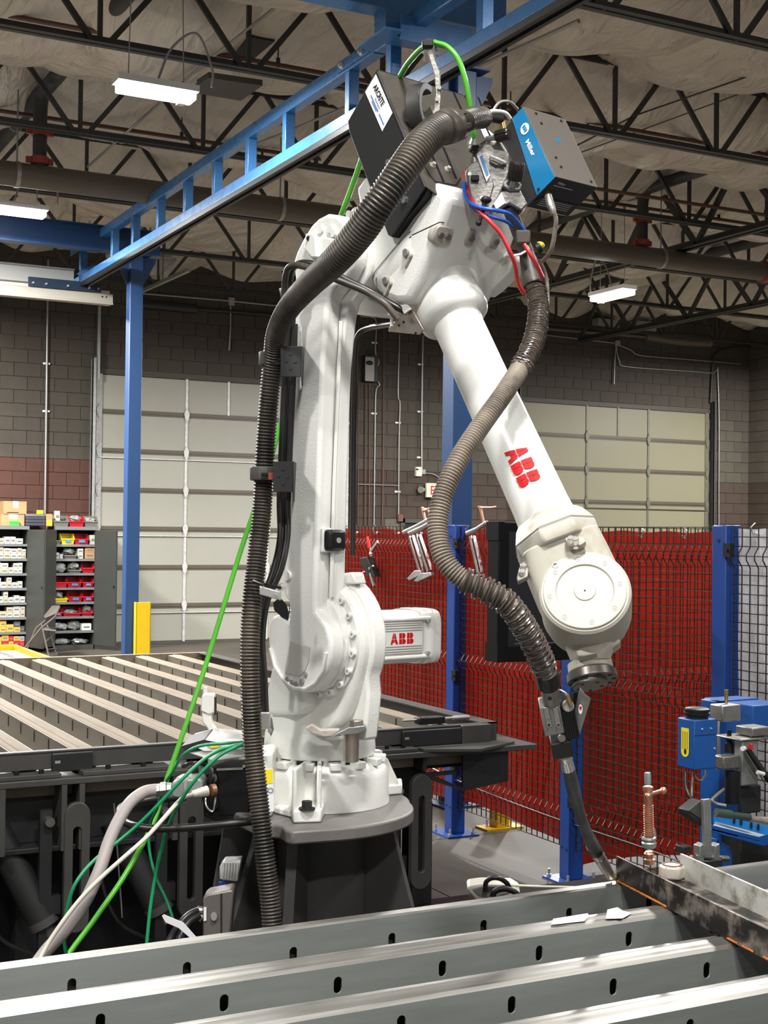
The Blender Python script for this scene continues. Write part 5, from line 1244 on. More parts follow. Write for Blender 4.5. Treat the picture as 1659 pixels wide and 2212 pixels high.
# raised front details: top boss, scoop, screws
ob('arm_boss', MB().prism([RS(a, b, SA-.02) for a, b in ((660, 504), (674, 503), (680, 512), (683, 550), (700, 556), (672, 556), (656, 536))], S_*.02), M['robot'], rb, bevel=.008)
ob('boss_web', MB().prism([RS(a, b, SA-.008) for a, b in ((684, 512), (718, 514), (726, 530), (722, 554), (684, 554))], S_*.008), M['cast'], rb, bevel=.004)
ob('boss_hole', MB().cyl(RS(667, 515, SA-.021), RS(667, 515, SA-.0195), .007, n=14), M['black'], rb)
for (a, b) in ((695, 497), (717, 496), (723, 505)): ob('top_screw', MB().lathe(RS(a, b, SA)-S_*.008, S_, [(0, .006), (.0, .010), (.01, .010)], 16), M['robot'], rb, smooth=35)
sc_ = [RS(a, b, SA-.001) for a, b in ((617, 1453), (624, 1432), (627, 1386), (640, 1392), (670, 1398), (668, 1425), (660, 1447), (648, 1460))]
ob('arm_scoop', MB().prism(sc_, S_*.0015), M['grime_shade'], rb)  # flat patch, the shade of the recess is in its colour
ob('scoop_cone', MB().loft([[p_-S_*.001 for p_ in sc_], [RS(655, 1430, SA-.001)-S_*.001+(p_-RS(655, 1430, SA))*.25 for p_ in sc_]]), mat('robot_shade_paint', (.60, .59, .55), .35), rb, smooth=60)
for (a, b) in ((623, 1468), (633, 1474), (643, 1477), (654, 1472), (661, 1456)): ob('rim_bolt', MB().lathe(RS(a, b, SA)-S_*.006, S_, [(0, .003), (.0, .0075), (.008, .0075)], 12), M['grey'], rb, smooth=35)
ob('rim_ring', MB().tube([RS(a, b, SA)-S_*.003 for a, b in ((586, 1400), (596, 1440), (614, 1468), (638, 1486), (662, 1488), (684, 1474), (700, 1446), (706, 1410))], .0055, 8), M['robot'], rb, smooth=50)
q = RS(624, 1244, SA); ob('arm_screw', MB().lathe(q-S_*.008, S_, [(0, .005), (.0, .013), (.01, .014)], 18), M['robot'], rb, smooth=35)
q = RS(608, 1268, SA); ob('arm_screw', MB().lathe(q-S_*.008, S_, [(0, .005), (.0, .010), (.01, .011)], 14), M['chrome'], rb, smooth=35)
# square sensor cover on the arm edge
q = RR(716, 1167, (RS(684, 1167, SA)-B0).dot(R_)+.004)
ob('cover_base', MB().obox(q+R_*.002, S_*.036, Z*.033, R_*.006), M['robot'], rb, bevel=.004)
cc = ob('square_cover', MB().loft([ringpts(q+R_*.006, S_, Z, .031, .029, 24, 6), ringpts(q+R_*.024, S_, Z, .029, .027, 24, 6), ringpts(q+R_*.030, S_, Z, .023, .021, 24, 6)]), M['black'], rb, smooth=40)
ob('cover_screw', MB().cyl(q+R_*.030, q+R_*.033, .0075, n=14), M['chrome'], cc)
# ---- elbow: joint drum behind the arm top, then the head casting in the forearm frame
axl(O3+S_*.085, [(0, .098), (.05, .098), (.055, .085), (.13, .085)], 40, name='elbow_drum')
for k in range(12):
    a_ = k*math.pi/6; q = O3+S_*.092+R_*.094*math.cos(a_)+Z*.094*math.sin(a_)
    ob('elbow_bolt', MB().cyl(q-S_*.0, q+S_*.012, .008, n=10), M['robot'], rb)
E1 = RS(958, 632, .0); W1 = RS(1266, 1309, .0)
Ax = (W1-E1).normalized(); Nx = S_.cross(Ax); Nx = Nx if Nx.z > 0 else -Nx
def FA(t, n, s): return E1+Ax*t+Nx*n+S_*s
def tn(px, py, s): p_ = on(px, py, B0+S_*s, S_)-E1; return p_.dot(Ax), p_.dot(Nx)
head = [RS(a, b, -.125) for a, b in ((925, 385), (850, 500), (812, 601), (816, 628), (832, 648), (856, 657), (882, 655), (905, 610), (930, 540), (955, 470), (968, 420))]
ob('head_casting', MB().prism(head, S_*.27), M['cast'], rb, bevel=.022, bseg=3)
def fring(t, a, b, p, dn=0, ds=0, n=40): return ringpts(FA(t, dn, ds), S_, Nx, a, b, n, p)
t_top, n_top = tn(925, 440, -.125)
hb = [fring(-.26, .13, .115, 5, -.005, .01), fring(-.10, .138, .12, 5, -.005, .008), fring(-.075, .135, .117, 4, -.004, .006), fring(-.03, .115, .105, 3), fring(0, .094, .092, 2.3), fring(.015, .090, .090, 2)]
ob('head_front', MB().loft(hb), M['cast'], rb, smooth=50)
ob('seam_line', MB().loft([fring(-.112, .1400, .1215, 5, -.005, .008), fring(-.1095, .1400, .1215, 5, -.005, .008)], caps=False), M['dark'], rb)
ob('collar', MB().lathe(FA(.0, 0, 0), Ax, [(0, .088), (.02, .090), (.045, .089), (.046, .092), (.075, .0925), (.085, .090), (.095, .080), (.100, .070), (.104, .066)], 48), M['robot'], rb, smooth=35)
# pockets with screws around the head, their inner shade put into the colour
HP = RS(968, 420, -.125); HN = (HP-RS(930, 540, -.125)).cross(S_).normalized(); HN = HN if HN.dot(FW) < 0 else -HN
for (p_, q_) in (((890, 508), (950, 480)), ((950, 480), (1000, 485)), ((1000, 485), (1062, 497))): ob('seam_line', MB().bar(on(*p_, HP+HN*.001, HN), on(*q_, HP+HN*.001, HN), .0022, .002, HN), M['dark'], rb)
ob('seam_line', MB().tube([RS(a, b, -.1262) for a, b in ((888, 510), (850, 548), (815, 592), (812, 606), (815, 625))], .0011, 5), M['dark'], rb)
for (a, b, w, h) in ((955, 508, .030, .024), (1014, 512, .014, .022), (1067, 520, .014, .022)):
    c = on(a, b, HP, HN); v = HN
    e1 = S_; e2 = v.cross(e1).normalized()
    ob('pocket', MB().loft([ringpts(c+v*.007, e1, e2, w, h, 20, 4), ringpts(c-v*.02, e1, e2, w, h, 20, 4)]), M['grime_shade'], rb, smooth=40, bevel=.003)
    for k in ((-1, 1) if w > .02 else (0,)):
        ob('pocket_screw', MB().lathe(c+v*.014+e1*k*.012, -v, [(0, .003), (0, .0085), (.012, .0085)], 14), M['steel'], rb, smooth=35)
for (a, b) in ((882, 546), (838, 607)):
    c = RS(a, b, -.127); ob('side_pocket', MB().prism([RS(a+x, b+y, -.124) for x, y in ((-9, -8), (8, -8), (12, 6), (6, 16), (-8, 10))], -S_*.008), M['grime_shade'], rb, bevel=.004)
    ob('pocket_screw', MB().lathe(c-S_*.012, S_, [(0, .003), (0, .009), (.012, .009)], 14), M['steel'], rb, smooth=35)
    ob('pocket_groove', MB().tube([RS(a+3, b+12, -.1265), RS(a-6, b+30, -.1265)], .006, 8), M['grime_shade'], rb)
# lug plate at the right flank, window-frame casting and fins at the elbow
c = FA(-.10, -.03, .15)
ob('right_lug', MB().prism([RS(a, b, .12) for a, b in ((1045, 560), (1052, 545), (1105, 550), (1112, 560), (1100, 585), (1060, 625), (1040, 640))], S_*.05), M['cast'], rb, bevel=.006)
for (a, b) in ((1048, 558), (1090, 564)): ob('lug_screw', MB().lathe(RS(a, b, .118)-S_*.004, S_, [(0, .003), (0, .008), (.01, .008)], 12), M['grime_shade'], rb)
o_ = [(782, 548), (796, 520), (850, 515), (838, 545), (812, 590), (805, 618), (792, 625), (778, 600)]
i_ = [(793, 550), (801, 533), (812, 538), (828, 545), (812, 575), (801, 600), (795, 602), (789, 592)]
vs = [RS(a, b, -.06) for a, b in o_]+[RS(a, b, -.06) for a, b in i_]; n = 8; vs += [v+S_*.05 for v in vs]
fs = []
for k in range(n):
    k2 = (k+1) % n; fs += [(k, n+k, n+k2, k2), (2*n+k, 2*n+k2, 3*n+k2, 3*n+k), (k, k2, 2*n+k2, 2*n+k), (n+k, 3*n+k, 3*n+k2, n+k2)]
ob('window_frame', MB().add(vs, fs), M['robot'], rb, bevel=.003)
ob('window_back', MB().prism([RS(a, b, -.02) for a, b in i_], S_*.01), M['grime_shade'], rb)
ob('elbow_fin', MB().prism([RS(a, b, -.05) for a, b in ((772, 408), (790, 382), (806, 420), (835, 500), (850, 512), (796, 520), (785, 475), (778, 445))], S_*.06), M['robot'], rb, bevel=.005)
ob('elbow_fin', MB().prism([RS(a, b, -.03) for a, b in ((756, 455), (765, 445), (780, 452), (788, 490), (795, 525), (775, 515), (760, 480))], S_*.10), M['cast'], rb, bevel=.006)
for (a, b) in ((751, 462), (762, 470), (776, 545), (772, 583)): ob('fin_screw', MB().lathe(RS(a, b, -.07), S_, [(0, .004), (0, .010), (.02, .010)], 14), M['robot'], rb, smooth=35)
ob('elbow_block', MB().prism([RS(a, b, .0) for a, b in ((765, 520), (860, 520), (850, 640), (800, 650), (765, 620))], S_*.12), M['cast'], rb, bevel=.01)
ob('elbow_underside', MB().prism([RS(a, b, -.04) for a, b in ((755, 600), (800, 645), (862, 672), (850, 685), (760, 678))], S_*.10), M['cast'], rb, bevel=.006)
# motor lump and gear head behind the cover
ob('rear_motor', MB().loft([ringpts(FA(t_, -.06, .06), S_, Nx, .07, .07, 24, 3) for t_ in (-.26, -.42)]), M['cast'], rb, smooth=40)
# ---- forearm tube
Lw_ = (W1-E1).length
tb = []
t0_, t1_ = .10, .64
# find where the wrist flange sits
tW = (on(1180, 1140, E1, S_)-E1).dot(Ax)
fo = ob('forearm_tube', MB().loft([ringpts(FA(t_, 0, 0), S_, Nx, r_, r_, 24, 2.08) for t_, r_ in ((.096, .066), (.12, .0635), (.3, .064), (tW-.05, .068), (tW+.02, .072))]), M['robot'], rb, smooth=28)
# red lettering wrapped on the tube
ec = (CAM-FA(.5, 0, 0)); ec = (ec-Ax*ec.dot(Ax)).normalized(); eu = Ax.cross(ec).normalized()
if eu.dot(RT) < 0: eu = -eu
pL = on(1113, 967, FA(.4, 0, 0)+ec*.066, ec); tL = (pL-E1).dot(Ax)
pE = on(1138, 1050, FA(.4, 0, 0)+ec*.066, ec); tE = (pE-E1).dot(Ax)
rt_ = .0690
def wrap(u, v):
    th = (v-.0275+.001)/rt_; rr1 = rt_+.0016; return FA(tL+u, 0, 0)+ec*rr1*math.cos(th)+eu*rr1*math.sin(th)
letters(wrap, tE-tL, .055, fo)
# ---- wrist
Nw = (-FW*.86+UP*.48-RT*.16).normalized()
Wc = W1; 
Np = (Nw-Ax*Nw.dot(Ax)).normalized(); Qx = Ax.cross(Np).normalized()
def wr_(t, a, b, p, n=16, rot=0, dn=0): return ringpts(FA(t, 0, 0)+Np*dn, Np, Qx, a, b, n, p)
def octa(t, r, n=8, dn=0, k=1): return [FA(t, 0, 0)+Np*(dn+k*r*math.cos(math.pi/8+i*math.pi/4))+Qx*(r*math.sin(math.pi/8+i*math.pi/4)) for i in range(n)]
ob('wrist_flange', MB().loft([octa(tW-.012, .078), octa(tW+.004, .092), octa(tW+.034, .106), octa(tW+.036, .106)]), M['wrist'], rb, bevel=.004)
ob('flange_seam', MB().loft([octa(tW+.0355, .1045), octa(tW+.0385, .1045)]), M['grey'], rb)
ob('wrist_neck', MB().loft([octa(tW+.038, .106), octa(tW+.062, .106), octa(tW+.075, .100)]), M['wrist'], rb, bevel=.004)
wc_t = Lw_
N2 = Nw; Q2 = (Ax-N2*Ax.dot(N2)).normalized(); X2 = N2.cross(Q2)
hr = [octa(tW+.06, .098, 8), ]
body = []
for f_, hw_, w_ in ((0, .082, .097), (.35, .070, .100), (.7, .058, .102), (1, .050, .100)):
    t_ = tW+.065+(wc_t-tW-.065)*f_
    c = FA(t_, 0, 0); ax_ = (Np*(1-f_)+N2*f_).normalized()
    body.append(ringpts(c, ax_, (Qx*(1-f_)+X2*f_*(1 if Qx.dot(X2) > 0 else -1)).normalized(), hw_, w_, 24, 5))
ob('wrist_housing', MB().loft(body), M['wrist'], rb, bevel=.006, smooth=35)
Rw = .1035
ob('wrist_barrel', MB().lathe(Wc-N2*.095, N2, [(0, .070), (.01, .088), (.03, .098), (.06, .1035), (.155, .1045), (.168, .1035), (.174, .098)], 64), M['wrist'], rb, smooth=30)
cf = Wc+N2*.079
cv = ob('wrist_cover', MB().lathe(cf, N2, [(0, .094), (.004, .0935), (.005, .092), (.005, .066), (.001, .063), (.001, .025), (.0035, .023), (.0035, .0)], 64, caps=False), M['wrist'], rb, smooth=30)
ob('cover_gap', MB().lathe(cf, N2, [(.0, .0955), (.0006, .0955), (.0006, .0935)], 64, caps=False), M['grime_shade'], cv)
for k in range(8):
    a_ = math.radians(12+45*k); q = cf+N2*.005+(X2*math.cos(a_)+Q2*math.sin(a_))*.080
    ob('cover_screw', MB().lathe(q, N2, [(0, .006), (.0005, .006), (.0005, .0048), (0, .0048)], 16, caps=False).cyl(q+N2*.0002, q+N2*.0006, .0022, n=6), M['grey'], cv)
ob('center_dot', MB().cyl(cf+N2*.0038, cf+N2*.0044, .0022, n=10), M['black'], cv)
def wpx(px, py, off): return on(px, py, Wc+N2*off, N2)
for (a, b, off) in ((1233, 1166, .10), (1243, 1168, .10), (1131, 1225, .05), (1128, 1238, .05)):
    c = on(a, b, FA(tW+.07, 0, 0)+Nw*off, Nw); v = (Nw*.6+UP*.3).normalized()
    ob('socket_screw', MB().lathe(c-v*.02, v, [(0, .008), (.026, .008), (.028, .0065)], 16), M['chrome'], rb, smooth=35)
for (p4, off) in ((((1220, 1162), (1230, 1158), (1262, 1160), (1266, 1170), (1255, 1178), (1228, 1180)), .096), (((1135, 1208), (1142, 1225), (1140, 1245), (1118, 1256), (1116, 1248), (1122, 1225)), .05)):
    ob('screw_pocket', MB().prism([on(a, b, FA(tW+.07, 0, 0)+Nw*off, Nw) for a, b in p4], -Nw*.02), M['grime_shade'], rb, bevel=.002)
q = wpx(1200, 1223, .079); ob('plug_screw', MB().lathe(q-N2*.01, N2, [(0, .0075), (.016, .0075), (.016, .005), (.012, .004)], 16), M['wrist'], rb, smooth=35)
ob('cable_nib', MB().prism([wpx(a, b, -.01) for a, b in ((1245, 1417), (1256, 1414), (1275, 1420), (1292, 1421), (1262, 1428), (1250, 1428))], N2*.03), M['wrist'], rb, bevel=.004)
ob('cable_nib', MB().prism([wpx(a, b, -.06) for a, b in ((1322, 1405), (1335, 1391), (1342, 1400), (1318, 1418), (1305, 1420))], N2*.04), M['wrist'], rb, bevel=.004)
ob('cable_nib', MB().prism([wpx(a, b, -.07) for a, b in ((1275, 1430), (1300, 1420), (1318, 1428), (1312, 1438), (1290, 1440))], N2*.04), M['wrist'], rb, bevel=.004)
# ---- tool flange (axis 6)
F6 = (-FW*.43-UP*.89+RT*.10).normalized()
dF = Wc.dot(FW)-CAM.dot(FW)
fc = at(1275, 1441, d=(Wc-CAM).dot(FW)-.01)
ob('axis6_body', MB().lathe(Wc-N2*.01+F6*.02, (fc-(Wc-N2*.01)).normalized(), [(0, .060), (.06, .060), (.10, .046), ((fc-Wc).length-.04, .040)], 40), M['grime_shade'], rb, smooth=40)
ob('flange_disc', MB().lathe(fc-F6*.012, F6, [(0, .044), (.002, .051), (.021, .0515), (.023, .049)], 48), M['wrist'], rb, smooth=35)
ob('mount_ring', MB().lathe(fc+F6*.012, F6, [(0, .046), (.003, .057), (.021, .058), (.023, .056)], 48), mat('ring_steel', (.16, .145, .13), .35, .7), rb, smooth=35)
e1 = F6.orthogonal().normalized(); e2 = F6.cross(e1)
for k in range(10):
    a_ = k*math.pi/5+.2; q = fc+F6*.035+(e1*math.cos(a_)+e2*math.sin(a_))*.049; ob('ring_screw', MB().lathe(q-F6*.002, F6, [(0, .006), (.003, .006)], 12), M['dark'], rb)
td = fc+F6*.036
# ================================================================ TORCH, FEEDER, HOSES
tor = thing('welding_torch', at(1215, 1560, d=3.1), 'swan-neck welding torch with grey block and chrome nozzle hanging from the robot wrist', 'torch')
ob('tool_disc', MB().lathe(td-F6*.004-RT*.008, F6, [(0, .040), (.012, .041), (.015, .038)], 40), M['alu'], tor, smooth=35)
for k in range(5):
    a_ = k*math.pi/2.5+.5; q = td+F6*.0112-RT*.008+(e1*math.cos(a_)+e2*math.sin(a_))*.029; ob('disc_screw', MB().cyl(q, q+F6*.001, .004, n=10), M['dark'], tor)
dT = 3.045
def TP(px, py, dd=0): return at(px, py, d=dT+dd)
br = ob('bracket_plate', MB().prism([TP(1253, 1485, .02), TP(1262, 1498, .02), TP(1276, 1508, .02), TP(1252, 1586, .04), TP(1238, 1545, .04)], -FW*.005), M['steel'], tor, bevel=.001)
ob('red_badge', MB().loft([ringpts(TP(1254, 1532, .015), RT, UP, .0045, .011, 14), ringpts(TP(1254, 1532, .013), RT, UP, .0045, .011, 14)]), M['label'], br)
ob('badge_mark', MB().loft([ringpts(TP(1254, 1529, .012), RT, UP, .003, .004, 10), ringpts(TP(1254, 1529, .0115), RT, UP, .003, .004, 10)]), M['logored'], br)
tA, tB = TP(1188, 1470), TP(1218, 1628, .09)
dT_ = (tB-tA).normalized(); tR = (RT-dT_*RT.dot(dT_)).normalized(); tF = dT_.cross(tR)
def tb_(px, py, dd, hx, hy, hz, name, mt, bevel=.003, par=None): return ob(name, MB().obox(TP(px, py, dd), tR*hx, dT_*hy, tF*hz), mt, par or tor, bevel=bevel)
ob('cable_collar', MB().lathe(TP(1180, 1452, -.02), dT_, [(0, .026), (.002, .0275), (.036, .0265), (.038, .024)], 28), M['rubber'], tor, smooth=35)
ob('clear_sleeve', MB().lathe(TP(1187, 1487, -.005), dT_, [(0, .020), (.035, .021)], 20), M['alu'], tor, smooth=35)
bk = tb_(1191, 1545, .04, .023, .040, .022, 'clamp_block', M['grey'])
tb_(1224, 1548, .045, .020, .048, .024, 'black_housing', M['black'])
for k in range(6): tb_(1216+k*4, 1552, .045-.024*0-.0, .0009, .036, .0255, 'cooling_rib', M['dark'], 0)
for k in (-1, 1):
    tb_(1193+k*10, 1548, .018, .007, .028, .004, 'clamp_strap', M['steel'], .002)
    for dy in (-14, 14): ob('strap_screw', MB().lathe(TP(1193+k*10+dy*.22, 1548+dy*1.3, .0125), -FW, [(0, .003), (.002, .003)], 10), M['dark'], tor)
tb_(1213, 1611, .075, .024, .022, .02, 'lower_block', M['dark'])
q = TP(1213, 1594, .045); ob('large_screw', MB().lathe(q, -FW, [(0, .009), (.006, .009), (.007, .008)], 18), M['alu'], tor, smooth=35)
ob('side_knob', MB().lathe(TP(1226, 1524, .015), -FW, [(0, .013), (.012, .013), (.014, .011)], 20), M['grey'], tor, smooth=35)
ob('brass_fitting', MB().tube([TP(1224, 1500, .0), TP(1228, 1512, .0), TP(1234, 1524, .0)], .005, 8), M['brass'], tor)
ob('small_wire', MB().tube(curve([TP(1203, 1489, 0), TP(1212, 1491, -.01), TP(1222, 1497, -.01), TP(1225, 1503, 0)]), .0018, 6), M['white'], tor, smooth=60)
q = TP(1187, 1503, -.015); ob('cap_screw', MB().lathe(q, dT_, [(0, .006), (.008, .006)], 12), M['dark'], tor)
n0, n1 = TP(1221, 1633, .09), TP(1228, 1662, .105)
ob('chrome_ferrule', MB().lathe(n0, n1-n0, [(0, .0155), (.012, .0158), (.014, .0145), ((n1-n0).length, .0155)], 24), M['chrome'], tor, smooth=35)
neck = curve([TP(1228, 1660, .105), TP(1238, 1705, .14), TP(1252, 1755, .19), TP(1268, 1800, .25), TP(1285, 1834, .33)], 8)
rr2 = [.0145+.0015*math.sin(i*.25) for i in range(len(neck))]
ob('swan_neck', MB().tube(neck, rr2, 16), mat('neck_sleeve', (.045, .05, .055), .5, col2=(.12, .12, .115), nscale=10, thr=(.3, .6)), tor, smooth=60)
nz0, nz1 = TP(1281, 1828, .32), TP(1322, 1898, .475)
nd = (nz1-nz0); Ln_ = nd.length
ob('nozzle_boot', MB().lathe(nz0-nd*.03, nd, [(0, .017), (Ln_*.18, .0185), (Ln_*.2, .016)], 20), M['rubber'], tor, smooth=40)
ob('nozzle', MB().lathe(nz0, nd, [(Ln_*.15, .0165), (Ln_*.3, .0165), (Ln_*.34, .0135), (Ln_*.40, .0155), (Ln_*.9, .0125), (Ln_*.9, .010), (Ln_*.7, .009)], 24, caps=False), M['chrome'], tor, smooth=35)
ob('contact_tip', MB().cyl(nz0+nd*.7, nz0+nd*.97, .0035, .0022, n=10), M['copper'], tor)
ob('nozzle_soot', MB().lathe(nz0, nd, [(Ln_*.30, .0142), (Ln_*.345, .0142)], 20), M['dark'], tor)
# ---- ribbed hose helper
def ribbed(name, pts, r, pitch, depth, mt, lab, n=20, cat='hose', parent=None, sharp=.3):
    c = resample(curve(pts, 24), pitch/5); m = len(c); rad = []
    for i in range(m):
        k = i % 5; f_ = i/(m-1); R1 = r(f_) if callable(r) else r
        rad.append(R1 if k in (1, 2) else (R1-depth if k in (4,) else R1-depth*.55))
    return ob(name, MB().tube(c, rad, n), mt, parent, lab, cat, smooth=60)
dh = thing('torch_hose', at(950, 1100, d=2.97), 'dusty brown ribbed torch hose curling in front of the forearm down to the torch', 'hose')
hp = [(1150, 604, 3.44), (1160, 640, 3.42), (1163, 680, 3.39), (1152, 740, 3.32), (1125, 793, 3.24), (1085, 855, 3.13), (1035, 925, 3.06), (990, 995, 3.01), (957, 1070, 2.98), (945, 1140, 2.96), (957, 1203, 2.94), (995, 1248, 2.93), (1045, 1272, 2.93), (1095, 1303, 2.93), (1137, 1362, 2.95), (1165, 1415, 2.99), (1181, 1455, 3.02)]
hw_ = [at(a, b, d=c) for a, b, c in hp]
ribbed('ribbed_tube', hw_, lambda f_: .0205+.0025*min(1, max(0, (f_-.0)*4)), .0072, .0042, M['dusty'], None, 22, None, dh)
def coil(pts, f0, f1, r, pitch, wr, mt, name, par, seed=1):
    c = resample(curve(pts, 24), .004); m = len(c); i0, i1 = int(f0*m), int(f1*m); c = c[i0:i1]; b = MB(); rn = random.Random(seed)
    e1_ = (c[1]-c[0]).orthogonal().normalized(); out = []; ang = 0; acc = 0
    P = resample(c, .0012)
    k = 0
    jit = 0
    for i in range(1, len(P)-1):
        t = (P[i+1]-P[i-1]).normalized(); e1_ = (e1_-t*e1_.dot(t)).normalized(); e2_ = t.cross(e1_)
        ang += 2*math.pi*.0012/(pitch*(1+.25*math.sin(i*.013+seed)))
        out.append(P[i]+(e1_*math.cos(ang)+e2_*math.sin(ang))*r+t*.002*math.sin(ang*.5))
    return ob(name, MB().tube(out, wr, 5), mt, par, smooth=60)
cm = mat('coil_plastic', (.085, .066, .055), .25, noise=.25, nscale=12, spec=.7)
coil(hw_, .02, .27, .0262, .0085, .0021, cm, 'wrap_spiral', dh, 1)
coil(hw_, .755, .995, .0278, .0105, .0030, cm, 'wrap_spiral', dh, 2)
ob('upper_collar', MB().lathe(at(1137, 545, d=3.47), at(1150, 604, d=3.44)-at(1137, 545, d=3.47), [(0, .018), (.02, .021), (.06, .024), (.072, .0245), (.085, .026), (.10, .026)], 28), mat('collar_grey', (.07, .06, .052), .5), dh, smooth=35)
# big left hose
bh = thing('conduit_hose', at(560, 1300, d=3.5), 'thick black ribbed hose rising left of the robot and bending over to the top', 'hose')
bp = [(592, 2060, 3.42), (584, 1950, 3.44), (570, 1830, 3.45), (556, 1700, 3.48), (546, 1600, 3.5), (541, 1500, 3.5), (540, 1400, 3.51), (545, 1300, 3.53), (556, 1200, 3.56), (566, 1100, 3.58), (570, 1020, 3.58), (576, 930, 3.58), (582, 850, 3.57), (589, 780, 3.55), (597, 722, 3.50), (622, 668, 3.40), (672, 612, 3.27), (728, 560, 3.15), (780, 498, 3.08), (825, 432, 3.04), (868, 370, 3.04), (905, 318, 3.07), (940, 285, 3.12), (978, 268, 3.18)]
bw = [at(a, b, d=c) for a, b, c in bp]
ribbed('ribbed_tube', bw, lambda f_: .0262+.0105*min(1, max(0, (f_-.62)*4.5)), .0088, .0042, M['dusty2'], None, 24, None, bh)
cA, cB = at(955, 277, d=3.14), at(1003, 262, d=3.20)
ob('end_collar', MB().lathe(cA, cB-cA, [(0, .034), (.004, .040), (.022, .041), (.026, .039), (.030, .041), (.045, .040), (.048, .034)], 32), M['dusty2'], bh, smooth=35)
for k in range(7):
    a_ = k*math.pi*2/7; dd = (cB-cA).normalized(); u1 = dd.orthogonal().normalized(); u2 = dd.cross(u1); q = cA+dd*.05+(u1*math.cos(a_)+u2*math.sin(a_))*.037
    ob('collar_clip', MB().obox(q, dd*.010, (u1*math.cos(a_)+u2*math.sin(a_))*.003, (-u1*math.sin(a_)+u2*math.cos(a_))*.006), M['dusty2'], bh, bevel=.001)
ribbed('inner_tube', [at(1003, 262, d=3.20), at(1022, 255, d=3.25), at(1042, 254, d=3.32)], .027, .010, .005, M['dusty2'], None, 20, None, bh)
# hose clamps on black brackets at the arm
def hclamp(px, py, w, h, plate, lab, redbit=False):
    t = thing('hose_clamp', at(px, py, d=3.56), lab, 'clamp', 'black hose clamps on the lower arm')
    c = at(px, py, d=3.565)
    ob('clamp_ring', MB().lathe(c-UP*.018, UP, [(0, .030), (.0, .037), (.036, .037), (.036, .030)], 10), mat('clamp_grey', (.07, .063, .055), .55), t, bevel=.003)
    ob('ring_slot', MB().obox(at(px+8, py+1, d=3.527), RT*.016, UP*.003, FW*.002), M['black'], t)
    ob('ring_slot', MB().obox(at(px+8, py+10, d=3.527), RT*.016, UP*.003, FW*.002), M['black'], t)
    x0_, y0_, x1_, y1_ = plate
    pc = at((x0_+x1_)/2, (y0_+y1_)/2, d=3.50); hw1 = (x1_-x0_)/2*3.5/FPX; hh1 = (y1_-y0_)/2*3.5/FPX
    ob('bracket_plate', MB().obox(pc, RT*hw1, UP*hh1, FW*.002), M['blackmetal'], t, bevel=.001)
    ob('bracket_web', MB().prism([pc+RT*hw1+UP*hh1, pc+RT*hw1-UP*hh1, RS(x1_+2, y1_+20, SA), RS(x1_+6, y0_+3, SA)], (UP*0+RT*.003)), M['blackmetal'], t)
    for (u, v) in ((0, .5), (-.45, .05), (.45, .0), (0, -.45)): ob('plate_screw', MB().cyl(pc+RT*hw1*u+UP*hh1*v-FW*.002, pc+RT*hw1*u+UP*hh1*v-FW*.0045, .0038, n=10), M['dark'], t)
    if redbit: ob('red_latch', MB().obox(at(px+17, py+6, d=3.522), RT*.009, UP*.009, FW*.003), M['coupl'], t, bevel=.001)
hclamp(589, 775, 50, 33, (606, 748, 650, 814), 'upper black hose clamp with drilled plate on the lower arm')
hclamp(570, 1023, 50, 36, (590, 997, 632, 1063), 'lower black hose clamp with red latch on the lower arm', True)
t = thing('strap_clamp', at(585, 1278, d=3.5), 'small bright metal clamp tying hose and cables at the lower arm', 'clamp')
ob('clamp_bar', MB().obox(at(584, 1281, d=3.46), (RT+UP*-.28)*.027, UP*.011, FW*.008), M['chrome'], t, bevel=.002)
ob('strap', MB().tube([at(548, 1255, d=3.5), at(570, 1262, d=3.45), at(606, 1270, d=3.5)], .004, 6), M['black'], t)
ob('clamp_bolt', MB().cyl(at(594, 1288, d=3.45), at(594, 1288, d=3.44), .006, n=6), M['steel'], t)
t = thing('strap_clamp', at(585, 1550, d=3.6), 'bright metal cable clamp at the foot of the robot turret', 'clamp')
ob('clamp_bar', MB().obox(at(573, 1556, d=3.62), RT*.014, UP*.022, FW*.008), M['chrome'], t, bevel=.002)
ob('clamp_hook', MB().prism([at(a, b, d=3.65) for a, b in ((580, 1540), (588, 1552), (592, 1575), (586, 1590), (578, 1572))], -FW*.01), M['steel'], t, bevel=.001)
ob('clamp_bolt', MB().lathe(at(583, 1578, d=3.6), -FW, [(0, .006), (.006, .006)], 8), M['chrome'], t)
# cables between hose and arm
def cable(pts, r, mt, lab, cat='cable', group=None, n=8, name='cable', k=8):
    return ob(name, MB().tube(curve([at(a, b, d=c) if len(q_0) == 3 else None for q_0 in pts for (a, b, c) in [q_0]], k), r, n), mt, None, lab, cat, group, smooth=60)
for i, (o_, dd) in enumerate(((0, 0), (7, .02), (14, .01), (20, .03))):
    cable([(622+o_*.8, 700, 3.66+dd), (615+o_, 800, 3.66+dd), (608+o_, 950, 3.66+dd), (603+o_, 1080, 3.66+dd), (604+o_*.9, 1160, 3.64+dd), (590+o_*.9, 1230, 3.60+dd), (566+o_*.6, 1300, 3.58+dd), (556+o_*.6, 1380, 3.6+dd), (562+o_*.5, 1460, 3.62+dd), (566+o_*.5, 1560, 3.64+dd)], .0075, M['rubber'], ('leftmost', 'second from left', 'third from left', 'rightmost')[i]+' black cable of the bundle between thick hose and lower arm', group='black cable bundle beside the lower arm')
cable([(616, 720, 3.62), (614, 640, 3.60), (620, 585, 3.57), (640, 573, 3.54), (680, 583, 3.50), (730, 605, 3.50), (790, 630, 3.50), (830, 655, 3.48), (860, 690, 3.48)], .009, M['dusty2'], 'grey-black cable arching over the arm below the thick hose, lower of the pair')
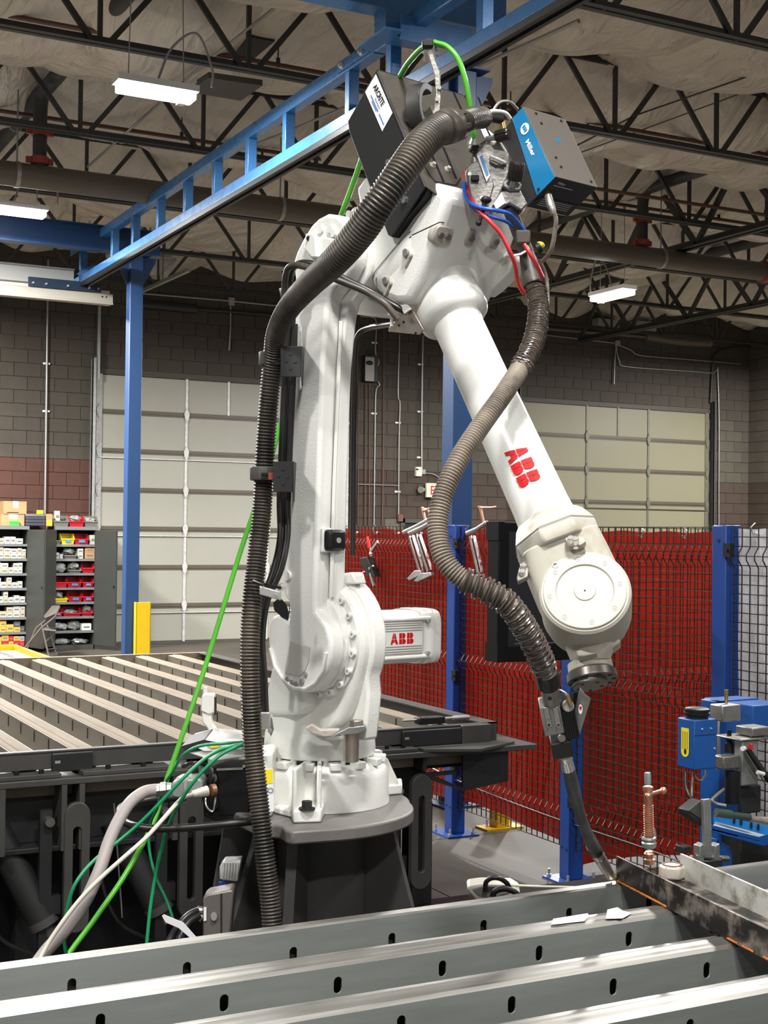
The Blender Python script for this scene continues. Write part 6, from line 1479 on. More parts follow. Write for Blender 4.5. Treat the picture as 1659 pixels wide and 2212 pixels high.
cable([(630, 700, 3.64), (626, 620, 3.62), (634, 578, 3.58), (660, 568, 3.54), (700, 578, 3.52), (745, 603, 3.52), (800, 630, 3.52), (850, 660, 3.50), (880, 675, 3.5)], .009, M['rubber'], 'black cable arching over the arm below the thick hose, upper of the pair')
cable([(850, 700, 3.6), (800, 708, 3.75), (775, 722, 3.8), (768, 760, 3.82), (766, 850, 3.85), (764, 1000, 3.9), (762, 1200, 3.9)], .008, M['rubber'], 'black cable dropping behind the lower arm from the triangular plate')
ob('cable_saddle', MB().prism([at(a, b, d=3.6) for a, b in ((602, 622), (618, 620), (628, 632), (640, 628), (640, 640), (615, 655), (606, 640))], FW*.03), M['steel'], None, 'grey cable saddle at the top left of the lower arm', 'bracket', bevel=.003)
t = ob('triangular_plate', MB().prism([RS(a, b, -.10) for a, b in ((875, 668), (888, 665), (915, 712), (906, 723), (838, 716), (840, 708))], S_*.004), M['purplemetal'], None, 'drilled triangular metal plate hanging under the robot head', 'plate', bevel=.001)
for (a, b) in ((872, 696), (862, 703), (898, 720), (876, 671)): ob('plate_hole', MB().cyl(RS(a, b, -.1005), RS(a, b, -.1015), .0035, n=10), M['black'], t)
ob('white_clip', MB().obox(RS(846, 693, -.11), R_*.003, Z*.014, S_*.003), M['label'], t)
ob('white_tab', MB().prism([RS(a, b, -.11) for a, b in ((858, 648), (872, 648), (886, 668), (873, 678))], S_*.006), M['robot'], t)
# ---- polished stop pin at the turret
t = thing('stop_pin', at(758, 1640, d=3.60), 'polished steel stop pin hanging from a thin plate at the turret foot', 'pin')
pa, pb = at(759, 1583, d=3.61), at(758, 1645, d=3.61)
ob('pin', MB().lathe(pb, pa-pb, [(0, .0185), (.002, .0205), ((pa-pb).length, .0205)], 32), M['purplemetal'], t, smooth=35)
ob('flange_plate', MB().prism([at(a, b, d=3.58) for a, b in ((716, 1592), (728, 1584), (752, 1572), (788, 1568), (792, 1578), (770, 1586), (745, 1587))], FW*.06), M['steel'], t, bevel=.001)
ob('hex_head', MB().lathe(at(770, 1578, d=3.60), UP, [(0, .020), (.028, .019)], 6), M['purplemetal'], t, bevel=.002)
ob('leaf_plate', MB().prism([at(a, b, d=3.62) for a, b in ((660, 1574), (674, 1565), (692, 1577), (728, 1576), (755, 1582), (735, 1590), (700, 1592), (676, 1585))], FW*.03), M['grime_shade'], t, bevel=.002)
# ================================================================ COVER BOX ON THE HEAD
cvb = thing('feeder_cover', RS(870, 330, -.17), 'black and dusty brown sheet metal cover on top of the robot head', 'cover')
sC2 = -.155; dS = .315
Pc = {k: RS(a, b, sC2) for k, (a, b) in dict(A=(814, 149), B=(751, 262), B2=(754, 284), C=(838, 508), C2=(846, 512), D=(919, 402)).items()}
sp = ob('side_plate', MB().prism([Pc['A'], Pc['B'], Pc['B2'], Pc['C'], Pc['C2'], Pc['D']], S_*.006), M['blackmetal'], cvb, bevel=.002)
nC = S_.cross((Pc['D']-Pc['A']).normalized()).normalized(); nC = nC if nC.z > 0 else -nC
Aw, Dw = Pc['A'], Pc['D']; Lc = (Dw-Aw).length; aC = (Dw-Aw).normalized()
ob('top_sheet', MB().prism([Aw+S_*.002, Aw+S_*dS*.97, Aw+S_*dS+aC*.04, Dw+S_*(dS-.005)-aC*.02, Dw+S_*(dS-.04)+aC*.025, Dw+S_*.03+aC*.02, Dw+S_*.002], -nC*.004), M['sheet'], cvb, bevel=.002)
ob('far_side', MB().prism([Aw+S_*dS, Aw+S_*dS-nC*.14, Dw+S_*dS-nC*.13-aC*.02, Dw+S_*dS-aC*.02], -S_*.004), M['blackmetal'], cvb)
ob('upper_flap', MB().prism([Aw+S_*.002, Aw+S_*dS*.97, Aw+S_*dS*.97-nC*.13-aC*.01, Pc['B']+S_*.002], aC*.004), M['blackmetal'], cvb)
ob('edge_trim', MB().bar(Aw+aC*.01-S_*.001, Dw-S_*.001, .003, .003), M['steel'], cvb)
def cvp(px, py, o=.001): return on(px, py, Aw+nC*o, nC)
for (a, b) in (((980, 200), (996, 235)), ((1033, 210), (1048, 250)), ((1040, 255), (1062, 300)), ((929, 325), (958, 392)), ((958, 318), (985, 385))):
    ob('slot', MB().bar(cvp(*a), cvp(*b), .007, .0012, nC), M['black'], cvb)
for (a, b) in (((878, 262), (900, 330)), ((900, 330), (928, 378)), ((928, 378), (940, 392)), ((940, 392), (985, 400)), ((985, 400), (995, 385))): ob('pressed_line', MB().bar(cvp(*a), cvp(*b), .004, .0012, nC), M['dark'], cvb)
for (a, b) in ((934, 357), (966, 366)): ob('wing_screw', MB().lathe(cvp(a, b, 0), nC, [(0, .009), (.002, .009), (.002, .005), (.010, .005)], 8), M['grime_shade'], cvb)
for (a, b) in ((841, 352), (876, 433)): ob('side_bolt', MB().lathe(RS(a, b, sC2)-S_*.007, S_, [(0, .009), (.007, .009), (.007, .012), (.009, .012)], 6), M['steel'], cvb)
ob('bottom_lip', MB().prism([RS(a, b, sC2+.01) for a, b in ((845, 512), (919, 402), (925, 405), (918, 425), (880, 470), (852, 512))], S_*.25), M['black'], cvb)
# printed sign on the side plate
s4 = [RS(a, b, sC2-.001) for a, b in ((812, 160), (848, 244), (826, 284), (789, 199))]
sg_ = ob('name_label', MB().prism(s4, -S_*.0006), M['label'], sp)
o0 = s4[3]; xd = (s4[2]-s4[3]); yd = (s4[0]-s4[3]); wL, hL = xd.length, (yd-xd.normalized()*yd.dot(xd.normalized())).length
zn = xd.normalized().cross((yd-xd.normalized()*yd.dot(xd.normalized())).normalized())
def on_label(u, v): return o0+xd.normalized()*wL*u+(yd-xd.normalized()*yd.dot(xd.normalized())).normalized()*hL*v-S_*.0012
shear = yd.dot(xd.normalized())
text('ARCRITE', frame(on_label(.10, .55), xd, yd), hL*.27, M['text'], sg_, bold=.03, xs=.80)
text('Automation', frame(on_label(.32, .36), xd, yd), hL*.10, M['text'], sg_, xs=.95)
for v_, u0, u1 in ((.25, .18, .6), (.25, .66, .93), (.17, .30, .55)): ob('fine_print', MB().bar(on_label(u0, v_), on_label(u1, v_), .0028, .0004, -S_), M['bluelab'], sg_)
# open conduit clamp with arm on the cover
ccl = thing('conduit_clamp', cvp(905, 240), 'open dark conduit clamp with bent arm on top of the cover', 'clamp')
g = MB(); cc0 = cvp(912, 236, .03); n = 22
e_a = (RT*.45+S_*.9).normalized()
axc = (RT*.92+UP*.05-FW*.45).normalized(); u1 = UP-axc*UP.dot(axc); u1.normalize(); u2 = axc.cross(u1)
rg = []
for k in range(n+1):
    a_ = math.radians(-25+k*230/n); rg.append((math.cos(a_), math.sin(a_)))
vs = []
for (cx__, sx__) in rg:
    dr = u1*cx__+u2*sx__
    for (r1, w1) in ((.044, -.020), (.064, -.020), (.064, .020), (.044, .020)): vs.append(cc0+dr*r1+axc*w1)
fs = []
for k in range(n):
    for j in range(4): fs.append((k*4+j, k*4+(j+1) % 4, (k+1)*4+(j+1) % 4, (k+1)*4+j))
fs += [(3, 2, 1, 0), (n*4, n*4+1, n*4+2, n*4+3)]
ob('clamp_half', MB().add(vs, fs), mat('clamp_dark', (.05, .047, .045), .5), ccl, bevel=.003)
ob('clamp_block', MB().obox(cvp(935, 262, .02), aC*.035, S_*.010, nC*.02), M['sheet'], ccl, bevel=.003)
arm_ = [at(a, b, d=3.33) for a, b in ((921, 92), (928, 128), (938, 160), (941, 200), (932, 288), (946, 292), (953, 210), (951, 155), (940, 128), (929, 95))]
ob('bent_arm', MB().prism(arm_, FW*.006), M['alu'], ccl, bevel=.002)
for (a, b) in ((949, 190), (944, 215), (939, 243)): ob('arm_screw', MB().lathe(at(a, b, d=3.326), -FW, [(0, .005), (.004, .005)], 8), M['grey'], ccl)
ob('arm_strap', MB().obox(at(924, 95, d=3.33), RT*.014, UP*.010, FW*.014), M['black'], ccl, bevel=.003)
# ================================================================ WIRE FEEDER
s1_, s2_ = .175, .30
fb = thing('feeder_box', RS(1190, 330, .20), 'blue and grey control box on top of the robot head, with white lettering', 'box')
bA, bB = at(1130, 232, d=3.50), at(1188, 380, d=3.40)
# derive the box frame: aC along, S_ across, nC up
bA = on(1130, 232, FA(-.42, .24, .13), nC); 
bB = bA+aC*((on(1188, 380, bA, nC)-bA).dot(aC)); Lb = (bB-bA).length
Wb = (on(1213, 246, bA, nC)-bA).dot(S_)
Hb = .125
box8 = [bA-nC*Hb, bA-nC*Hb+S_*Wb, bB-nC*Hb+S_*Wb, bB-nC*Hb, bA, bA+S_*Wb, bB+S_*Wb, bB]
blk = lambda o, a, b, c: MB().hexa([o, o+a, o+a+b, o+b, o+c, o+a+c, o+a+b+c, o+b+c])
ob('mount_bracket', MB().prism([bA-nC*Hb*.9+aC*.05, bA-nC*Hb*.9+aC*.14, Aw+S_*(dS-.03)+aC*.16-nC*.01, Aw+S_*(dS-.03)+aC*.05-nC*.01], nC*.008), M['alu'], fb)
fbd = ob('box_body', MB().hexa(box8), M['blackmetal'], fb, bevel=.002)
ob('blue_side', MB().prism([bA, bB, bB-nC*Hb*.62, bB-nC*Hb*.62-aC*.01, bA-nC*.046, bA-nC*.03], -S_*.003), M['mblue'], fb, bevel=.001)
ob('lid', MB().prism([bA-S_*.003, bA+S_*Wb, bB+S_*Wb, bB-S_*.003], nC*.003), M['feedgrey'], fb, bevel=.001)
def lid(u, v, o=.003): return bA+aC*Lb*u+S_*Wb*v+nC*o
for (u, v) in ((.06, .24), (.20, .26), (.06, .85), (.70, .22), (.83, .24), (.94, .88)): ob('lid_screw', MB().lathe(lid(u, v), nC, [(0, .0045), (.003, .004)], 10), M['dark'], fb)
ob('lid_scuff', MB().lathe(lid(.40, .52), nC, [(0, .009), (.0004, .009)], 14), M['mblue'], fb)
def side(u, v): return bA+aC*Lb*u-nC*Hb*v-S_*.0042
ob('side_screw', MB().cyl(side(.96, .5), side(.96, .5)-S_*.003, .004, n=10), M['dark'], fb)
lc = side(.24, .17); yv = (nC*.95).normalized()
ob('white_badge', MB().lathe(lc, -S_, [(0, .0165), (.0006, .0165)], 28), M['label'], fb)
for k in (-1, 0, 1): ob('badge_bar', MB().prism([lc-S_*.0008+aC*(k*.0075-.0028)+nC*.006, lc-S_*.0008+aC*(k*.0075+.0028)+nC*.006, lc-S_*.0008+aC*(k*.0075+.0028)-nC*.006, lc-S_*.0008+aC*(k*.0075-.0028)-nC*.006], -S_*.0004), M['mblue'], fb)
text('Miller', frame(side(.37, .30)-S_*.0006, aC, nC), .0145, M['label'], fb, bold=.03, xs=1.15)
def endp(u, v): return bB+S_*Wb*u-nC*Hb*v+aC*.0012
text('Miller', frame(endp(.14, .16), S_, nC), .009, M['label'], fb, xs=1.0)
ob('fine_print', MB().bar(endp(.10, .22), endp(.55, .22), .0022, .0005, aC), M['lgrey'], fb)
nameplate = ob('warning_plate', MB().prism([endp(.0, .88), endp(.08, .62), endp(.98, .60), endp(.90, .90)], aC*.0006), M['dark'], fb)
for v_ in (.67, .73, .79, .85): ob('fine_print', MB().bar(endp(.14, v_)+aC*.0006, endp(.86, v_)+aC*.0006, .0022, .0004, aC), M['grime_shade'], nameplate)
ob('plug_socket', MB().lathe(on(1183, 418, bB, aC), aC, [(0, .011), (.010, .011), (.010, .008), (.018, .008)], 16), M['brass'], fb, smooth=35)
cable([(1186, 430, 3.36), (1193, 450, 3.33), (1200, 470, 3.33), (1199, 495, 3.34), (1190, 540, 3.36), (1172, 565, 3.40)], .0055, M['dusty'], 'grey control cable hanging from the blue box to the torch collar')
ob('cable_plug', MB().tube([at(1184, 424, d=3.35), at(1190, 445, d=3.33), at(1196, 462, d=3.33)], [.009, .010, .007], 12), M['alu'], None, 'metal plug screwed into the end of the blue box', 'plug', smooth=40)
# drive unit
du = thing('wire_drive', at(1060, 380, d=3.36), 'grey cast wire drive unit with black knobs beside the blue box', 'drive')
def DP(px, py, dd=0): return at(px, py, d=3.38+dd)
ob('drive_housing', MB().prism([DP(a, b) for a, b in ((1020, 335), (1033, 312), (1050, 300), (1080, 302), (1098, 330), (1103, 372), (1082, 420), (1060, 462), (1040, 455), (1025, 400))], FW*.07), M['alu'], du, bevel=.006)
ob('front_cover', MB().prism([DP(a, b, -.004) for a, b in ((1010, 362), (1022, 350), (1040, 345), (1058, 370), (1068, 400), (1052, 452), (1030, 455), (1016, 420))], FW*.01), M['alu'], du, bevel=.003)
ob('instruction_label', MB().prism([DP(a, b, -.012) for a, b in ((1029, 333), (1037, 326), (1059, 378), (1051, 392))], FW*.002), M['label'], du)
ob('label_print', MB().prism([DP(a, b, -.0145) for a, b in ((1036, 338), (1041, 334), (1056, 374), (1051, 380))], FW*.001), M['bluelab'], du)
ob('motor_mount', MB().prism([DP(a, b, .02) for a, b in ((1003, 372), (1010, 358), (1022, 370), (1030, 440), (1018, 440), (1006, 410))], FW*.03), M['alu'], du, bevel=.004)
for (a, b, r1) in ((1014, 376, .005), (1022, 384, .004), (1040, 428, .005), (1026, 440, .005)): ob('housing_screw', MB().lathe(DP(a, b, -.002), -FW, [(0, r1), (.004, r1)], 8), M['steel'], du)
def knob(px, py, px2, py2, r1, dd, ribs=10):
    a, b = DP(px, py, dd), DP(px2, py2, dd-.02); L_ = (b-a).length
    k_ = MB(); ax_ = (b-a).normalized(); u1 = ax_.orthogonal().normalized(); u2 = ax_.cross(u1)
    rings = []
    for t_ in (0, .08, .92, 1):
        rings.append([a+ax_*L_*t_+(u1*math.cos(2*math.pi*k/40)+u2*math.sin(2*math.pi*k/40))*(r1*(.86 if t_ in (0, 1) else 1)*(1 if (k//2) % 2 else .9)) for k in range(40)])
    ob('ribbed_knob', k_.loft(rings), M['rubber'], du, smooth=30)
knob(1072, 296, 1100, 288, .0155, -.02); knob(1111, 390, 1118, 350, .019, -.02)
ob('knob_spindle', MB().cyl(DP(1050, 300, -.01), DP(1072, 296, -.02), .006, n=10), M['steel'], du, smooth=40)
ob('knob_spindle', MB().cyl(DP(1106, 405, -.01), DP(1111, 388, -.02), .008, n=10), M['steel'], du, smooth=40)
ob('pivot_block', MB().prism([DP(a, b, -.01) for a, b in ((1088, 390), (1112, 385), (1128, 398), (1125, 412), (1100, 412), (1085, 402))], FW*.05), M['alu'], du, bevel=.004)
ob('pressure_arm', MB().prism([DP(a, b, -.012) for a, b in ((1058, 335), (1090, 340), (1096, 355), (1072, 358), (1058, 350))], FW*.03), M['alu'], du, bevel=.003)
ob('hinge_pins', MB().cyl(DP(1060, 338, -.02), DP(1092, 352, -.02), .004, n=8), M['chrome'], du)
ob('side_latch', MB().obox(DP(1026, 385, -.012), RT*.010, UP*.007, FW*.006), M['black'], du, bevel=.002)
ob('outlet_block', MB().prism([DP(a, b, .0) for a, b in ((1068, 440), (1085, 412), (1122, 408), (1140, 440), (1128, 455), (1100, 440), (1078, 452))], FW*.06), M['alu'], du, bevel=.004)
ob('bright_face', MB().prism([DP(a, b, -.004) for a, b in ((1066, 440), (1083, 415), (1092, 438), (1072, 452))], FW*.003), M['chrome'], du)
ob('lever', MB().tube([DP(1048, 432, -.03), DP(1044, 455, -.03), DP(1036, 480, -.03)], [.007, .005, .004], 10).sph(DP(1034, 482, -.03), .0075, 10, 8).sph(DP(1050, 432, -.03), .012, 12, 8, (1.2, 1, .8)), M['black'], du, smooth=50)
ob('outlet_tube', MB().lathe(DP(1098, 445, .03), DP(1137, 545, .09)-DP(1098, 445, .03), [(0, .017), (.03, .0175), (.09, .0175), (.13, .019)], 24), mat('tube_grey', (.10, .09, .08), .45), du, smooth=35)
ob('tube_clip', MB().obox(DP(1128, 515, .03), RT*.018, UP*.017, FW*.024), M['sheet'], du, bevel=.004)
ob('inlet_fitting', MB().lathe(DP(1023, 298, -.01), DP(1018, 320, -.01)-DP(1023, 298, -.01), [(0, .011), (.012, .011), (.012, .014), (.020, .014), (.022, .010), (.03, .012)], 16), M['chrome'], du, smooth=35)
ob('brass_elbow', MB().tube([DP(1084, 262, -.0), DP(1088, 282, -.0)], .008, 10), M['brass'], du, smooth=40)
ob('cable_lugs', MB().cyl(DP(1020, 318, -.01), DP(1030, 325, -.01), .013, n=12), M['black'], du)
ob('zip_tie', MB().tube([DP(1110, 552, .02), DP(1125, 549, .02), DP(1140, 540, .02)], .003, 6), M['label'], du)
ob('indicator_stub', MB().sph(DP(1166, 530, .03), .012, 12, 8, (1, 1, .8)), M['ylab'], du, smooth=60)
ob('indicator_base', MB().lathe(DP(1158, 538, .03), RT+UP*.5, [(0, .014), (.012, .014)], 16), M['black'], du, smooth=35)
# thin hoses around the drive
cable([(1042, 252, 3.33), (1066, 255, 3.36), (1082, 258, 3.38)], .012, M['rubber'], 'black hose end reaching from the ribbed conduit to the drive', 'hose')
cable([(1045, 245, 3.38), (1065, 240, 3.40), (1090, 243, 3.42), (1102, 256, 3.44)], .005, M['white'], 'short white hose behind the drive unit', 'hose')
cable([(1060, 246, 3.42), (1078, 222, 3.44), (1100, 220, 3.46), (1118, 236, 3.5)], .004, M['conduit'], 'thin grey cable looping behind the blue box')
cable([(1003, 395, 3.40), (1005, 420, 3.38), (1018, 440, 3.36), (1045, 450, 3.34), (1075, 455, 3.34), (1100, 462, 3.36), (1118, 480, 3.40), (1135, 500, 3.42)], .0052, M['bluehose'], 'blue hose looping under the drive unit, upper one', 'hose')
cable([(1008, 400, 3.42), (1010, 428, 3.40), (1030, 455, 3.38), (1060, 468, 3.37), (1092, 478, 3.40), (1108, 490, 3.42)], .0045, M['bluehose'], 'blue hose looping under the drive unit, lower one', 'hose')
cable([(1003, 370, 3.42), (1012, 410, 3.40), (1030, 450, 3.36), (1060, 480, 3.34), (1085, 510, 3.34), (1102, 545, 3.34), (1113, 575, 3.36), (1118, 610, 3.39), (1132, 634, 3.42)], .0055, M['redhose'], 'red hose running from the drive down to the upper end of the torch hose', 'hose')
cable([(1133, 528, 3.38), (1145, 548, 3.37), (1158, 570, 3.38), (1172, 600, 3.41)], .0055, M['redhose'], 'short red hose right of the torch collar', 'hose')
cable([(1165, 560, 3.42), (1180, 600, 3.44), (1183, 650, 3.42), (1180, 710, 3.38)], .005, M['dusty'], 'thin grey cable tied along the upper torch hose')
# green gas hose over the top and down behind the robot
gh = thing('green_hose', at(945, 92, d=3.35), 'bright green gas hose arching over the head and hanging down behind the arm', 'hose')
gp = [(1024, 298, 3.36), (1019, 262, 3.35), (1012, 210, 3.33), (1003, 165, 3.32), (988, 125, 3.32), (965, 100, 3.33), (940, 92, 3.34)]
ob('hose_front', MB().tube(curve([at(a, b, d=c) for a, b, c in gp], 10), .0065, 12), M['green'], gh, smooth=60)
gp = [(940, 92, 3.34), (920, 98, 3.38), (895, 120, 3.45), (868, 158, 3.55), (830, 240, 3.72), (790, 320, 3.85), (765, 390, 3.93), (738, 462, 4.0), (700, 560, 4.12), (650, 740, 4.25), (605, 920, 4.3), (570, 1040, 4.3), (545, 1115, 4.3), (515, 1205, 4.3), (480, 1320, 4.28), (440, 1450, 4.25), (400, 1570, 4.2), (355, 1700, 4.15), (330, 1780, 4.1), (270, 1890, 4.0), (205, 1985, 3.9), (120, 2110, 3.8), (60, 2300, 3.7)]
ob('hose_rear', MB().tube(curve([at(a, b, d=c) for a, b, c in gp], 8), .0078, 12), M['hivis'], gh, smooth=60)
# ================================================================ LEFT OF THE ROBOT: connector housing, cables
cbx = thing('connector_box', at(490, 1760, d=3.85), 'black connector housing with metal plugs at the left side of the robot base', 'box')
def CP(px, py, dd=0): return at(px, py, d=3.72+dd)
ob('box_shell', MB().prism([CP(a, b) for a, b in ((468, 1660), (548, 1657), (548, 1772), (475, 1778), (440, 1765), (436, 1700), (445, 1662))], FW*.22), M['black'], cbx, bevel=.006)
ob('door_panel', MB().prism([CP(a, b, -.004) for a, b in ((470, 1664), (536, 1661), (538, 1758), (473, 1762))], FW*.004), M['black'], cbx, bevel=.003)
ob('panel_edge', MB().bar(CP(468, 1662, -.006), CP(525, 1660, -.006), .004, .006), M['grey'], cbx)
for (a, b) in ((527, 1655), (527, 1760)): ob('panel_screw', MB().lathe(CP(a, b, -.004), -FW, [(0, .004), (.002, .004)], 8), M['chrome'], cbx)
ob('top_plate', MB().prism([CP(a, b, -.03) for a, b in ((398, 1610), (445, 1598), (545, 1606), (548, 1632), (460, 1645), (410, 1628))], FW*.20), M['robot'], cbx, bevel=.003)
ob('dark_top', MB().prism([CP(a, b, -.032) for a, b in ((392, 1612), (440, 1598), (470, 1604), (460, 1618), (402, 1626))], FW*.18), M['dark'], cbx)
ob('plug_cluster', MB().box((0, 0, 0), (.01, .01, .01), Matrix.Translation(CP(440, 1640))), M['dark'], cbx)
for k, (a, b) in enumerate(((425, 1660), (438, 1672), (452, 1664), (430, 1685), (447, 1692), (460, 1680), (416, 1676))):
    ob('round_plug', MB().lathe(CP(a, b, .0), -FW+RT*-.3, [(0, .013), (.014, .013), (.016, .010), (.024, .009)], 14), M['dark'], cbx, smooth=35)
    ob('plug_ring', MB().lathe(CP(a, b, -.012), -FW+RT*-.3, [(0, .0135), (.003, .0135)], 14), M['steel'], cbx, smooth=35)
ob('wire_tangle', MB().tube(curve([CP(395, 1655, -.02), CP(420, 1648, -.05), (CP(445, 1655, -.02)), CP(455, 1690, -.02), CP(440, 1720, .0), CP(455, 1752, .0), CP(470, 1742, 0)]), .006, 6), M['rubber'], cbx, smooth=60)
ob('bottom_bail', MB().tube(curve([CP(444, 1724, -.01), CP(446, 1742, -.02), CP(460, 1752, -.02), CP(466, 1722, -.01)]), .003, 6), M['chrome'], cbx, smooth=60)
t = thing('warning_label', at(583, 1680, d=3.66), 'white label with yellow warning field on the robot base', 'label')
lf_ = 3.612
ob('label_sheet', MB().prism([at(a, b, d=lf_) for a, b in ((573, 1660), (590, 1661), (592, 1752), (573, 1754))], FW*.001), M['label'], t)
ob('yellow_field', MB().prism([at(a, b, d=lf_-.001) for a, b in ((571, 1662), (589, 1662), (589, 1692), (575, 1693))], FW*.001), M['ylab'], t)
ob('pictogram', MB().tube([at(584+6*math.cos(k*math.pi/6), 1707+5*math.sin(k*math.pi/6), d=lf_-.002) for k in range(13)], .0007, 4), M['text'], t)
# grey industrial connector with thick cable
gc_ = thing('heavy_connector', at(400, 1705, d=3.66), 'grey metal multi-pole connector plugged in left of the robot base', 'connector')
ob('connector_hood', MB().prism([at(a, b, d=3.62) for a, b in ((368, 1694), (384, 1685), (430, 1680), (438, 1690), (436, 1714), (395, 1728), (370, 1722))], FW*.09), mat('hood_grey', (.27, .28, .28), .4, .3), gc_, bevel=.006)
ob('hood_ridge', MB().prism([at(a, b, d=3.615) for a, b in ((396, 1684), (404, 1683), (404, 1724), (396, 1726))], FW*.01), M['grey'], gc_, bevel=.002)
ob('gland', MB().lathe(at(372, 1703, d=3.66), at(330, 1708, d=3.66)-at(372, 1703, d=3.66), [(0, .016), (.012, .017), (.014, .020), (.03, .020), (.032, .017), (.045, .0175)], 8), M['steel'], gc_, smooth=25)
cable([(336, 1706, 3.66), (310, 1712, 3.64), (280, 1735, 3.6), (255, 1775, 3.55), (235, 1820, 3.5), (215, 1880, 3.45), (185, 1945, 3.42), (140, 2010, 3.4), (95, 2060, 3.38), (50, 2130, 3.3), (10, 2230, 3.2)], .0165, M['greyhose'], 'thick grey armoured cable curving down from the heavy connector to the lower left', 'cable', n=14)
t = thing('white_plug', at(440, 1712, d=3.62), 'cream round plug with copper ring beside the heavy connector', 'plug')
ob('plug_body', MB().lathe(at(414, 1716, d=3.60), at(460, 1706, d=3.63)-at(414, 1716, d=3.60), [(0, .007), (.004, .010), (.03, .013), (.045, .0145)], 18), M['cream'], t, smooth=40)
ob('plug_ring', MB().lathe(at(456, 1707, d=3.62), at(470, 1704, d=3.63)-at(456, 1707, d=3.62), [(0, .0155), (.012, .0155)], 18), M['copper'], t, smooth=40)
cable([(416, 1716, 3.59), (390, 1728, 3.56), (350, 1772, 3.50), (315, 1810, 3.46), (270, 1850, 3.42), (225, 1890, 3.40), (180, 1935, 3.38), (140, 1985, 3.36), (100, 2045, 3.34), (70, 2110, 3.3), (20, 2240, 3.2)], .0058, M['cream'], 'slim cream cable sloping down across the dark space at left')
# dark green cables lying over the connector box
cable([(535, 1606, 3.58), (500, 1612, 3.56), (470, 1622, 3.55), (435, 1645, 3.54), (395, 1682, 3.52), (350, 1730, 3.52), (300, 1780, 3.52), (250, 1822, 3.50), (200, 1862, 3.46), (165, 1905, 3.42), (148, 1950, 3.42), (138, 2010, 3.44), (145, 2080, 3.44)], .0048, M['dgreen'], 'dark green cable crossing over the grey armoured cable to the lower left')
cable([(540, 1604, 3.57), (505, 1616, 3.55), (475, 1632, 3.54), (440, 1664, 3.53), (410, 1700, 3.53), (385, 1740, 3.55), (365, 1780, 3.58), (352, 1820, 3.6), (338, 1880, 3.6), (325, 1960, 3.58), (315, 2060, 3.55)], .0048, M['dgreen'], 'dark green cable hanging nearly straight down in front of the dark table base')
cable([(530, 1603, 3.62), (480, 1606, 3.60), (430, 1612, 3.60), (395, 1632, 3.62), (375, 1665, 3.7), (352, 1700, 3.75), (340, 1745, 3.8), (325, 1780, 3.85), (322, 1830, 3.85), (335, 1890, 3.82), (360, 1945, 3.8), (378, 2000, 3.78), (390, 2060, 3.75)], .0042, M['dgreen'], 'dark green cable looping behind and drifting right near the floor')
# black tube loop around the base
cable([(560, 1772, 3.58), (480, 1781, 3.56), (400, 1788, 3.56), (330, 1790, 3.56), (285, 1783, 3.58), (263, 1768, 3.66), (258, 1750, 3.76), (275, 1738, 3.86), (330, 1728, 3.95), (400, 1722, 4.0)], .0105, M['rubber'], 'black bent guard tube looping out left of the robot base', 'tube', n=14)
# papers and label on the box top
pp_ = thing('paper_sheets', CP(470, 1612, -.05), 'white label sheets with yellow field lying on top of the connector box', 'paper')
ob('sheet', MB().prism([CP(a, b, -.036) for a, b in ((420, 1612), (446, 1608), (484, 1612), (480, 1622), (440, 1622))], FW*.05), M['label'], pp_)
ob('sheet', MB().prism([CP(a, b, -.045) for a, b in ((472, 1604), (505, 1602), (528, 1610), (520, 1618), (482, 1616))], FW*.05), M['label'], pp_)
ob('yellow_field', MB().prism([CP(a, b, -.04) for a, b in ((448, 1610), (468, 1608), (476, 1614), (456, 1616))], FW*.04), M['ylab'], pp_)
# white arm with head standing behind the box
wa = thing('sensor_arm', at(470, 1600, d=3.95), 'white cranked post with boxy head standing behind the connector box', 'arm')
def AP(px, py, dd=0): return at(px, py, d=3.92+dd)
ob('post_head', MB().prism([AP(a, b) for a, b in ((436, 1502), (445, 1498), (463, 1500), (463, 1540), (450, 1544), (433, 1536))], FW*.035), M['white'], wa, bevel=.004)
ob('head_pin', MB().cyl(AP(443, 1500, .015), AP(444, 1484, .015), .007, n=12), M['white'], wa, smooth=40)
ob('head_pad', MB().obox(AP(465.5, 1524, .015), RT*.002, UP*.026, FW*.012), M['rubber'], wa)
ob('crank_post', MB().prism([AP(a, b, .005) for a, b in ((436, 1538), (456, 1542), (458, 1562), (466, 1575), (480, 1585), (508, 1584), (510, 1598), (476, 1600), (462, 1598), (446, 1572), (436, 1560))], FW*.028), M['white'], wa, bevel=.005)
ob('post_screw', MB().lathe(AP(488, 1583, .02), UP, [(0, .006), (.005, .006)], 10), M['white'], wa, smooth=35)
# small grey junction module and connector below, on the pedestal
jm = thing('valve_block', at(505, 1885, d=3.75), 'light grey ribbed module with blue fittings mounted left of the pedestal', 'module')
ob('module_body', MB().prism([at(a, b, d=3.68) for a, b in ((474, 1872), (482, 1862), (520, 1860), (512, 1905), (474, 1900))], FW*.06), M['lgrey'], jm, bevel=.003)
for k in range(6): ob('module_rib', MB().prism([at(484+k*6, 1865, d=3.677), at(486+k*6, 1865, d=3.677), at(484+k*6, 1902, d=3.677), at(482+k*6, 1902, d=3.677)], FW*.004), M['grey'], jm)
for k in range(2): ob('blue_fitting', MB().cyl(at(477+k*8, 1905, d=3.69), at(477+k*8, 1922, d=3.69), .006, n=10), M['bluehose'], jm)
hc = thing('heavy_connector', at(470, 1970, d=3.6), 'brownish grey metal connector hood standing left of the pedestal foot', 'connector')
hm = mat('hood_brown', (.19, .17, .155), .42, .4)
